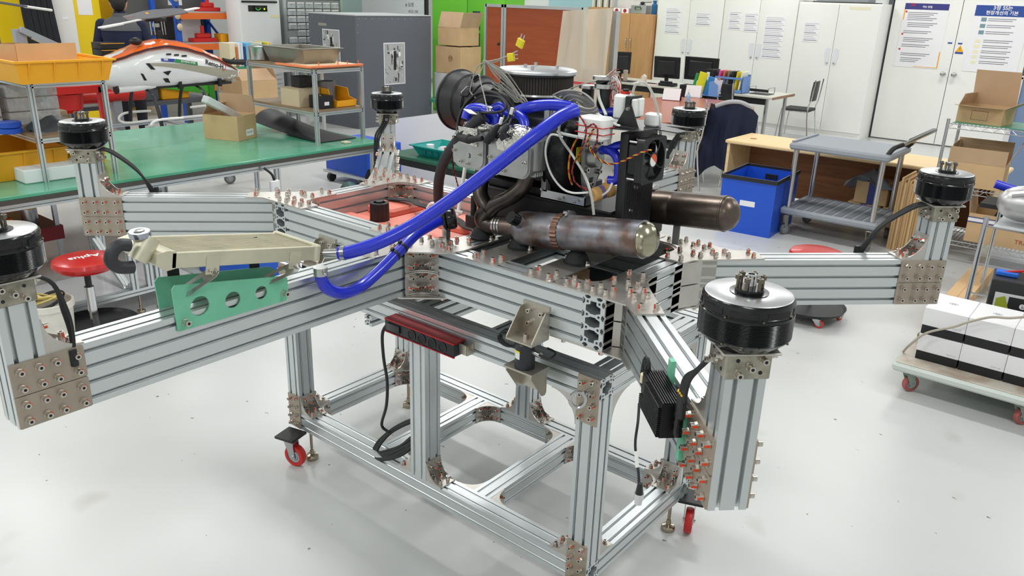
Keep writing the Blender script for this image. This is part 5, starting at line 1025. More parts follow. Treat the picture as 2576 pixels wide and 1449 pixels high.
# --- person
def person(name,label,x,y,face,m_top,m_bot,h=1.8):
    """standing man seen from the back, one skinned body"""
    t=thing(name,label,'person',(x,y,0)); T=M.Translation((x,y,0))@M.Rotation(face,4,'Z')   # faces +y locally
    s=h/1.8; g=MB()
    def ring(cx,cy,z,rx,ry,n=20): return [T@V((cx*s+rx*s*math.cos(2*PI*i/n),cy*s+ry*s*math.sin(2*PI*i/n),z*s)) for i in range(n)]
    skin=mat('skin',(196,146,120),.5)
    g.loft([ring(0,0,.86,.17,.11),ring(0,0,.95,.18,.12),ring(0,.0,1.08,.18,.125),ring(0,.0,1.2,.205,.135),ring(0,-.01,1.32,.225,.14),ring(0,-.01,1.41,.215,.125),ring(0,-.005,1.47,.16,.1),ring(0,.0,1.505,.085,.075),ring(0,.005,1.53,.062,.062),ring(0,.01,1.58,.058,.062)],m_top)
    for sx in (-1,1):
        sh=V((sx*.2,0,1.42))*s; el=V((sx*.29,.02,1.14))*s; wr=V((sx*.24,.2,.98))*s
        for a,b,r1,r2,mm in ((sh,el,.066,.05,m_top),(el,wr,.05,.036,m_top)): g.cyl(T@a,T@b,r1*s,mm,14,r2=r2*s); g.ell(T@b,(r2*s,)*3,mm,n=12,k=8)
        g.ell(T@sh,(.068*s,)*3,m_top,n=14,k=8)
        hip=V((sx*.095,0,.9))*s; kn=V((sx*.1,.01,.48))*s; an=V((sx*.1,-.01,.08))*s
        g.cyl(T@hip,T@kn,.09*s,m_bot,14,r2=.062*s); g.ell(T@kn,(.062*s,)*3,m_bot,n=12,k=8); g.cyl(T@kn,T@an,.062*s,m_bot,14,r2=.045*s)
        g.loft([[T@(V((sx*.1,0,0))*s+V((a_*s,b_*s,z_))) for a_,b_ in ((-.04,-.08),(.04,-.08),(.045,.12),(.02,.17),(-.02,.17),(-.045,.12))] for z_ in (0,.05,.08)],mDRK)
        pw=T@(wr+V((0,.045,-.01))*s); g.ell(pw,(.032*s,.045*s,.022*s),skin,n=12,k=8)
        for k in range(4): f0=T@(wr+V(((k-1.5)*.016,.08,-.012))*s); f1=T@(wr+V(((k-1.5)*.017,.12,-.03))*s); f2=T@(wr+V(((k-1.5)*.017,.135,-.055))*s); g.tube([f0,f1,f2],.008*s,skin,n=7)
        g.tube([T@(wr+V((-sx*.025,.03,-.01))*s),T@(wr+V((-sx*.045,.07,-.02))*s),T@(wr+V((-sx*.04,.1,-.03))*s)],.009*s,skin,n=7)
    body=part('body',g,t)
    g=MB(); g.ell(T@V((0,.012*s,1.67*s)),(.076*s,.098*s,.118*s),skin,n=24,k=16)
    for sx in (-1,1):
        g.ell(T@V((sx*.078*s,0,1.665*s)),(.012*s,.02*s,.032*s),skin,n=10,k=8); e=T@V((sx*.032*s,.098*s,1.675*s)); g.ell(e,(.013*s,.01*s,.009*s),mWHT,n=10,k=6); g.ell(e+(T.to_3x3()@V((0,.007*s,0))),(.006*s,.005*s,.006*s),mDRK,n=8,k=6)
    g.ell(T@V((0,.112*s,1.645*s)),(.013*s,.022*s,.024*s),skin,n=10,k=8); g.ell(T@V((0,.102*s,1.605*s)),(.025*s,.008*s,.006*s),mat('lips',(160,92,84),.5),n=10,k=6); part('head',g,t)
    g=MB(); g.ell(T@V((0,-.03*s,1.665*s)),(.08*s,.08*s,.105*s),mat('black_hair',(22,20,20),.6),n=24,k=14); g.ell(T@V((0,-.004*s,1.705*s)),(.086*s,.104*s,.096*s),mat('black_hair',(22,20,20),.6),n=24,k=14); part('hair',g,t,'short black hair')
    g=MB(); g.loft([ring(0,-.008,1.36,.228,.146),ring(0,-.01,1.41,.221,.131),ring(0,-.005,1.475,.163,.106),ring(0,0,1.51,.09,.082)],mat('grey_yoke',(92,94,98),.8),cap=False); g.loft([ring(0,0,1.49,.085,.08),ring(0,0,1.55,.075,.075)],mat('grey_yoke',(0,0,0)),cap=False); part('jacket_yoke',g,t,'grey yoke and collar')
    return t
person('person','person in a navy jacket with grey yoke standing with back turned behind the helicopter',-8.35,2.76,1.02,mNAVY,mat('dark_trousers',(34,36,44),.8),h=1.93)
# --- left side wall objects
mYL=mat('yellow_locker_paint',(240,208,24),.4); mYO=mat('amber_side',(236,164,30),.4)
def locker(x0,x1,y0,y1,h_,m,label,ms=None,handle=True,tag=None):
    t=thing('locker',label,'locker',((x0+x1)/2,(y0+y1)/2,0),'lockers by the left wall'); part('locker_body',BB((x0,y0,0),(x1-.02,y1,h_),ms or m,.005),t); part('locker_door',BB((x1-.018,y0+.006,.05),(x1,y1-.006,h_-.02),m,.004),t)
    if handle: part('handle',B_((x1,y1-.09,h_*.5),(x1+.012,y1-.07,h_*.5+.12),mBLK),t)
    if tag: part('paper_notice',B_((x1+.001,y0+.15,1.55),(x1+.003,y0+.36,1.85),mPAP),t)
locker(-11.5,-10.9,1.9,2.80,2.3,mYL,'yellow metal locker at the top left corner behind the black coat')
locker(-11.4,-10.85,3.2,3.68,2.3,mYL,'yellow locker with a paper notice left of the standing person',mYO,tag=True)
locker(-12.3,-11.7,3.9,5.0,2.3,mat('deep_yellow',(226,180,20),.45),'deep yellow locker behind the standing person',None)
locker(-11.35,-10.95,4.42,4.5,2.3,mat('ivory',(226,222,206),.5),'narrow ivory panel edge right of the standing person',None,False)
g=MB(); g.bbox((-10.6,2.86,.62),(-10.5,3.15,2.35),mat('off_white_door',(226,226,222),.5),.006,T=None); g2=B_((-10.499,2.97,1.5),(-10.497,3.05,1.54),mPAP)
simple('white_panel_door','white leaning panel between two yellow lockers','panel',[('panel',g),('label',g2)])
g=MB(); 
for k in range(5): g.tube([(-10.38,2.48+.06*k,2.3),(-10.36,2.46+.073*k,1.7),(-10.34,2.48+.073*k,1.2),(-10.3,2.48+.078*k,.8)],[.05,.075],mat('black_coat',(24,26,32),.85),n=10,sub=4)
simple('black_coat','long black coat hanging beside the yellow locker','coat',[('coat_cloth',g)])
for r_ in range(5):
    for c_ in range(3):
        if (r_,c_) in ((4,2),): continue
        y=.28+c_*.24+(.07 if r_%2 else 0); z=.842+r_*.15; tg=BB((-6.9,y,z),(-6.45,y+.225,z+.14),mat('dirty_foam' if r_==4 else 'brown_block',(128,118,98) if r_==4 else (150,104,52),.9,c2=(100,66,36),scale=6,thr=(.45,.7)),.02)
        simple('wrapped_block','brown taped block, row %s column %s from the left in the stack'%(('bottom','second','middle','fourth','top')[r_],('one','two','three')[c_]),'block',[('block',tg)],'brown taped blocks stacked behind the yellow crate')
simple('block_table','aluminium table under the brown taped blocks','table',[('top',BB((-7.0,.2,.80),(-6.3,1.15,.84),mSHEL,.005))]+[('leg',B_((x,y,0),(x+.04,y+.04,.80),mALU)) for x in (-6.95,-6.4) for y in (.25,1.08)])
g=MB(); p0_=X(50,74,-7.9); p1_=X(165,125,-7.9); g.tube([p0_,p1_],.045,mLG,n=4); g.tube([p0_+V((.05,.08,-.08)),p1_+V((.05,0,-.06))],.018,mSIL,n=4); g.box((p0_.x-.1,p0_.y-.05,0),(p0_.x+.0,p0_.y+.05,p0_.z),mLG); simple('metal_arm','grey metal linear arm sloping down behind the yellow crate','arm',[('arm',g)])
for k in range(3): simple('black_yellow_case','black and yellow striped case, %s of three behind the crate'%('bottom','middle','top')[k],'case',[('case',BB((-8.2,2.3,1.12+k*.075),(-7.95,2.58,1.19+k*.075),mBLK,.006)),('yellow_line',B_((-7.949,2.3,1.18+k*.075),(-7.947,2.58,1.187+k*.075),mYEL))],'striped cases behind the crate')
simple('case_stand','grey stand carrying the striped cases','stand',[('top',B_((-8.3,2.2,1.08),(-7.9,2.7,1.118),mLG)),('column',B_((-8.15,2.4,0),(-8.05,2.5,1.08),mLG))])
# tool trolleys under and behind the helicopter
rt=thing('red_trolley','bright red steel tool trolley left of the helicopter skids','trolley',(-7.6,1.5,0)); mRT=mat('bright_red',(208,40,34),.35)
part('trolley_shelf',B_((-8.0,1.1,.84),(-7.5,2.05,.92),mRT),rt); part('trolley_shelf',B_((-8.0,1.1,.3),(-7.5,2.05,.38),mRT),rt)
for y in (1.12,2.0): part('trolley_leg',B_((-7.56,y,.1),(-7.5,y+.05,.9),mRT),rt)
g=MB(); g.cyl((-7.5,1.35,.76),(-7.46,1.35,.76),.07,mBLK,20); g.cyl((-7.459,1.35,.76),(-7.455,1.35,.76),.035,mWHT,16); part('trolley_wheel',g,rt); simple('red_bowl','round red bowl hanging in the red trolley','bowl',[('bowl',MB().lathe([(.1,.62),(.16,.66),(.18,.83),(.17,.83)],mRT,T=M.Translation((-7.7,1.72,0)),n=24))])
simple('red_gas_bottle','red cylinder lying behind the helicopter legs','cylinder',[('cylinder',MB().cyl((-8.1,2.0,.72),(-8.1,2.8,.72),.08,mRT,20))])
g=MB(); g.box((-.03,-.75,-.06),(.03,.75,.06),mat('lime_green_metal',(74,176,54),.4),T=M.Translation((-8.6,3.25,.78))@M.Rotation(-.18,4,'X')); simple('green_frame_bar','lime green sloping frame bar under the helicopter','frame',[('bar',g),('post',B_((-8.62,3.98,0),(-8.55,4.06,1.05),mat('lime_green_metal',(0,0,0))))])
simple('yellow_crate_far','yellow crate behind the landing legs of the helicopter','crate',[('crate',BB((-8.95,3.3,.55),(-8.6,3.7,.9),mYEL,.02))]); simple('grey_crate_far','grey crate behind the landing legs of the helicopter','crate',[('crate',BB((-8.95,2.85,.55),(-8.6,3.27,.85),mGRY,.02))])
simple('crate_bench','dark bench under the far crates','bench',[('top',B_((-9.05,2.2,.5),(-8.5,3.95,.55),mGRY)),('leg',B_((-9.0,2.25,0),(-8.93,2.3,.5),mGRY)),('leg',B_((-9.0,3.85,0),(-8.93,3.9,.5),mGRY))])
simple('black_creeper','black low creeper with red casters under the helicopter cart','creeper',[('deck',BB((-8.0,2.1,.09),(-7.7,2.75,.16),mBLK,.03))]+[('wheel',MB().cyl((-7.75,y,.04),(-7.71,y,.04),.04,mRT,14)) for y in (2.15,2.7)])
t,T=rbox('carton','tall brown carton with open flaps behind the box on the bench','box',(-7.6,4.0,.38),(.55,.5,.5),-.1,mCARD,flaps=(('b',1.9,.22),('r',2.4,.2)))
simple('carton_stand','low dark stand under the tall brown carton','stand',[('stand',BB((-7.95,3.65,0),(-7.25,4.35,.38),mGRY,.01))])
# --- blue and orange rack
rk=thing('storage_rack','blue and orange steel storage rack holding red tools','rack',(-10.2,5.0,0)); mBR=mat('blue_rack',(30,84,184),.4); mOR=mat('orange_rack_beam',(232,112,40),.4)
for x,y in ((-9.9,4.35),(-9.9,5.25),(-10.6,4.35),(-10.6,5.25)): part('rack_post',B_((x-.04,y-.035,0),(x+.04,y+.035,2.5),mBR),rk)
for z in (.55,1.17,1.62): 
    for x in (-9.88,-10.62): part('rack_beam',B_((x-.02,4.35,z-.09),(x+.02,5.25,z),mOR),rk)
    part('rack_shelf',B_((-10.62,4.35,z),(-9.88,5.25,z+.02),mat('rack_shelf_grey',(180,180,182),.5)),rk)
for a,b in ((( -9.9,5.25,1.0),(-10.6,5.25,1.5)),((-9.9,4.35,1.7),(-10.6,4.35,2.2))): part('rack_brace',MB().tube([a,b],.02,mBR,n=6),rk)
for k,(z,y0_,y1_,lb) in enumerate(((1.64,4.75,5.1,'large red bench vise part on the upper orange rack shelf'),(1.64,5.3,5.5,'red tool at the right end of the upper rack shelf'),(1.19,4.6,5.0,'red elongated jack on the lower rack shelf'))):
    simple('red_tool',lb,'tool',[('base',BB((-10.1,y0_,z),(-9.92,y1_,z+.06),mRT,.01)),('body',BB((-10.05,y0_+.08,z+.06),(-9.95,y1_-.08,z+.13),mRT,.02)),('column',MB().cyl((-10,(y0_+y1_)/2,z+.13),(-10,(y0_+y1_)/2,z+.24),.03,mRT,12))])
simple('yellow_bin','small yellow bin at the right of the lower rack shelf','bin',[('bin',BB((-10.1,5.05,1.19),(-9.9,5.2,1.31),mYEL,.01))]); 
for i,(y,z,lb) in enumerate(((4.33,1.83,'topmost earmuffs hanging on the blue rack post'),(4.33,1.58,'middle earmuffs hanging on the blue rack post'),(4.35,1.42,'lowest beige earmuffs hanging on the blue rack post'))):
    g=MB(); g.ell((-9.835,y,z),(.03,.045,.055),mat('beige_cup',(212,190,160),.5),n=16,k=8); g2=MB(); g2.tube([(-9.84,y-.0,z),(-9.84,y-.05,z+.08),(-9.85,y,z+.13),(-9.84,y+.05,z+.08)],.006,mBLK,n=6,sub=4); simple('ear_muffs',lb,'earmuffs',[('ear_cup',g),('headband',g2)],'earmuffs on the rack post')
part('grey_back_panel',B_((-10.75,3.9,0.6),(-10.68,5.3,2.4),mat('dark_grey_panel',(84,84,82),.6)),rk)
simple('paper_sheet_clear','white sheet of paper and clear boxes standing on the rack shelf','papers',[('sheet',B_((-10.3,4.55,1.19),(-10.28,4.95,1.55),mPAP)),('sheet',B_((-10.2,4.4,1.72),(-10.19,4.62,1.84),mPAP))])
# --- air conditioner
ac=thing('air_conditioner','tall white floor-standing air conditioner with black display','air conditioner',(-9.6,5.5,0)); mACW=mat('appliance_white',(226,228,228),.4)
part('cabinet',BB((-9.84,5.13,0),(-9.45,5.86,2.1),mACW,.02),ac)
for k in range(2): part('louvre',B_((-9.448,5.17,1.79+k*.05),(-9.43,5.8,1.815+k*.05),mDRK),ac)
g=MB(); g.bbox((-9.449,5.28,1.66),(-9.44,5.62,1.75),mat('glossy_display',(14,18,16),.1),.004); d_=part('display',g,ac); g=MB(); T=frame((-9.438,5.45,1.70),(0,1,0),(0,0,1),(1,0,0)); mGL=mat('green_led',(60,230,70),.5,emit=1.0); g.tube([T@V((.04*math.cos(a),.012+.03*math.sin(a),0)) for a in [PI+.35*i for i in range(10)]],.0025,mGL,n=5); g.bbox((.1,-.015,-.0005),(.125,.01,.0005),mat('yellow_button',(230,220,40),.5,emit=.6),.001,T=T); part('display_icon',g,d_)
part('sticker',B_((-9.449,5.68,1.57),(-9.446,5.84,1.61),mat('pale_yellow_sticker',(232,226,180),.5)),ac)
for k in range(9): part('grille_slat',BB((-9.449,5.2,.42+k*.07),(-9.43,5.8,.455+k*.07),mACW,.004),ac)
simple('round_fan_body','white rounded cabinet right of the air conditioner','cabinet',[('body',MB().cyl((-10.0,6.1,0),(-10.0,6.1,2.2),.16,mACW,24))])
# binders and folders row
rb=random.Random(3); cols=[(232,222,190),(196,120,60),(232,234,236),(210,220,236),(30,60,110),(104,186,226),(20,36,80),(150,110,70),(226,226,210),(110,160,70),(150,40,50),(236,206,40),(200,190,170),(90,40,60)]
nm=['cream clipboard','brown folder','white binder','pale blue binder','navy binder','light blue clip file','dark navy file box','tan folder','ivory folder','green folder','dark red folder','yellow folder','beige folder','maroon folder']
y=4.0
for i,(c_,n_) in enumerate(zip(cols,nm)):
    w_=.09 if i in (0,5,6) else .04; hh=.3-.05*(i%3==1)-(.12 if i==6 else 0); g=BB((-8.25,y,1.0),(-8.0,y+w_-.006,1.0+hh),mat('folder_%d'%i,c_,.5),.003); simple('folder',n_+' standing in the row behind the helicopter nose','folder',[('cover',g)],'files behind the helicopter nose'); y+=w_
fb=thing('file_bench','grey aluminium bench under the row of files','bench',(-8.1,4.5,0)); part('bench_top',BB((-8.4,3.95,.97),(-7.9,5.5,.998),mGRT,.004),fb); part('bench_edge',B_((-8.41,3.94,.9),(-7.89,5.51,.97),mALU),fb)
for y_ in (4.0,5.45): 
    for x_ in (-8.35,-7.95): part('bench_leg',B_((x_-.02,y_-.02,0),(x_+.02,y_+.02,.9),mALU),fb)
# --- wall of small drawers
dc=thing('drawer_cabinet','tall rack of small clear parts drawers left of the grey enclosure','drawer rack',(-9.6,6.6,0)); part('rack_shell',B_((-9.8,6.0,.3),(-9.52,7.1,1.86),mat('rack_grey',(150,154,156),.5)),dc)
mDRW=mat('clear_drawer',(176,182,184),.2,var=.25,scale=14)
for i in range(13):
    for j in range(6):
        if (i*7+j)%17==5: continue
        z=.42+i*.108; y0_=6.03+j*.175; g=MB(); g.box((-9.52,y0_,z),(-9.49,y0_+.16,z+.08),mDRW); g.box((-9.489,y0_+.01,z+.07),(-9.485,y0_+.15,z+.09),mWHT); part('clear_drawer',g,dc)
for y_ in (5.98,7.12): beam('rack_post',dc,(-9.5,y_,0),(-9.5,y_,1.9),(1,0,0),.04,.04)
beam('rack_top_rail',dc,(-9.5,5.96,1.88),(-9.5,7.14,1.88),(0,0,1),.04,.04)
# --- grey enclosure
ge=thing('grey_enclosure','large dark grey riveted box enclosure with two black and white photos','enclosure',(-8.3,6.7,0)); mGE=mat('slate_panel',(92,97,106),.55,var=.02,scale=30)
part('front_panel',B_((-8.86,5.955,.0),(-7.75,5.97,1.66),mGE),ge); part('side_panel',B_((-7.765,5.97,.0),(-7.75,7.52,1.66),mGE),ge); part('back_panel',B_((-8.86,7.52,0),(-7.75,7.53,1.66),mGE),ge); part('left_panel',B_((-8.86,5.97,0),(-8.845,7.52,1.66),mGE),ge)
part('top_panel',B_((-8.87,5.95,1.66),(-7.74,7.53,1.675),mat('panel_edge',(190,194,196),.4)),ge)
g=MB()
for k in range(12): y=6.02+k*.132; g.cyl((-7.75,y,1.62),(-7.745,y,1.62),.008,mSIL,6)
for k in range(14): z=.1+k*.11; [g.cyl((-7.75,y,z),(-7.745,y,z),.008,mSIL,6) for y in (5.995,7.49)]; [g.cyl((x,5.955,z),(x,5.95,z),.008,mSIL,6) for x in (-8.82,-7.79)]
for k in range(8): g.cyl((-8.75+k*.13,5.955,1.62),(-8.75+k*.13,5.95,1.62),.008,mSIL,6)
part('rivets',g,ge,stuff=True)
def bwphoto(T,w,h_,nm_,seed):
    g=MB(); g.box((0,0,0),(w,h_,.002),mPAP,T=T); o=part('framed_photo',g,ge,nm_); q=random.Random(seed); g=MB()
    g.box((.012,.012,.002),(w-.012,h_-.012,.0025),mat('photo_grey',(170,172,174),.4),T=T)
    for i in range(34):
        x=q.uniform(.015,w-.06); y=q.uniform(.02,h_-.06); a=q.uniform(.01,.045); b=q.uniform(.01,.08); v=q.choice((30,60,90,120,200,225,235)); g.box((x,y,.0025+i*.00003),(min(x+a,w-.014),min(y+b,h_-.014),.0027+i*.00003),mat('photo_%d'%v,(v,v,v+2),.4),T=T)
    for i in range(9): x=q.uniform(.03,w-.03); y=q.uniform(.03,h_*.45); g.tube([T@V((x,y,.004)),T@V((min(w-.014,max(.014,x+q.uniform(-.07,.07))),y+q.uniform(.03,.1),.004))],.0025,mat('photo_60',(0,0,0)),n=4)
    g.box((w*.45,h_*.35,.004),(w*.58,h_*.8,.0045),mat('photo_30',(30,30,32),.4),T=T); part('photo_print',g,o,stuff=True)
pa_=X(965,108,-7.745); pb_=X(1020,210,-7.745); bwphoto(frame((-7.749,pa_.y,pb_.z),(0,1,0),(0,0,1),(1,0,0)),pb_.y-pa_.y,pa_.z-pb_.z+.0,'black and white photo on the side panel',2)
pa_=Y(810,72,5.95); pb_=Y(857,168,5.95); bwphoto(frame((pa_.x,5.954,pb_.z-.02),(1,0,0),(0,0,1),(0,-1,0)),pb_.x-pa_.x,pa_.z-pb_.z+.02,'black and white photo on the front panel',5)
part('name_plate',B_((-8.62,5.952,1.49),(-8.42,5.955,1.53),mat('plate_khaki',(150,150,136),.4)),ge)
# whiteboard behind
simple('whiteboard','white board with handwriting above the grey enclosure','whiteboard',[('board',B_((-11.9,9.5,1.35),(-9.85,9.54,2.3),mat('whiteboard_white',(244,246,250),.3))),('frame_edge',B_((-9.87,9.48,1.35),(-9.83,9.56,2.3),mBLK)),('handwriting',(lambda g:(text(g,'# 요청',frame((-10.3,9.497,1.78),(1,0,0),(0,0,1),(0,-1,0)),.09,mGRY),text(g,'ACG 100',frame((-10.2,9.497,1.66),(1,0,0),(0,0,1),(0,-1,0)),.07,mGRY),g)[2])(MB())),('leg',B_((-11.85,9.5,0),(-11.8,9.54,1.35),mGRY)),('leg',B_((-9.95,9.5,0),(-9.9,9.54,1.35),mGRY))])
simple('grey_cupboard','grey-green cupboard behind the drawer rack','cupboard',[('body',BB((-11.5,7.6,0),(-10.2,8.2,2.3),mat('pale_teal_grey',(132,150,150),.5),.01)),('door',B_((-11.45,7.59,1.5),(-10.9,7.598,2.2),mat('dark_glass_door',(70,86,88),.2))),('door',B_((-10.85,7.59,1.5),(-10.25,7.598,2.2),mat('dark_glass_door',(0,0,0))))])
# green cabinet
gc=thing('green_cabinet','bright green cabinet with narrow glass windows behind the boxes','cabinet',(-7.9,8.5,0)); mGC=mat('lime_cabinet',(106,196,52),.4)
part('cabinet_body',BB((-8.6,8.42,0),(-6.9,8.9,2.4),mGC,.01),gc)
for x0_ in (-8.58,-7.74): part('cabinet_door',BB((x0_,8.40,.05),(x0_+.82,8.42,2.35),mGC,.005),gc)
for x0_ in (-7.62,):
    for z0_,z1_ in ((1.45,1.75),(1.05,1.4),(.6,1.0)): part('window_pane',BB((x0_,8.395,z0_),(x0_+.17,8.4,z1_),mat('dark_pane',(52,70,74),.1),.01),gc)
part('yellow_tape',B_((-7.62,8.392,1.02),(-7.45,8.395,1.045),mYEL),gc); part('cabinet_handle',B_((-7.05,8.37,1.0),(-7.02,8.40,1.2),mSIL),gc)
rbox('carton','upper open brown carton of two stacked beside the green cabinet','box',(-7.48,7.9,1.22),(.5,.45,.28),0,mCARD,flaps=(('f',1.9,.25),('r',1.2,.25)))
t,T=rbox('carton','lower brown carton of two stacked beside the green cabinet','box',(-7.48,7.9,.78),(.56,.5,.42),0,mCARD,flaps=(('f',PI,.2),('b',PI,.2)))
g=MB(); g.tube([(-7.42+.04*math.cos(a),7.647,1.02+.045*math.sin(a)) for a in [2*PI*i/20 for i in range(21)]],.003,mat('brown_ink',(112,84,54),.6),n=4); text(g,'상품',frame((-7.42,7.646,1.02),(1,0,0),(0,0,1),(0,-1,0)),.04,mat('brown_ink',(0,0,0))); part('printed_seal',g,t,'round printed mark')
simple('flight_case','white metal flight case with latch under the stacked cartons','case',[('case_body',BB((-7.8,7.65,.36),(-7.2,8.15,.775),mat('case_white',(222,224,226),.4),.01)),('latch',B_((-7.6,7.64,.55),(-7.53,7.65,.66),mSIL))]); simple('case_table','green-edged table under the white flight case','table',[('top',BB((-7.9,7.5,.3),(-6.9,8.2,.355),mGRT,.005)),('leg',B_((-7.85,7.55,0),(-7.8,7.6,.3),mALU)),('leg',B_((-6.98,7.55,0),(-6.93,7.6,.3),mALU))])
# --- partition
pt=thing('partition','tall wood-coloured folding partition in an aluminium frame','partition',(-5.1,7.0,0)); mPB=mat('cherry_board',(172,84,42),.45,c2=(154,70,34),scale=2.2,stretch=(1,1,10),detail=6)
part('board',B_((-6.07,7.0,.1),(-5.8,7.02,1.86),mPB),pt); part('board',B_((-5.72,7.0,.1),(-4.42,7.02,1.86),mPB),pt)
for x in (-6.1,-5.78,-5.73,-4.4): part('frame_stile',B_((x-.02,6.985,.0),(x+.02,7.035,1.89),mALU),pt)
for z in (.1,1.87): part('frame_rail',B_((-6.1,6.985,z-.02),(-4.4,7.035,z+.02),mALU),pt)
part('knob',MB().ell((-5.84,6.98,1.35),(.02,.02,.02),mBLK,n=12,k=8),pt)
g=MB()
n=14; vs=[]; top=[(-4.62,6.93,1.86),(-3.92,6.96,1.9)]
for i in range(n+1):
    for j in range(n+1):
        a=i/n;b=j/n; x=-4.66+.76*a-(.16*b*(1-a)); z=1.9-.06*(1-a)-1.45*b; y=6.9+.03*math.sin(9*a+3*b)+.02*math.sin(20*a-4*b)-.06*b*math.sin(PI*a); vs.append((x,y,z))
g.add(vs,[(i*(n+1)+j,(i+1)*(n+1)+j,(i+1)*(n+1)+j+1,i*(n+1)+j+1) for i in range(n) for j in range(n)],mat('milky_dust_cover',(226,216,196),.3,alpha=.8)); 
simple('dust_cover','translucent cream plastic sheet draped over equipment at the partition end','plastic sheet',[('sheet',g)])
simple('covered_machine','grey column machine under the plastic sheet','machine',[('column',B_((-4.2,7.1,0),(-4.12,7.2,1.86),mSIL)),('column',B_((-4.02,7.1,0),(-3.95,7.2,1.86),mSIL)),('head',BB((-4.5,7.05,.9),(-4.2,7.3,1.12),mGRY,.02)),('strip',B_((-4.12,7.09,0.1),(-4.09,7.1,1.8),mat('rust',(140,84,60),.6)))])
simple('red_tag','red printed strip on the plastic sheet','label',[('strip',B_((-4.38,6.82,.93),(-3.98,6.825,.96),mat('pinkred',(212,62,72),.5)))])
# --- back wall: cabinets, doors, posters
mCW=mat('cabinet_ivory',(238,239,234),.45)
cu_=['tall white double cupboard left of three, behind the monitors','tall white double cupboard in the middle, behind the desk tray','tall white double cupboard at the right, beside the double door']
pap=[[(-5.55,1.46,.32,.47),(-4.95,1.62,.3,.24)],[(-4.33,1.58,.24,.32),(-4.05,1.56,.26,.32),(-3.68,1.16,.36,.68)],[(-3.02,1.46,.26,.32)]]
for k in range(3):
    x0_=-5.72+k*1.285; x1_=x0_+1.28; t=thing('cupboard',cu_[k],'cupboard',((x0_+x1_)/2,11.55,0),'tall white cupboards'); part('cupboard_body',BB((x0_,11.29,0),(x1_,11.84,2.06 if k==2 else 2.3),mCW,.004),t); zt=2.04 if k==2 else 2.28
    for s in (0,1):
        a=x0_+.006+s*.638; d_=part('cupboard_door',BB((a,11.268,.1),(a+.632,11.288,zt),mCW,.003),t); hx_=a+(.632-.10 if s==0 else .02); g=MB(); g.prism([(.0,.13),(.02,.02),(.05,0),(.075,.03),(.08,.25),(.05,.27),(.0,.25)] if s==0 else [(.0,.03),(.03,0),(.06,.02),(.08,.13),(.08,.25),(.03,.27),(.0,.25)],.003,mat('frosted_notice',(224,226,232),.2),T=frame((hx_,11.267,1.12),(1,0,0),(0,0,1),(0,-1,0))); part('notice_pocket',g,d_); g=MB(); g.ell((hx_+(.05 if s==0 else .03),11.258,1.16),(.016,.012,.016),mSIL,n=14,k=8); part('knob',g,d_)
    for (px0,pz0,w_,h_) in pap[k]:
        p=thing('paper_notice','white printed sheet taped on the cupboard, %s'%({-5.55:'above the left monitor',-4.95:'second from left',-4.33:'third from left',-4.05:'fourth from left',-3.68:'longest one reaching lowest',-3.02:'on the right cupboard'}[px0]),'notice',(px0+w_/2,11.26,pz0),'printed sheets on the cupboards'); o=part('sheet',B_((px0,11.264,pz0),(px0+w_,11.267,pz0+h_),mPAP),p)
        g=MB()
        for q in range(int(h_/.028)-1): g.box((px0+.02,11.2633,pz0+.02+q*.028),(px0+w_-.02-.03*(q%3),11.2638,pz0+.03+q*.028),mat('faint_print',(196,198,206),.6) if q%4 else mat('print_line',(120,124,150),.6))
        part('printed_lines',g,o,stuff=True)
part('label_strip',B_((-2.35,11.266,1.97),(-2.03,11.268,2.01),mat('cream_label',(232,226,196),.5)),t)
# flat folders on top of right cupboard
simple('folded_sheets','folded sheets and tubes lying on top of the right cupboard','papers',[('tube',MB().cyl((-3.2,11.5,2.10),(-3.0,11.5,2.10),.03,mWHT,12)),('sheet',BB((-2.95,11.3,2.062),(-2.0,11.7,2.075),mBLK,.004)),('sheet',BB((-2.9,11.32,2.08),(-2.1,11.68,2.12),mLG,.004))])
# double steel door and frame
dk=mat('door_ivory',(240,240,235),.4)
DOOR=[struct('door_1',B_((-1.84,11.79,.02),(-.885,11.83,2.35),dk)),struct('door_2',B_((-.875,11.79,.02),(.08,11.83,2.35),dk))]; struct('trim_1',B_((-1.93,11.78,0),(-1.86,11.85,2.4),mat('dark_jamb',(78,84,88),.4)))
struct('trim_2',B_((.095,11.78,0),(.14,11.85,2.4),mat('dark_jamb',(0,0,0)))); struct('baseboard_back',B_((-12.6,11.835,0),(-5.8,11.85,.1),mat('skirting',(180,182,180),.5)))
for x,dr_ in ((-.955,DOOR[0]),(-.80,DOOR[1])):
    g=MB(); T=frame((x,11.79,1.087),(1,0,0),(0,0,1),(0,-1,0)); g.lathe([(.035,0),(.035,.008),(.014,.012),(.014,.04),(.03,.045),(.036,.06),(.03,.075),(.005,.08)],mSIL,T=T,n=22); part('door_knob',g,dr_)
def poster(label,x0,z0,w,h,cH,title,tcol,body,ac):
    p=thing('poster',label,'poster',(x0+w/2,11.785,z0)); part('sheet',B_((x0,11.783,z0),(x0+w,11.789,z0+h),mPAP),p); g=MB(); g.box((x0+.01,11.7815,z0+h-cH-.01),(x0+w-.01,11.783,z0+h-.01),mat('poster_blue_%s'%ac,ac and (40,74,152) or (58,58,128),.5)); part('title_band',g,p)
    g=MB()
    for i,(s,c_,hh,xx,zz) in enumerate(title): text(g,s,frame((x0+xx,11.781,z0+h-zz),(1,0,0),(0,0,1),(0,-1,0)),hh,c_,bold=True)
    part('title_letters',g,p); g=MB(); g2=MB()
    for (xx,zz,w_,k) in body:
        for i in range(k): g.box((x0+xx,11.7818,z0+h-zz-i*.026),(x0+xx+w_*(1-.12*((i*7)%3)),11.783,z0+h-zz+.009-i*.026),mat('poster_print',(120,122,134),.6))
    part('printed_lines',g,p,stuff=True); return p,g2
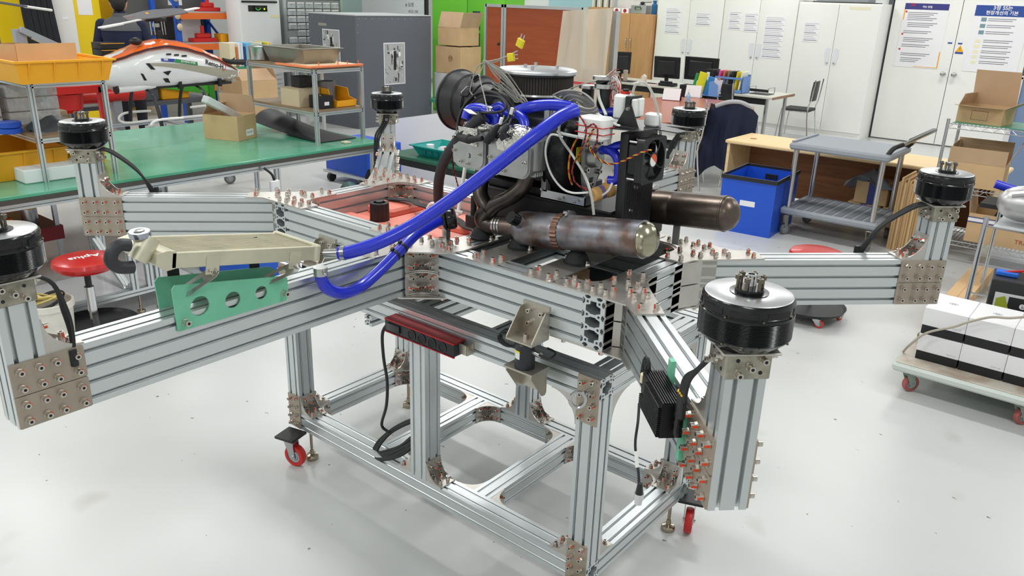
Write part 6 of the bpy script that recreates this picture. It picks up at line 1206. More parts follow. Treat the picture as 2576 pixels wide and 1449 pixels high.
p,_=poster('left poster on the double door with purple title band',-1.69,1.15,.64,.95,.09,[('3정',mREDP,.05,.12,.035),('하는 방법',mWHT,.035,.33,.06)],0,[(.07,.15,.42,5),(.09,.3,.42,3),(.05,.42,.4,2),(.07,.52,.42,3),(.06,.62,.4,2),(.07,.75,.42,2),(.08,.82,.3,3)],0)
g=MB()
for zz in (.145,.475,.70): g.box((-1.66,11.7812,2.10-zz-.0),(-1.635,11.783,2.10-zz+.025),mREDP)
part('red_marker',g,p,stuff=True); g=MB(); g.box((-1.68,11.7815,1.85),(-1.665,11.783,2.0),mYEL); part('yellow_border',g,p); g=MB(); g.prism([(-1.4,1.16),(-1.055,1.16),(-1.055,1.4),(-1.07,1.4),(-1.07,1.168),(-1.4,1.168)],.0015,mYEL,T=frame((0,11.783,0),(1,0,0),(0,0,1))); part('yellow_border',g,p)
p,_=poster('right poster on the double door reading 3정 5S',-.71,1.15,.72,.95,.15,[('3정 5S는',mWHT,.07,.36,.045),('현장개선의 기본',mWHT,.062,.36,.115)],0,[(.2,.2+i*.09,.36,2) for i in range(3)]+[(.2,.5+i*.075,.38,2) for i in range(5)],1)
for i in range(3): part('framed_word',B_((-.6,11.7812,2.10-.235-i*.09),(-.53,11.783,2.10-.18-i*.09),mat('outline_teal',(120,150,160),.5)),p)
for i in range(5): part('framed_word',B_((-.62,11.7812,2.10-.535-i*.075),(-.55,11.783,2.10-.49-i*.075),mat('pale_yellow_box',(236,230,196),.5)),p)
g=MB(); T=frame((-.80,11.789,1.42),(1,0,0),(0,0,1),(0,-1,0)); g.prism([(-.055,0),(.055,0),(0,.095)],.002,mYEL,T=T); text(g,'!',T@M.Translation((0,.04,.003)),.06,mBLK); g.box((-.055,-.03,0),(.055,-.004,.002),mat('poster_blue_1',(0,0,0)),T=T); simple('warning_sticker','small yellow triangle warning sticker on the door between posters','sticker',[('sticker',g)])
for x,z,lb in ((-.98,1.53,'left'),(-.84,1.53,'right')): simple('door_label',lb+' tiny blue and white label above the door knobs','label',[('label',B_((x,11.785,z),(x+.06,11.789,z+.1),mPAP)),('blue_strip',B_((x,11.783,z-.0),(x+.06,11.786,z+.02),mat('poster_blue_1',(0,0,0))))],'tiny door labels')
# wall right of door: blue partition
bp=thing('blue_partition','grey-blue office partition panel at the right edge','partition',(.9,9.0,0)); part('panel',B_((.52,8.6,.05),(2.6,8.65,1.3),mat('blue_fabric',(120,140,172),.85)),bp); part('frame_stile',B_((.46,8.58,0),(.52,8.67,1.32),mat('white_alu',(214,216,218),.4)),bp); part('frame_rail',B_((.46,8.58,1.3),(2.6,8.67,1.33),mat('white_alu',(0,0,0))),bp)
# wood cabinet with things on top
wc=thing('wood_cabinet','light wood two-door cabinet with steel handles left of the white cupboards','cabinet',(-6.2,11.4,0)); mWC=mat('oak_veneer',(198,152,104),.5,c2=(186,140,92),scale=3,stretch=(12,1,1))
part('cabinet_body',BB((-6.72,11.22,0),(-5.75,11.8,1.77),mWC,.005),wc)
for s in (0,1):
    a=-6.71+s*.48; d_=part('cabinet_door',BB((a,11.2,.05),(a+.475,11.22,1.76),mWC,.003),wc); g=MB(); x=a+.43 if s==0 else a+.045; g.tube([(x,11.2,1.17),(x,11.17,1.19),(x,11.17,1.32),(x,11.2,1.34)],.007,mSIL,n=8,sub=3); part('handle',g,d_)
g=MB(); g.lathe([(.05,1.77),(.055,1.78),(.055,1.93),(.03,1.96),(.03,1.98),(.035,1.98),(.035,2.01),(.01,2.01)],mat('blue_bottle',(24,110,170),.2,alpha=.85),T=M.Translation((-5.86,11.4,0)),n=20); solo('water_bottle',g,'blue water bottle on top of the wood cabinet','bottle')
simple('camera_case','silver hard case with black handle on the wood cabinet','case',[('case_body',BB((-6.3,11.3,1.772),(-5.98,11.5,1.92),mat('case_silver',(176,178,182),.35,.5),.01)),('handle',MB().tube([(-6.2,11.29,1.85),(-6.2,11.27,1.89),(-6.08,11.27,1.89),(-6.08,11.29,1.85)],.008,mBLK,n=6))])
for x,lb,c_ in ((-6.68,'left','a'),(-6.5,'right','b')): simple('tea_box',lb+' small red and white box on the wood cabinet','box',[('box_body',BB((x,11.3,1.772),(x+.15,11.4,1.86),mPAP,.003)),('printed_oval',MB().cyl((x+.075,11.299,1.815),(x+.075,11.297,1.815),.035,mat('deep_red',(156,40,52),.5),16))],'small red and white boxes')
simple('toy_drone','tiny dark model helicopter on the silver case','model',[('body',MB().ell((-6.12,11.4,1.96),(.05,.03,.025),mBLK,n=12,k=8)),('rotor',B_((-6.3,11.39,1.995),(-5.9,11.41,1.998),mDRK)),('tail',MB().cyl((-6.1,11.4,1.97),(-5.93,11.4,1.98),.006,mBLK,8)),('skid',B_((-6.17,11.38,1.922),(-6.06,11.42,1.936),mBLK))])
struct('window_1',B_((-8.6,11.83,1.75),(-6.95,11.849,3.0),mat('bluish_window',(170,206,216),.2)))
bc=thing('book_shelf','small wooden shelf with books at the back behind the partition','shelf',(-7.0,11.6,0)); part('shelf_body',B_((-7.25,11.3,0),(-6.74,11.83,1.86),mWC),bc)
for k in range(12): simple('book','%s book from the left on the small wooden shelf'%('first','second','third','fourth','fifth','sixth','seventh','eighth','ninth','tenth','eleventh','last')[k],'book',[('cover',BB((-7.2+k*.037,11.35,1.862),(-7.2+k*.037+.032,11.5,2.03+.01*(k%3)),mat('book_%d'%(k%4),[(226,222,210),(190,186,160),(70,74,84),(210,206,196)][k%4],.6),.002))],'books on the small wooden shelf')
# --- office desks with monitors
mDT=mat('desk_top_pale',(206,208,196),.35); dd=thing('office_desk','long pale-topped office desk with dark legs in front of the white cupboards','desk',(-4.2,10.1,0))
part('desk_top',BB((-6.0,9.5,.69),(-2.68,10.35,.72),mDT,.006),dd); part('desk_edge',B_((-2.68,9.5,.685),(-2.665,10.35,.722),mat('brown_edge',(150,116,88),.5)),dd); part('front_apron',B_((-5.9,9.53,.6),(-2.8,9.55,.69),mBLK),dd)
for x in (-2.78,-4.1,-5.6):
    for y in (9.56,10.28): part('desk_leg',MB().cyl((x,y,0),(x,y,.69),.028,mSIL,14),dd)
def monitor(c,w,h,label,tilt=.1,rot=0,back=True):
    T=M.Translation(V(c))@M.Rotation(rot,4,'Z')@M.Rotation(tilt,4,'X'); t=thing('monitor',label,'monitor',c,'black monitors'); part('screen_shell',BB((-w/2,-.02,.1),(w/2,.02,.1+h),mBLK,.008,T=T),t); part('shell_back',BB((-w/3,-.05,.16),(w/3,-.02,.04+h),mat('mon_back',(34,36,40),.5),.02,T=T),t); part('stand',BB((-.03,-.02,0.0),(.03,.02,.16),mBLK,.005,T=T),t); part('stand_foot',MB().lathe([(.11,0),(.11,.012),(.03,.02)],mBLK,T=M.Translation(V(c)),n=22),t)
monitor((-5.57,9.9,.72),.34,.36,'black monitor leftmost, in front of the wood cabinet',.1,.7); monitor((-4.66,9.9,.72),.44,.34,'black monitor middle, seen from behind',.12,.15); monitor((-4.1,10.0,.72),.6,.36,'wide black monitor right of the middle one',.05,-.05)
def filebox(x0,x1,y0,y1,z0,label,cols_,names,m):
    t=thing('file_box',label,'file box',((x0+x1)/2,(y0+y1)/2,z0)); g=MB()
    for a,b in (((x0,y0,z0),(x1,y1,z0+.006)),((x0,y1-.005,z0),(x1,y1,z0+.27)),((x1-.006,y0,z0),(x1,y1,z0+.25)),((x0,y0,z0),(x0+.006,y1,z0+.2)),((x0,y0,z0),(x1,y0+.005,z0+.05)),((x0,y0,z0+.2),(x1,y0+.005,z0+.23))): g.box(a,b,m)
    for k in range(1,3): xx=x0+(x1-x0)*k/3; g.box((xx-.003,y0,z0),(xx+.003,y1,z0+.22),m)
    part('holder',g,t); n_=len(cols_)
    for i,(c_,nn) in enumerate(zip(cols_,names)):
        xx=x0+.015+(x1-x0-.03)*i/n_; T=M.Translation((xx,(y0+y1)/2,z0+.008))@M.Rotation(.12,4,'Y'); simple('folder',nn,'folder',[('cover',BB((0,-(y1-y0)*.4,0),(.025,(y1-y0)*.4,.31),mat('fold_'+nn[:14].replace(' ','_'),c_,.5),.002,T=T))],'folders on the office desks')
mBF=mat('steel_blue_plastic',(110,150,212),.4)
filebox(-3.66,-3.2,9.58,9.85,.72,'blue plastic desk file holder at the right of the monitors',[(230,90,160),(200,120,90),(130,126,120),(30,30,34),(226,206,50),(236,238,220)],['pink folder in the blue desk holder','salmon folder in the blue desk holder','grey folder in the blue desk holder','black folder in the blue desk holder','yellow folder in the blue desk holder','clear white folder in the blue desk holder'],mBF)
simple('desk_fan_box','tall black box with white label standing by the desk folders','box',[('box_body',BB((-3.8,9.56,.72),(-3.68,9.8,1.04),mBLK,.01)),('label',BB((-3.79,9.555,.85),(-3.74,9.56,1.0),mPAP,.002))])
simple('pc_tower','black computer case beside the desk','computer',[('case',BB((-4.1,9.3,.28),(-3.75,9.5,.8),mBLK,.01)),('drive_slot',B_((-3.98,9.297,.72),(-3.86,9.3,.74),mSIL)),('drive_slot',B_((-3.98,9.297,.66),(-3.86,9.3,.68),mGRY)),('stand',B_((-4.08,9.32,0),(-3.77,9.48,.28),mGRY))])
simple('desk_tray','black and silver document tray on the pale desk','tray',[('tray_base',BB((-3.15,9.75,.72),(-2.85,9.98,.73),mBLK,.003)),('tray_front',B_((-3.15,9.74,.76),(-2.85,9.75,.80),mBLK)),('tray_rail',MB().tube([(-3.15,9.74,.73),(-3.15,9.74,.82),(-3.15,9.98,.82),(-3.15,9.98,.73)],.005,mSIL)),('tray_rail',MB().tube([(-2.85,9.74,.73),(-2.85,9.74,.82),(-2.85,9.98,.82),(-2.85,9.98,.73)],.005,mSIL))])
for i,(p,lb) in enumerate((((-5.3,9.65,.72),'clear drink tumbler with black lid near the left monitor'),)):
    g=MB(); g.lathe([(.035,.72),(.04,.88),(.042,.885),(.042,.905),(.03,.91)],mat('tumbler',(190,176,160),.2,alpha=.8),T=M.Translation((p[0],p[1],0)),n=18); solo('tumbler',g,lb,'cup')
simple('milk_carton','small white milk carton on the desk papers','carton',[('carton',BB((-4.98,9.62,.735),(-4.91,9.69,.83),mat('carton_white',(232,222,210),.5),.003)),('gable',MB().prism([(0,0),(.07,0),(.035,.035)],.07,mat('carton_white',(0,0,0)),T=frame((-4.98,9.69,.83),(1,0,0),(0,0,1)))) ])
for x,y,w_,c_,lb in ((-5.1,9.6,.4,(238,240,244),'white papers under the milk carton'),(-4.95,9.53,.3,(240,206,196),'pink paper at the desk edge'),(-5.5,9.58,.35,(60,64,70),'dark notebook at the left desk edge')): simple('desk_papers',lb,'papers',[('sheets',BB((x,y,.721),(x+w_,y+.22,.733),mat('sheet_'+lb[:4].strip(),c_,.6),.002))])
simple('black_phone','black desk phone left of the middle monitor','phone',[('phone_body',BB((-4.62,9.55,.72),(-4.35,9.72,.77),mBLK,.015)),('handset',BB((-4.6,9.56,.77),(-4.38,9.6,.80),mBLK,.012))])
# oval meeting table
ov=thing('meeting_table','oval red-brown meeting table behind the far right motor','table',(-3.05,7.1,0)); g=MB(); P=[(-3.05+.85*math.copysign(abs(math.cos(a))**.75,math.cos(a)),7.1+1.42*math.copysign(abs(math.sin(a))**.8,math.sin(a))) for a in [2*PI*i/48 for i in range(48)]]
g.prism(P,.012,mat('mahogany_top',(170,96,74),.3,c2=(160,88,66),scale=2),z=.712); part('table_top',g,ov); g=MB(); g.prism([(x,y) for x,y in P],.03,mBLK,z=.681); part('table_edge',g,ov)
for y in (6.3,7.9): part('table_leg',MB().lathe([(.25,0),(.25,.03),(.06,.06),(.06,.68)],mSIL,T=M.Translation((-3.05,y,0)),n=20),ov)
def calendar(p,rot,w,h,label,cb):
    t=thing('desk_calendar',label,'calendar',p,'white desk calendars'); T=M.Translation(V(p))@M.Rotation(rot,4,'Z'); g=MB()
    for s in (-1,1): TT=T@frame((0,s*.06,0),(1,0,0),(0,-s*.06/h,1)); g.box((-w/2,0,-.002),(w/2,h,.002),cb,T=TT)
    g.box((-w/2,-.06,0),(w/2,.06,.004),cb,T=T); part('stand_card',g,t); TT=T@frame((0,-.064,0),(1,0,0),(0,.06/h,1)); g=MB(); g.box((-w/2,.008,-.001),(w/2,h,.001),mPAP,T=TT); part('page',g,t)
mMAR=mat('maroon_card',(120,24,46),.5); q=Z(1690,252,.725); calendar((q.x,q.y,.725),.25,.24,.17,'white desk calendar with maroon stand in front on the oval table',mMAR); q=Z(1735,246,.725); calendar((q.x-.02,q.y+.15,.725),.2,.22,.17,'white desk calendar behind the maroon one',mPAP)
q=Z(1730,258,.725); g=MB(); T=M.Translation((q.x,q.y-.0,.724)); g.lathe([(.03,0),(.032,.005),(.032,.09),(.02,.11),(.01,.115),(.01,.13)],mat('sanitiser_clear',(150,190,220),.15,alpha=.7),T=T,n=18); g.lathe([(.014,.13),(.014,.145),(.004,.147),(.004,.17)],mWHT,T=T,n=12); g.box((-.008,-.03,.168),(.008,.01,.178),mWHT,T=T); solo('sanitiser_bottle',g,'clear blue pump bottle on the oval table behind the far right motor','bottle')
q=Z(1755,240,.725)
for i,(c_,lb,dx) in enumerate((((40,150,80),'green binder in the blue table holder',-.16),((226,220,40),'yellow file in the blue table holder',-.06),((40,130,190),'blue ring binder in the blue table holder',.1),((226,218,226),'clipboard with metal clip in the blue table holder',.2))):
    T=M.Translation((q.x+dx,q.y+.12,.73))@M.Rotation(.2,4,'Y')@M.Rotation(.25,4,'Z'); simple('folder',lb,'folder',[('cover',BB((-.06 if i else -.02,0,0),(.06 if i else .02,.02+.02*(i==2),.30-.02*i+(.04 if i==1 else 0)),mat('tfold%d'%i,c_,.45),.002,T=T))]+([('clip',B_((-.02,-.01,.24),(.02,0,.27),mSIL,T=T))] if i==3 else []),'folders on the oval table')
simple('file_box','steel blue angled file holder on the oval table','file box',[('side',MB().prism([(0,0),(.14,0),(.14,.16),(.05,.22),(0,.2)],.005,mBF,T=frame((q.x+.14,q.y+.05,.726),(1,0,0),(0,0,1)))),('side',MB().prism([(0,0),(.14,0),(.14,.16),(.05,.22),(0,.2)],.005,mBF,T=frame((q.x-.05,q.y+.22,.726),(1,0,0),(0,0,1)))),('base',B_((q.x-.05,q.y+.05,.726),(q.x+.28,q.y+.22,.73),mBF))])
# chairs
def chair(x,y,rot,label,seatm=mBLK):
    t=thing('side_chair',label,'chair',(x,y,0),'black chairs with chrome tube legs'); T=M.Translation((x,y,0))@M.Rotation(rot,4,'Z'); part('seat',BB((-.22,-.21,.43),(.22,.21,.475),mat('dark_seat',(48,50,54),.7),.03,T=T),t)
    g=MB(); rg=[]
    for k in range(7): z=.60+.05*k; w_=.2-.02*abs(k-3)/3; rg.append([T@V((w_*math.cos(a),.22+.02*k/6+.012*math.sin(a)-.02*math.cos(a)**2,z)) for a in [2*PI*i/20 for i in range(20)]])
    g.loft(rg,mBLK); part('backrest',g,t)
    for s in (-1,1):
        part('leg',MB().tube([T@V((s*.22,.26,.93)),T@V((s*.22,.23,.6)),T@V((s*.22,.2,.44)),T@V((s*.24,.27,0))],.011,mCHR,n=8,sub=3),t); part('leg',MB().tube([T@V((s*.22,.2,.44)),T@V((s*.22,-.2,.44)),T@V((s*.24,-.24,0))],.011,mCHR,n=8),t)
chair(-2.72,10.75,-1.5,'black chair with chrome legs at the right end of the pale desk'); chair(-3.05,9.2,2.5,'black chair with chrome tips pushed under the near side of the desk')
chair(-2.02,6.75,2.6,'black chair at the oval table carrying the navy jacket'); chair(-2.35,6.15,-1.2,'black chair partly hidden behind the far right motor')
g=MB(); vs=[]; n=20
T=M.Translation((-1.93,6.5,0))@M.Rotation(-1.1,4,'Z')
for i in range(n+1):
    for j in range(n+1):
        a=i/n;b=j/n; w_=.27+.05*b; y=-w_+2*w_*a+.015*math.sin(7*b+3*a); z=.96-.62*abs(a-.5)**2.2-.78*b*(1-.12*math.sin(5*a+.6)); x=.05+.07*math.sin(PI*a)+(.028*math.sin(15*a+1.5*b)+.018*math.sin(31*a+2))*(.25+b); vs.append(T@V((x,y,z)))
k=len(vs); vs2=vs+[v+V((-.05,.01,0)) for v in vs]; N=n+1; fs=[]
for i in range(n):
    for j in range(n): a=i*N+j; fs+=[(a,a+N,a+N+1,a+1),(k+a,k+a+1,k+a+N+1,k+a+N)]
for j in range(n): fs+=[(j,j+1,k+j+1,k+j),(n*N+j+1,n*N+j,k+n*N+j,k+n*N+j+1),(j*N+N,j*N,k+j*N,k+j*N+N),(j*N+n,j*N+N+n,k+j*N+N+n,k+j*N+n)]
g.add(vs2,fs,mNAVY); g2=MB(); g2.tube([T@V((.07,-.2,.91)),T@V((.11,-.08,.965)),T@V((.11,.06,.97)),T@V((.07,.19,.915))],.024,mat('grey_collar',(176,178,184),.7),n=8,sub=5); simple('jacket','navy work jacket with grey collar draped over a chair back','jacket',[('jacket_body',g),('collar',g2)])
# --- birch desk, blue box, grey cart, cardboard
bd_=thing('birch_desk','low light birch desk behind the grey cart','desk',(-.5,6.05,0)); part('desk_top',BB((-1.64,5.72,.63),(.9,6.38,.665),mWOOD,.015),bd_); part('side_panel',B_((-1.62,5.75,0),(-1.59,6.35,.63),mWOOD),bd_); part('side_panel',B_((.84,5.75,0),(.87,6.35,.63),mWOOD),bd_); part('modesty_panel',B_((-1.59,6.3,.05),(.84,6.33,.63),mWOODD),bd_)
for x in (-1.45,-.55,.5): part('cable_port',MB().cyl((x,6.0,.6651),(x,6.0,.668),.035,mat('knot',(170,120,70),.6),20),bd_)
simple('paper_slip','small paper slip on the birch desk','paper',[('slip',B_((-1.05,6.05,.666),(-.9,6.1,.668),mPAP))])
bb=thing('blue_corrugated_box','blue corrugated plastic box with black rim on the floor','box',(-.93,5.05,0)); mBC=mat('blue_corrugated',(24,82,200),.4); T=M.Translation((-.94,5.06,0))@M.Rotation(.08,4,'Z'); g=MB(); obox(g,(-.25,-.34,0),(.25,.34,.5),.006,mBC); g.v=[tuple(T@V(v)) for v in g.v]; part('box_body',g,bb)
g=MB(); 
for a,b in (((-.26,-.35,.49),(.26,-.335,.525)),((-.26,.335,.49),(.26,.35,.525)),((-.26,-.335,.49),(-.245,.335,.525)),((.245,-.335,.49),(.26,.335,.525))): g.box(a,b,mBLK,T=T)
part('rim',g,bb); part('handle_slot',BB((-.06,.325,.40),(.06,.333,.45),mBLK,.01,T=T),bb); part('label',B_((-.06,-.342,.26),(.08,-.34,.31),mPAP,T=T),bb)
gc_=thing('service_cart','grey plastic two-shelf service cart with black handle','cart',(-.25,5.3,0)); mGP=mat('grey_cart_plastic',(146,152,160),.5,var=.03,scale=20)
part('top_shelf',BB((-.68,4.93,.79),(.18,5.62,.85),mGP,.03),gc_)
g=MB(); g.bbox((-.68,4.93,.2),(.18,5.62,.26),mGP,.03); sh_=part('lower_shelf',g,gc_)
for k in range(9): part('shelf_rib',BB((-.62+k*.085,4.97,.26),(-.56+k*.085,5.58,.264),mat('grey_cart_dark',(110,116,124),.6),.002),sh_)
for x in (-.62,.12):
    for y in (4.99,5.56): part('cart_post',MB().cyl((x,y,.26),(x,y,.79),.024,mSIL,16),gc_); caster(gc_,(x,y),.2,yaw=rnd.uniform(-.5,.5)+1.3,r=.05,plate=False,tyre=mat('grey_tyre',(0,0,0)),w=.03)
part('edge_rail',BB((-.67,4.97,.85),(-.64,5.58,.865),mGP,.005),gc_)
g=MB(); g.tube([(.14,5.0,.84),(.17,5.03,.9),(.22,5.12,.93)],.02,mBLK,n=10,sub=4); g.tube([(.14,5.55,.84),(.2,5.52,.9),(.22,5.4,.93)],.02,mBLK,n=10,sub=4); g.tube([(.22,5.1,.93),(.32,5.3,1.0),(.36,5.5,1.03)],.016,mSIL,n=10); g.tube([(.25,5.2,.955),(.35,5.5,1.025)],.02,mBLK,n=10); part('push_handle',g,gc_)
for k in range(14):
    x=.225+k*.0172; y=5.2+.012*(k%3)-.006*k; simple('flat_carton','flattened cardboard carton, number %s from the left leaning on the birch desk'%('one two three four five six seven eight nine ten eleven twelve thirteen fourteen'.split()[k]),'cardboard',[('sheet',B_((x,y,0),(x+.0166,y+.42,.60+.02*((k*5)%3)),mat('flat_card_%d'%(k%2),[(184,150,108),(200,168,122)][k%2],.85)))],'flattened cartons')
cloth('grey_cloth','crumpled grey cloth under the birch desk behind the grey cart','cloth',-.4,.15,5.8,6.1,lambda a,b:.5-.35*abs(a-.4)+.05*math.sin(9*a+7*b)-.2*b*0,mat('slate_cloth',(112,120,130),.8),n=20)
for k,(x,z) in enumerate(((-.35,0),(-.02,0),(-.3,.22),(.03,.22))): simple('taped_carton','small brown carton with blue tape, %s under the birch desk'%('lower left','lower right','upper left','upper right')[k],'box',[('box_body',BB((x,5.85,z),(x+.3,6.15,z+.215),mCARD,.004)),('tape',B_((x+.12,5.847,z),(x+.18,5.85,z+.215),mat('blue_tape',(60,70,140),.5)))],'small cartons under the birch desk')
# --- wire racks at the right
mWR=mat('chrome_wire',(196,198,200),.2,.95)
wr=thing('wire_rack','chrome wire shelving with cardboard boxes at the right back','shelf',(1.1,5.45,0))
for x in (.5,1.75):
    for y in (5.2,5.7): part('rack_post',MB().cyl((x,y,0),(x,y,1.17),.0125,mWR,12),wr)
for z in (.18,.62,1.13):
    g=MB(); 
    for y in (5.2,5.7):
        g.tube([(.5,y,z),(1.75,y,z)],.004,mWR,n=6); g.tube([(.5,y,z-.035),(1.75,y,z-.035)],.004,mWR,n=6); P=[]
        for k in range(31): P.append((.5+1.25*k/30,y,z-.035+.035*(k%2)))
        g.tube(P,.0025,mWR,n=5)
    o=part('shelf_truss',g,wr)
    for k in range(42): x=.52+k*.03; part('shelf_wire',MB().tube([(x,5.2,z+.004),(x,5.7,z+.004)],.0025,mWR,n=4),wr)
part('green_liner',B_((.53,5.22,1.137),(1.73,5.68,1.142),mat('green_film',(70,160,124),.25,alpha=.85)),wr)
t,T=rbox('carton','open brown carton with tall flap on top of the wire rack','box',(.72,5.42,1.143),(.34,.28,.13),-.15,mCARD,flaps=(('b',1.75,.28),('l',1.9,.1),('f',.12,.1),('r',.5,.22)))
g=MB(); g.tube([T@V((-.06,-.141,.03)),T@V((.06,-.141,.03)),T@V((.06,-.141,.10)),T@V((-.06,-.141,.10)),T@V((-.06,-.141,.03))],.0015,mat('brown_ink',(0,0,0)),n=4); part('printed_frame',g,t)
rbox('carton','torn open carton on the middle shelf of the wire rack','box',(.75,5.45,.63),(.42,.38,.2),.05,mCARD,flaps=(('b',1.5,.15),('r',1.2,.2),('l',1.7,.14),('f',1.5,.12)))
t,T=rbox('carton','wide carton with blue printed tape on the lowest wire shelf','box',(1.1,5.45,.19),(.62,.4,.24),.03,mCARD,flaps=(('l',1.4,.15),))
g=MB(); g.box((-.311,-.202,.17),(.311,-.2,.205),mPAP,T=T); g.box((-.311,-.203,.165),(.311,-.202,.173),mat('blue_tape',(0,0,0)),T=T); g.box((-.311,-.203,.202),(.311,-.202,.21),mat('blue_tape',(0,0,0)),T=T); text(g,'TRANSIT',T@frame((.15,-.202,.06),(1,0,0),(0,0,1),(0,-1,0)),.05,mat('faded_red_ink',(176,84,62),.6)); part('printed_tape',g,t)
simple('dark_green_tray','dark green folded tray sticking out of the wide carton','tray',[('tray',MB().prism([(0,0),(.3,0),(.08,.22)],.02,mat('bottle_green',(18,54,48),.5),T=frame((.93,5.4,.33),(1,0,0),(0,0,1))))])
nr=thing('near_rack','steel tube rack post at the right edge carrying a silver casting','shelf',(1.6,3.6,0))
for x,y in ((1.16,3.45),(1.42,3.9),(2.4,3.45),(2.4,3.9)): part('rack_post',MB().cyl((x,y,0),(x,y,.80 if x<1.3 else .78),.016,mWR,14),nr)
for z in (.74,.3): 
    for y in (3.45,3.9): part('rack_tube',MB().tube([(1.16 if y<3.6 else 1.42,y,z),(2.4,y,z)],.007,mWR,n=6),nr)
part('rack_shelf',B_((1.2,3.46,.735),(2.4,3.89,.742),mat('shelf_sheet',(190,194,196),.4)),nr)
g=MB(); g.loft([[ (x,3.66+.12*c*math.cos(a),.87+.11*c*math.sin(a)) for a in [2*PI*i/20 for i in range(20)]] for x,c in ((1.17,.3),(1.2,.7),(1.24,.9),(1.3,1),(1.45,1.03),(1.6,1),(2.0,1),(2.1,.7))],mat('cast_silver',(196,196,196),.35,.85)); g2=MB()
for k in range(4): g2=MB() if False else g2; g2.tube([(1.25,3.58+.05*k,.93+.012*(k%2)),(1.5,3.57+.05*k,.985),(2.0,3.57+.05*k,.985)],.022,mat('cast_silver',(0,0,0)),n=10,sub=3)
simple('silver_casting','silver ribbed metal casting lying on the near rack at the right edge','casting',[('casting_body',g),('casting_ribs',g2)])
simple('blue_tube','short blue hose piece behind the silver casting','hose',[('tube',MB().cyl((1.05,4.3,.86),(1.3,4.35,.80),.03,mBLUE,18)),('support',B_((1.1,4.25,.735),(1.3,4.4,.78),mBLK))]); 
simple('blue_tube_shelf','small black shelf under the blue hose piece','shelf',[('board',B_((1.0,4.2,.70),(1.6,4.5,.73),mBLK)),('leg',MB().cyl((1.1,4.45,0),(1.1,4.45,.7),.012,mWR,10)),('leg',MB().cyl((1.5,4.45,0),(1.5,4.45,.7),.012,mWR,10))])
# battery on long box
lb_=thing('car_battery','large black battery with ECO label and clamps at the right edge','battery',(1.55,2.98,.30)); T=M.Translation((1.62,3.0,.30))@M.Rotation(.12,4,'Z'); part('battery_case',BB((-.3,-.12,0),(.3,.12,.29),mat('battery_black',(26,27,30),.45),.01,T=T),lb_)
g=MB(); g.bbox((-.27,-.123,.06),(.29,-.12,.22),mat('label_grey',(206,208,210),.4),.002,T=T); l_=part('battery_label',g,lb_,'label reading eco'); g=MB(); TT=T@frame((-.12,-.1235,.165),(1,0,0),(0,0,1),(0,-1,0)); g.box((-.08,-.035,0),(.2,.04,.001),mBLK,T=TT); g.prism([(-.14,-.035),(-.07,-.035),(-.1,.04),(-.14,.02)],.0015,mat('olive_green',(150,160,40),.5),T=TT); text(g,'eco',TT@M.Translation((.02,0,.002)),.06,mWHT,bold=True); part('label_print',g,l_)
g=MB(); g.tube([T@V((-.28,-.02,.3)),T@V((-.2,0,.32)),T@V((-.1,.02,.33)),T@V((.1,0,.31))],.008,mREDP,n=6,sub=4); g.bbox((-.29,-.03,.29),(-.18,.03,.315),mat('clamp_blue',(36,110,220),.4),.008,T=T); g.bbox((-.1,-.03,.29),(.25,-.01,.31),mBLK,.004,T=T); part('clamps',g,lb_,'blue clamps and red lead')
simple('battery_crate','dark crate under the large black battery','crate',[('crate',BB((1.3,2.86,.0),(2.0,3.2,.30),mGRY,.01))])
rbox('long_carton','long flat tan carton with clear tape lying on the floor behind the white boxes','box',(1.03,4.15,0),(.15,1.5,.09),.0,mat('tan_carton',(214,176,130),.7),flaps=(('l',PI,.074),('r',PI,.074)))
# --- dolly with white boxes
dl=thing('platform_dolly','worn pale platform dolly with rope and red casters','dolly',(1.6,2.55,0)); mDL=mat('worn_platform',(206,198,186),.6,c2=(176,160,144),scale=7,thr=(.45,.65)); part('platform',BB((1.03,2.28,.125),(2.3,2.92,.17),mat('pale_green_edge',(206,214,208),.5,c2=(150,196,178),scale=9,thr=(.6,.72)),.02),dl); part('platform_mat',BB((1.045,2.3,.17),(2.28,2.9,.175),mDL,.004),dl)
for x,y in ((1.13,2.36),(1.67,2.36),(1.13,2.84),(2.15,2.36)): caster(dl,(x,y),.125,yaw=.9,r=.046,plate=False,w=.03,tyre=mat('pinkish_tyre',(170,92,88),.5),fork=mat('green_grey_fork',(150,166,158),.5))
g=MB(); g.tube([Z(2272,885,.18),Y(2288,868,2.36),Y(2330,838,2.38),Y(2400,822,2.38),Y(2430,812,2.38),Y(2490,798,2.38),Y(2540,800,2.39),Y(2600,795,2.4)],.0065,mat('old_rope',(178,170,156),.8),n=8,sub=6); part('rope',g,dl); part('rope',MB().tube([(1.05,2.75,.18),(1.06,2.7,.22),(1.1,2.68,.25)],.0065,mat('old_rope',(0,0,0)),n=8,sub=3),dl)
names_=['front left','front second','front third']
mBW_=mat('white_gloss_box',(240,240,242),.35); mBK_=mat('black_matte_band',(22,22,25),.5)
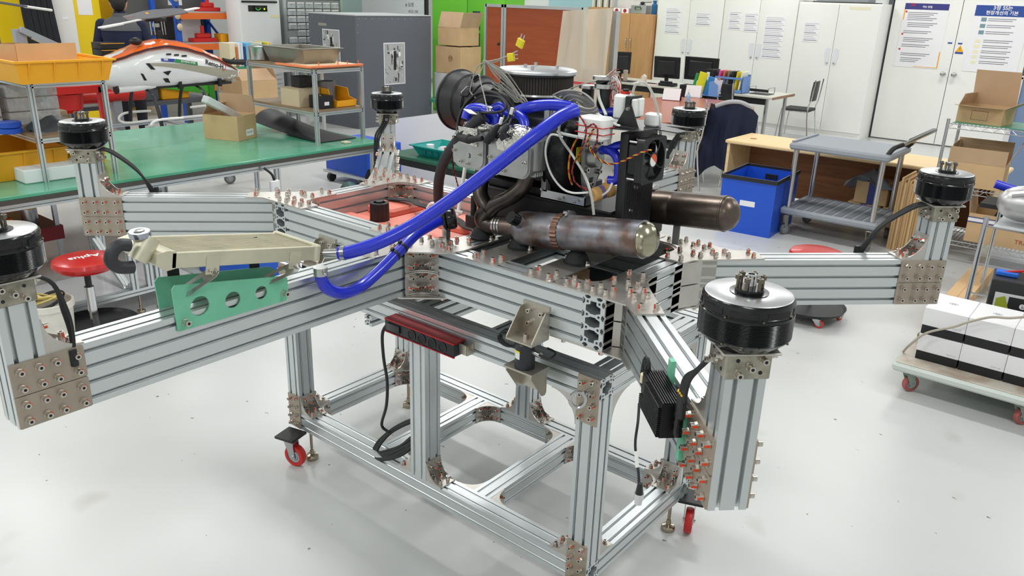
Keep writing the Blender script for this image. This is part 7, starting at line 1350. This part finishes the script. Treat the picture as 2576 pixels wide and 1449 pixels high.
for c_ in range(3):
    for lv in range(2):
        x0_=1.112+c_*.214; z0_=.176+lv*.152; t=thing('white_box','white and black product box, %s in the %s layer on the dolly'%(('leftmost','second','third')[c_],('lower','upper')[lv]),'box',(x0_+.1,2.56,z0_),'white boxes on the dolly')
        part('box_base',BB((x0_,2.42,z0_),(x0_+.208,2.72,z0_+.05),mBK_,.003),t); part('box_lid',BB((x0_-.002,2.418,z0_+.05),(x0_+.21,2.722,z0_+.15),mBW_,.003),t)
        g=MB(); text(g,'SMART 100',frame((x0_+.17,2.4175,z0_+.065),(1,0,0),(0,0,1),(0,-1,0)),.009,mat('faint_print',(0,0,0)))
        if lv: 
            g.tube([(x0_+.105+.022*math.cos(a),2.58+.012*math.sin(a),z0_+.1505) for a in [2*PI*i/20 for i in range(21)]],.0007,mGRY,n=4); text(g,'ant',M.Translation((x0_+.105,2.58,z0_+.1505)),.016,mGRY)
        part('print',g,t)
# --- teal basket on dark table behind the airframe
dt=thing('dark_table','black-edged green-topped table holding the teal basket','table',(-3.0,3.15,0)); part('table_top',BB((-3.65,2.82,.57),(-2.2,3.55,.60),mat('dark_green_top',(40,96,76),.3),.004),dt); part('table_edge',B_((-3.66,2.81,.52),(-2.19,3.56,.57),mBLK),dt)
for x in (-3.58,-2.3):
    for y in (2.88,3.48): part('table_leg',MB().cyl((x,y,0),(x,y,.52),.03,mSIL,16),dt)
bk_=thing('teal_basket','teal plastic basket of small parts on the dark table','basket',(-3.15,3.15,.60)); g=MB(); R=lambda i,z:[(-3.42+i,2.93+i*.8,z),(-2.9-i,2.93+i*.8,z),(-2.9-i,3.33-i*.8,z),(-3.42+i,3.33-i*.8,z)]; mTE=mat('teal_plastic',(16,150,146),.4); g.loft([R(.05,.602),R(.0,.69),R(.006,.69),R(.055,.61)],mTE,cap=False); g.add([V(p) for p in R(.05,.604)],[(0,1,2,3)],mTE); part('basket_body',g,bk_); g=MB(); g.loft([R(-.02,.686),R(-.02,.696),R(.004,.696),R(.004,.686)],mTE,cap=False); part('basket_rim',g,bk_)
for k in range(5): part('side_slot',BB((-3.3+k*.08,2.935,.63),(-3.25+k*.08,2.94,.66),mat('teal_dark',(10,100,98),.5),.002),bk_)
simple('red_cable_hank','hank of red cable in the teal basket','cable',[('cable',MB().tube([(-3.05+.1*math.cos(a),3.12+.05*math.sin(2*a),.66+.02*math.sin(3*a)) for a in [2*PI*i/16 for i in range(17)]],.012,mREDP,n=6,sub=2))]); simple('white_roll','small white tape roll in the teal basket','tape roll',[('roll',MB().cyl((-3.33,3.08,.62),(-3.33,3.08,.69),.035,mWHT,18))]); simple('plastic_bags','crumpled clear plastic bags in the teal basket','bags',[('bag',MB().ell((-3.17,3.1,.66),(.07,.05,.035),mBIN,n=10,k=6)),('bag',MB().ell((-3.0,3.2,.66),(.06,.05,.03),mBIN,n=9,k=5))])
g=MB()
for k in range(3): g.tube([(-2.8+.11*math.cos(a),2.95+.06*math.sin(a),.61+.014*k+.02*abs(math.sin(a*2+k))) for a in [2*PI*i/12 for i in range(13)]],.008,mWHT if k%2 else mBLK,n=6,sub=2)
simple('work_gloves','pair of white and black work gloves beside the teal basket','gloves',[('glove_cuffs',g)])
wpn=thing('white_sheet_panel','white plastic sheet panel leaning behind the teal basket','panel',(-4.2,4.2,0)); g=MB(); a=Y(985,300,4.2); b=Y(1150,262,4.2); g.prism([(a.x,.0),(b.x+.1,.0),(b.x+.1,b.z-.05),(a.x,a.z)],.01,mPAP,T=frame((0,4.2,0),(1,0,0),(0,0,1))); part('panel_sheet',g,wpn)
rbox('carton','brown carton with wide flap behind the engine fan duct','box',(-2.75,3.95,.35),(.5,.4,.5),.1,mCARD,flaps=(('f',.35,.2),('l',.2,.22)))
simple('carton_plinth','dark plinth under the carton behind the fan duct','plinth',[('plinth',BB((-3.05,3.7,0),(-2.45,4.2,.35),mGRY,.01))])
simple('floor_cardboard','flattened brown cardboard lying on the floor under the dark table','cardboard',[('sheet',BB((-3.5,2.9,.08),(-1.9,3.5,.095),mCARD,.004)),('sheet',BB((-3.4,3.0,.0),(-2.0,3.4,.078),mat('old_cardboard',(150,112,74),.8),.004))])
simple('green_pump','small dark green motor pump on the floor behind the airframe','pump',[('pump_body',MB().cyl((-4.3,2.9,.12),(-4.05,2.75,.12),.09,mat('pump_green',(20,92,80),.4),20)),('pump_foot',BB((-4.32,2.72,0),(-4.05,2.92,.04),mBLK,.005)),('end_cap',MB().cyl((-4.05,2.75,.12),(-4.0,2.72,.12),.07,mSIL,18))])
g=MB()
for k in range(6): g.tube([(-3.95+.05*math.cos(a)+.008*k,2.85+.03*math.sin(a),.22+.17*math.sin(a)) for a in [2*PI*i/14 for i in range(15)]],.009,mBLK,n=6,sub=2)
simple('black_cable_hank','hank of black cable hanging beside the green pump','cable',[('cable',g)])
simple('blue_trolley_box','blue box on a wheeled stand seen under the far end of the bench','box',[('box_body',BB((-5.3,3.4,.12),(-4.6,3.9,.45),mBC,.01)),('wheel',MB().cyl((-4.7,3.38,.05),(-4.66,3.38,.05),.05,mBLK,16)),('wheel',MB().cyl((-5.2,3.38,.05),(-5.16,3.38,.05),.05,mBLK,16)),('frame',B_((-5.3,3.36,.09),(-4.6,3.4,.12),mALU))])
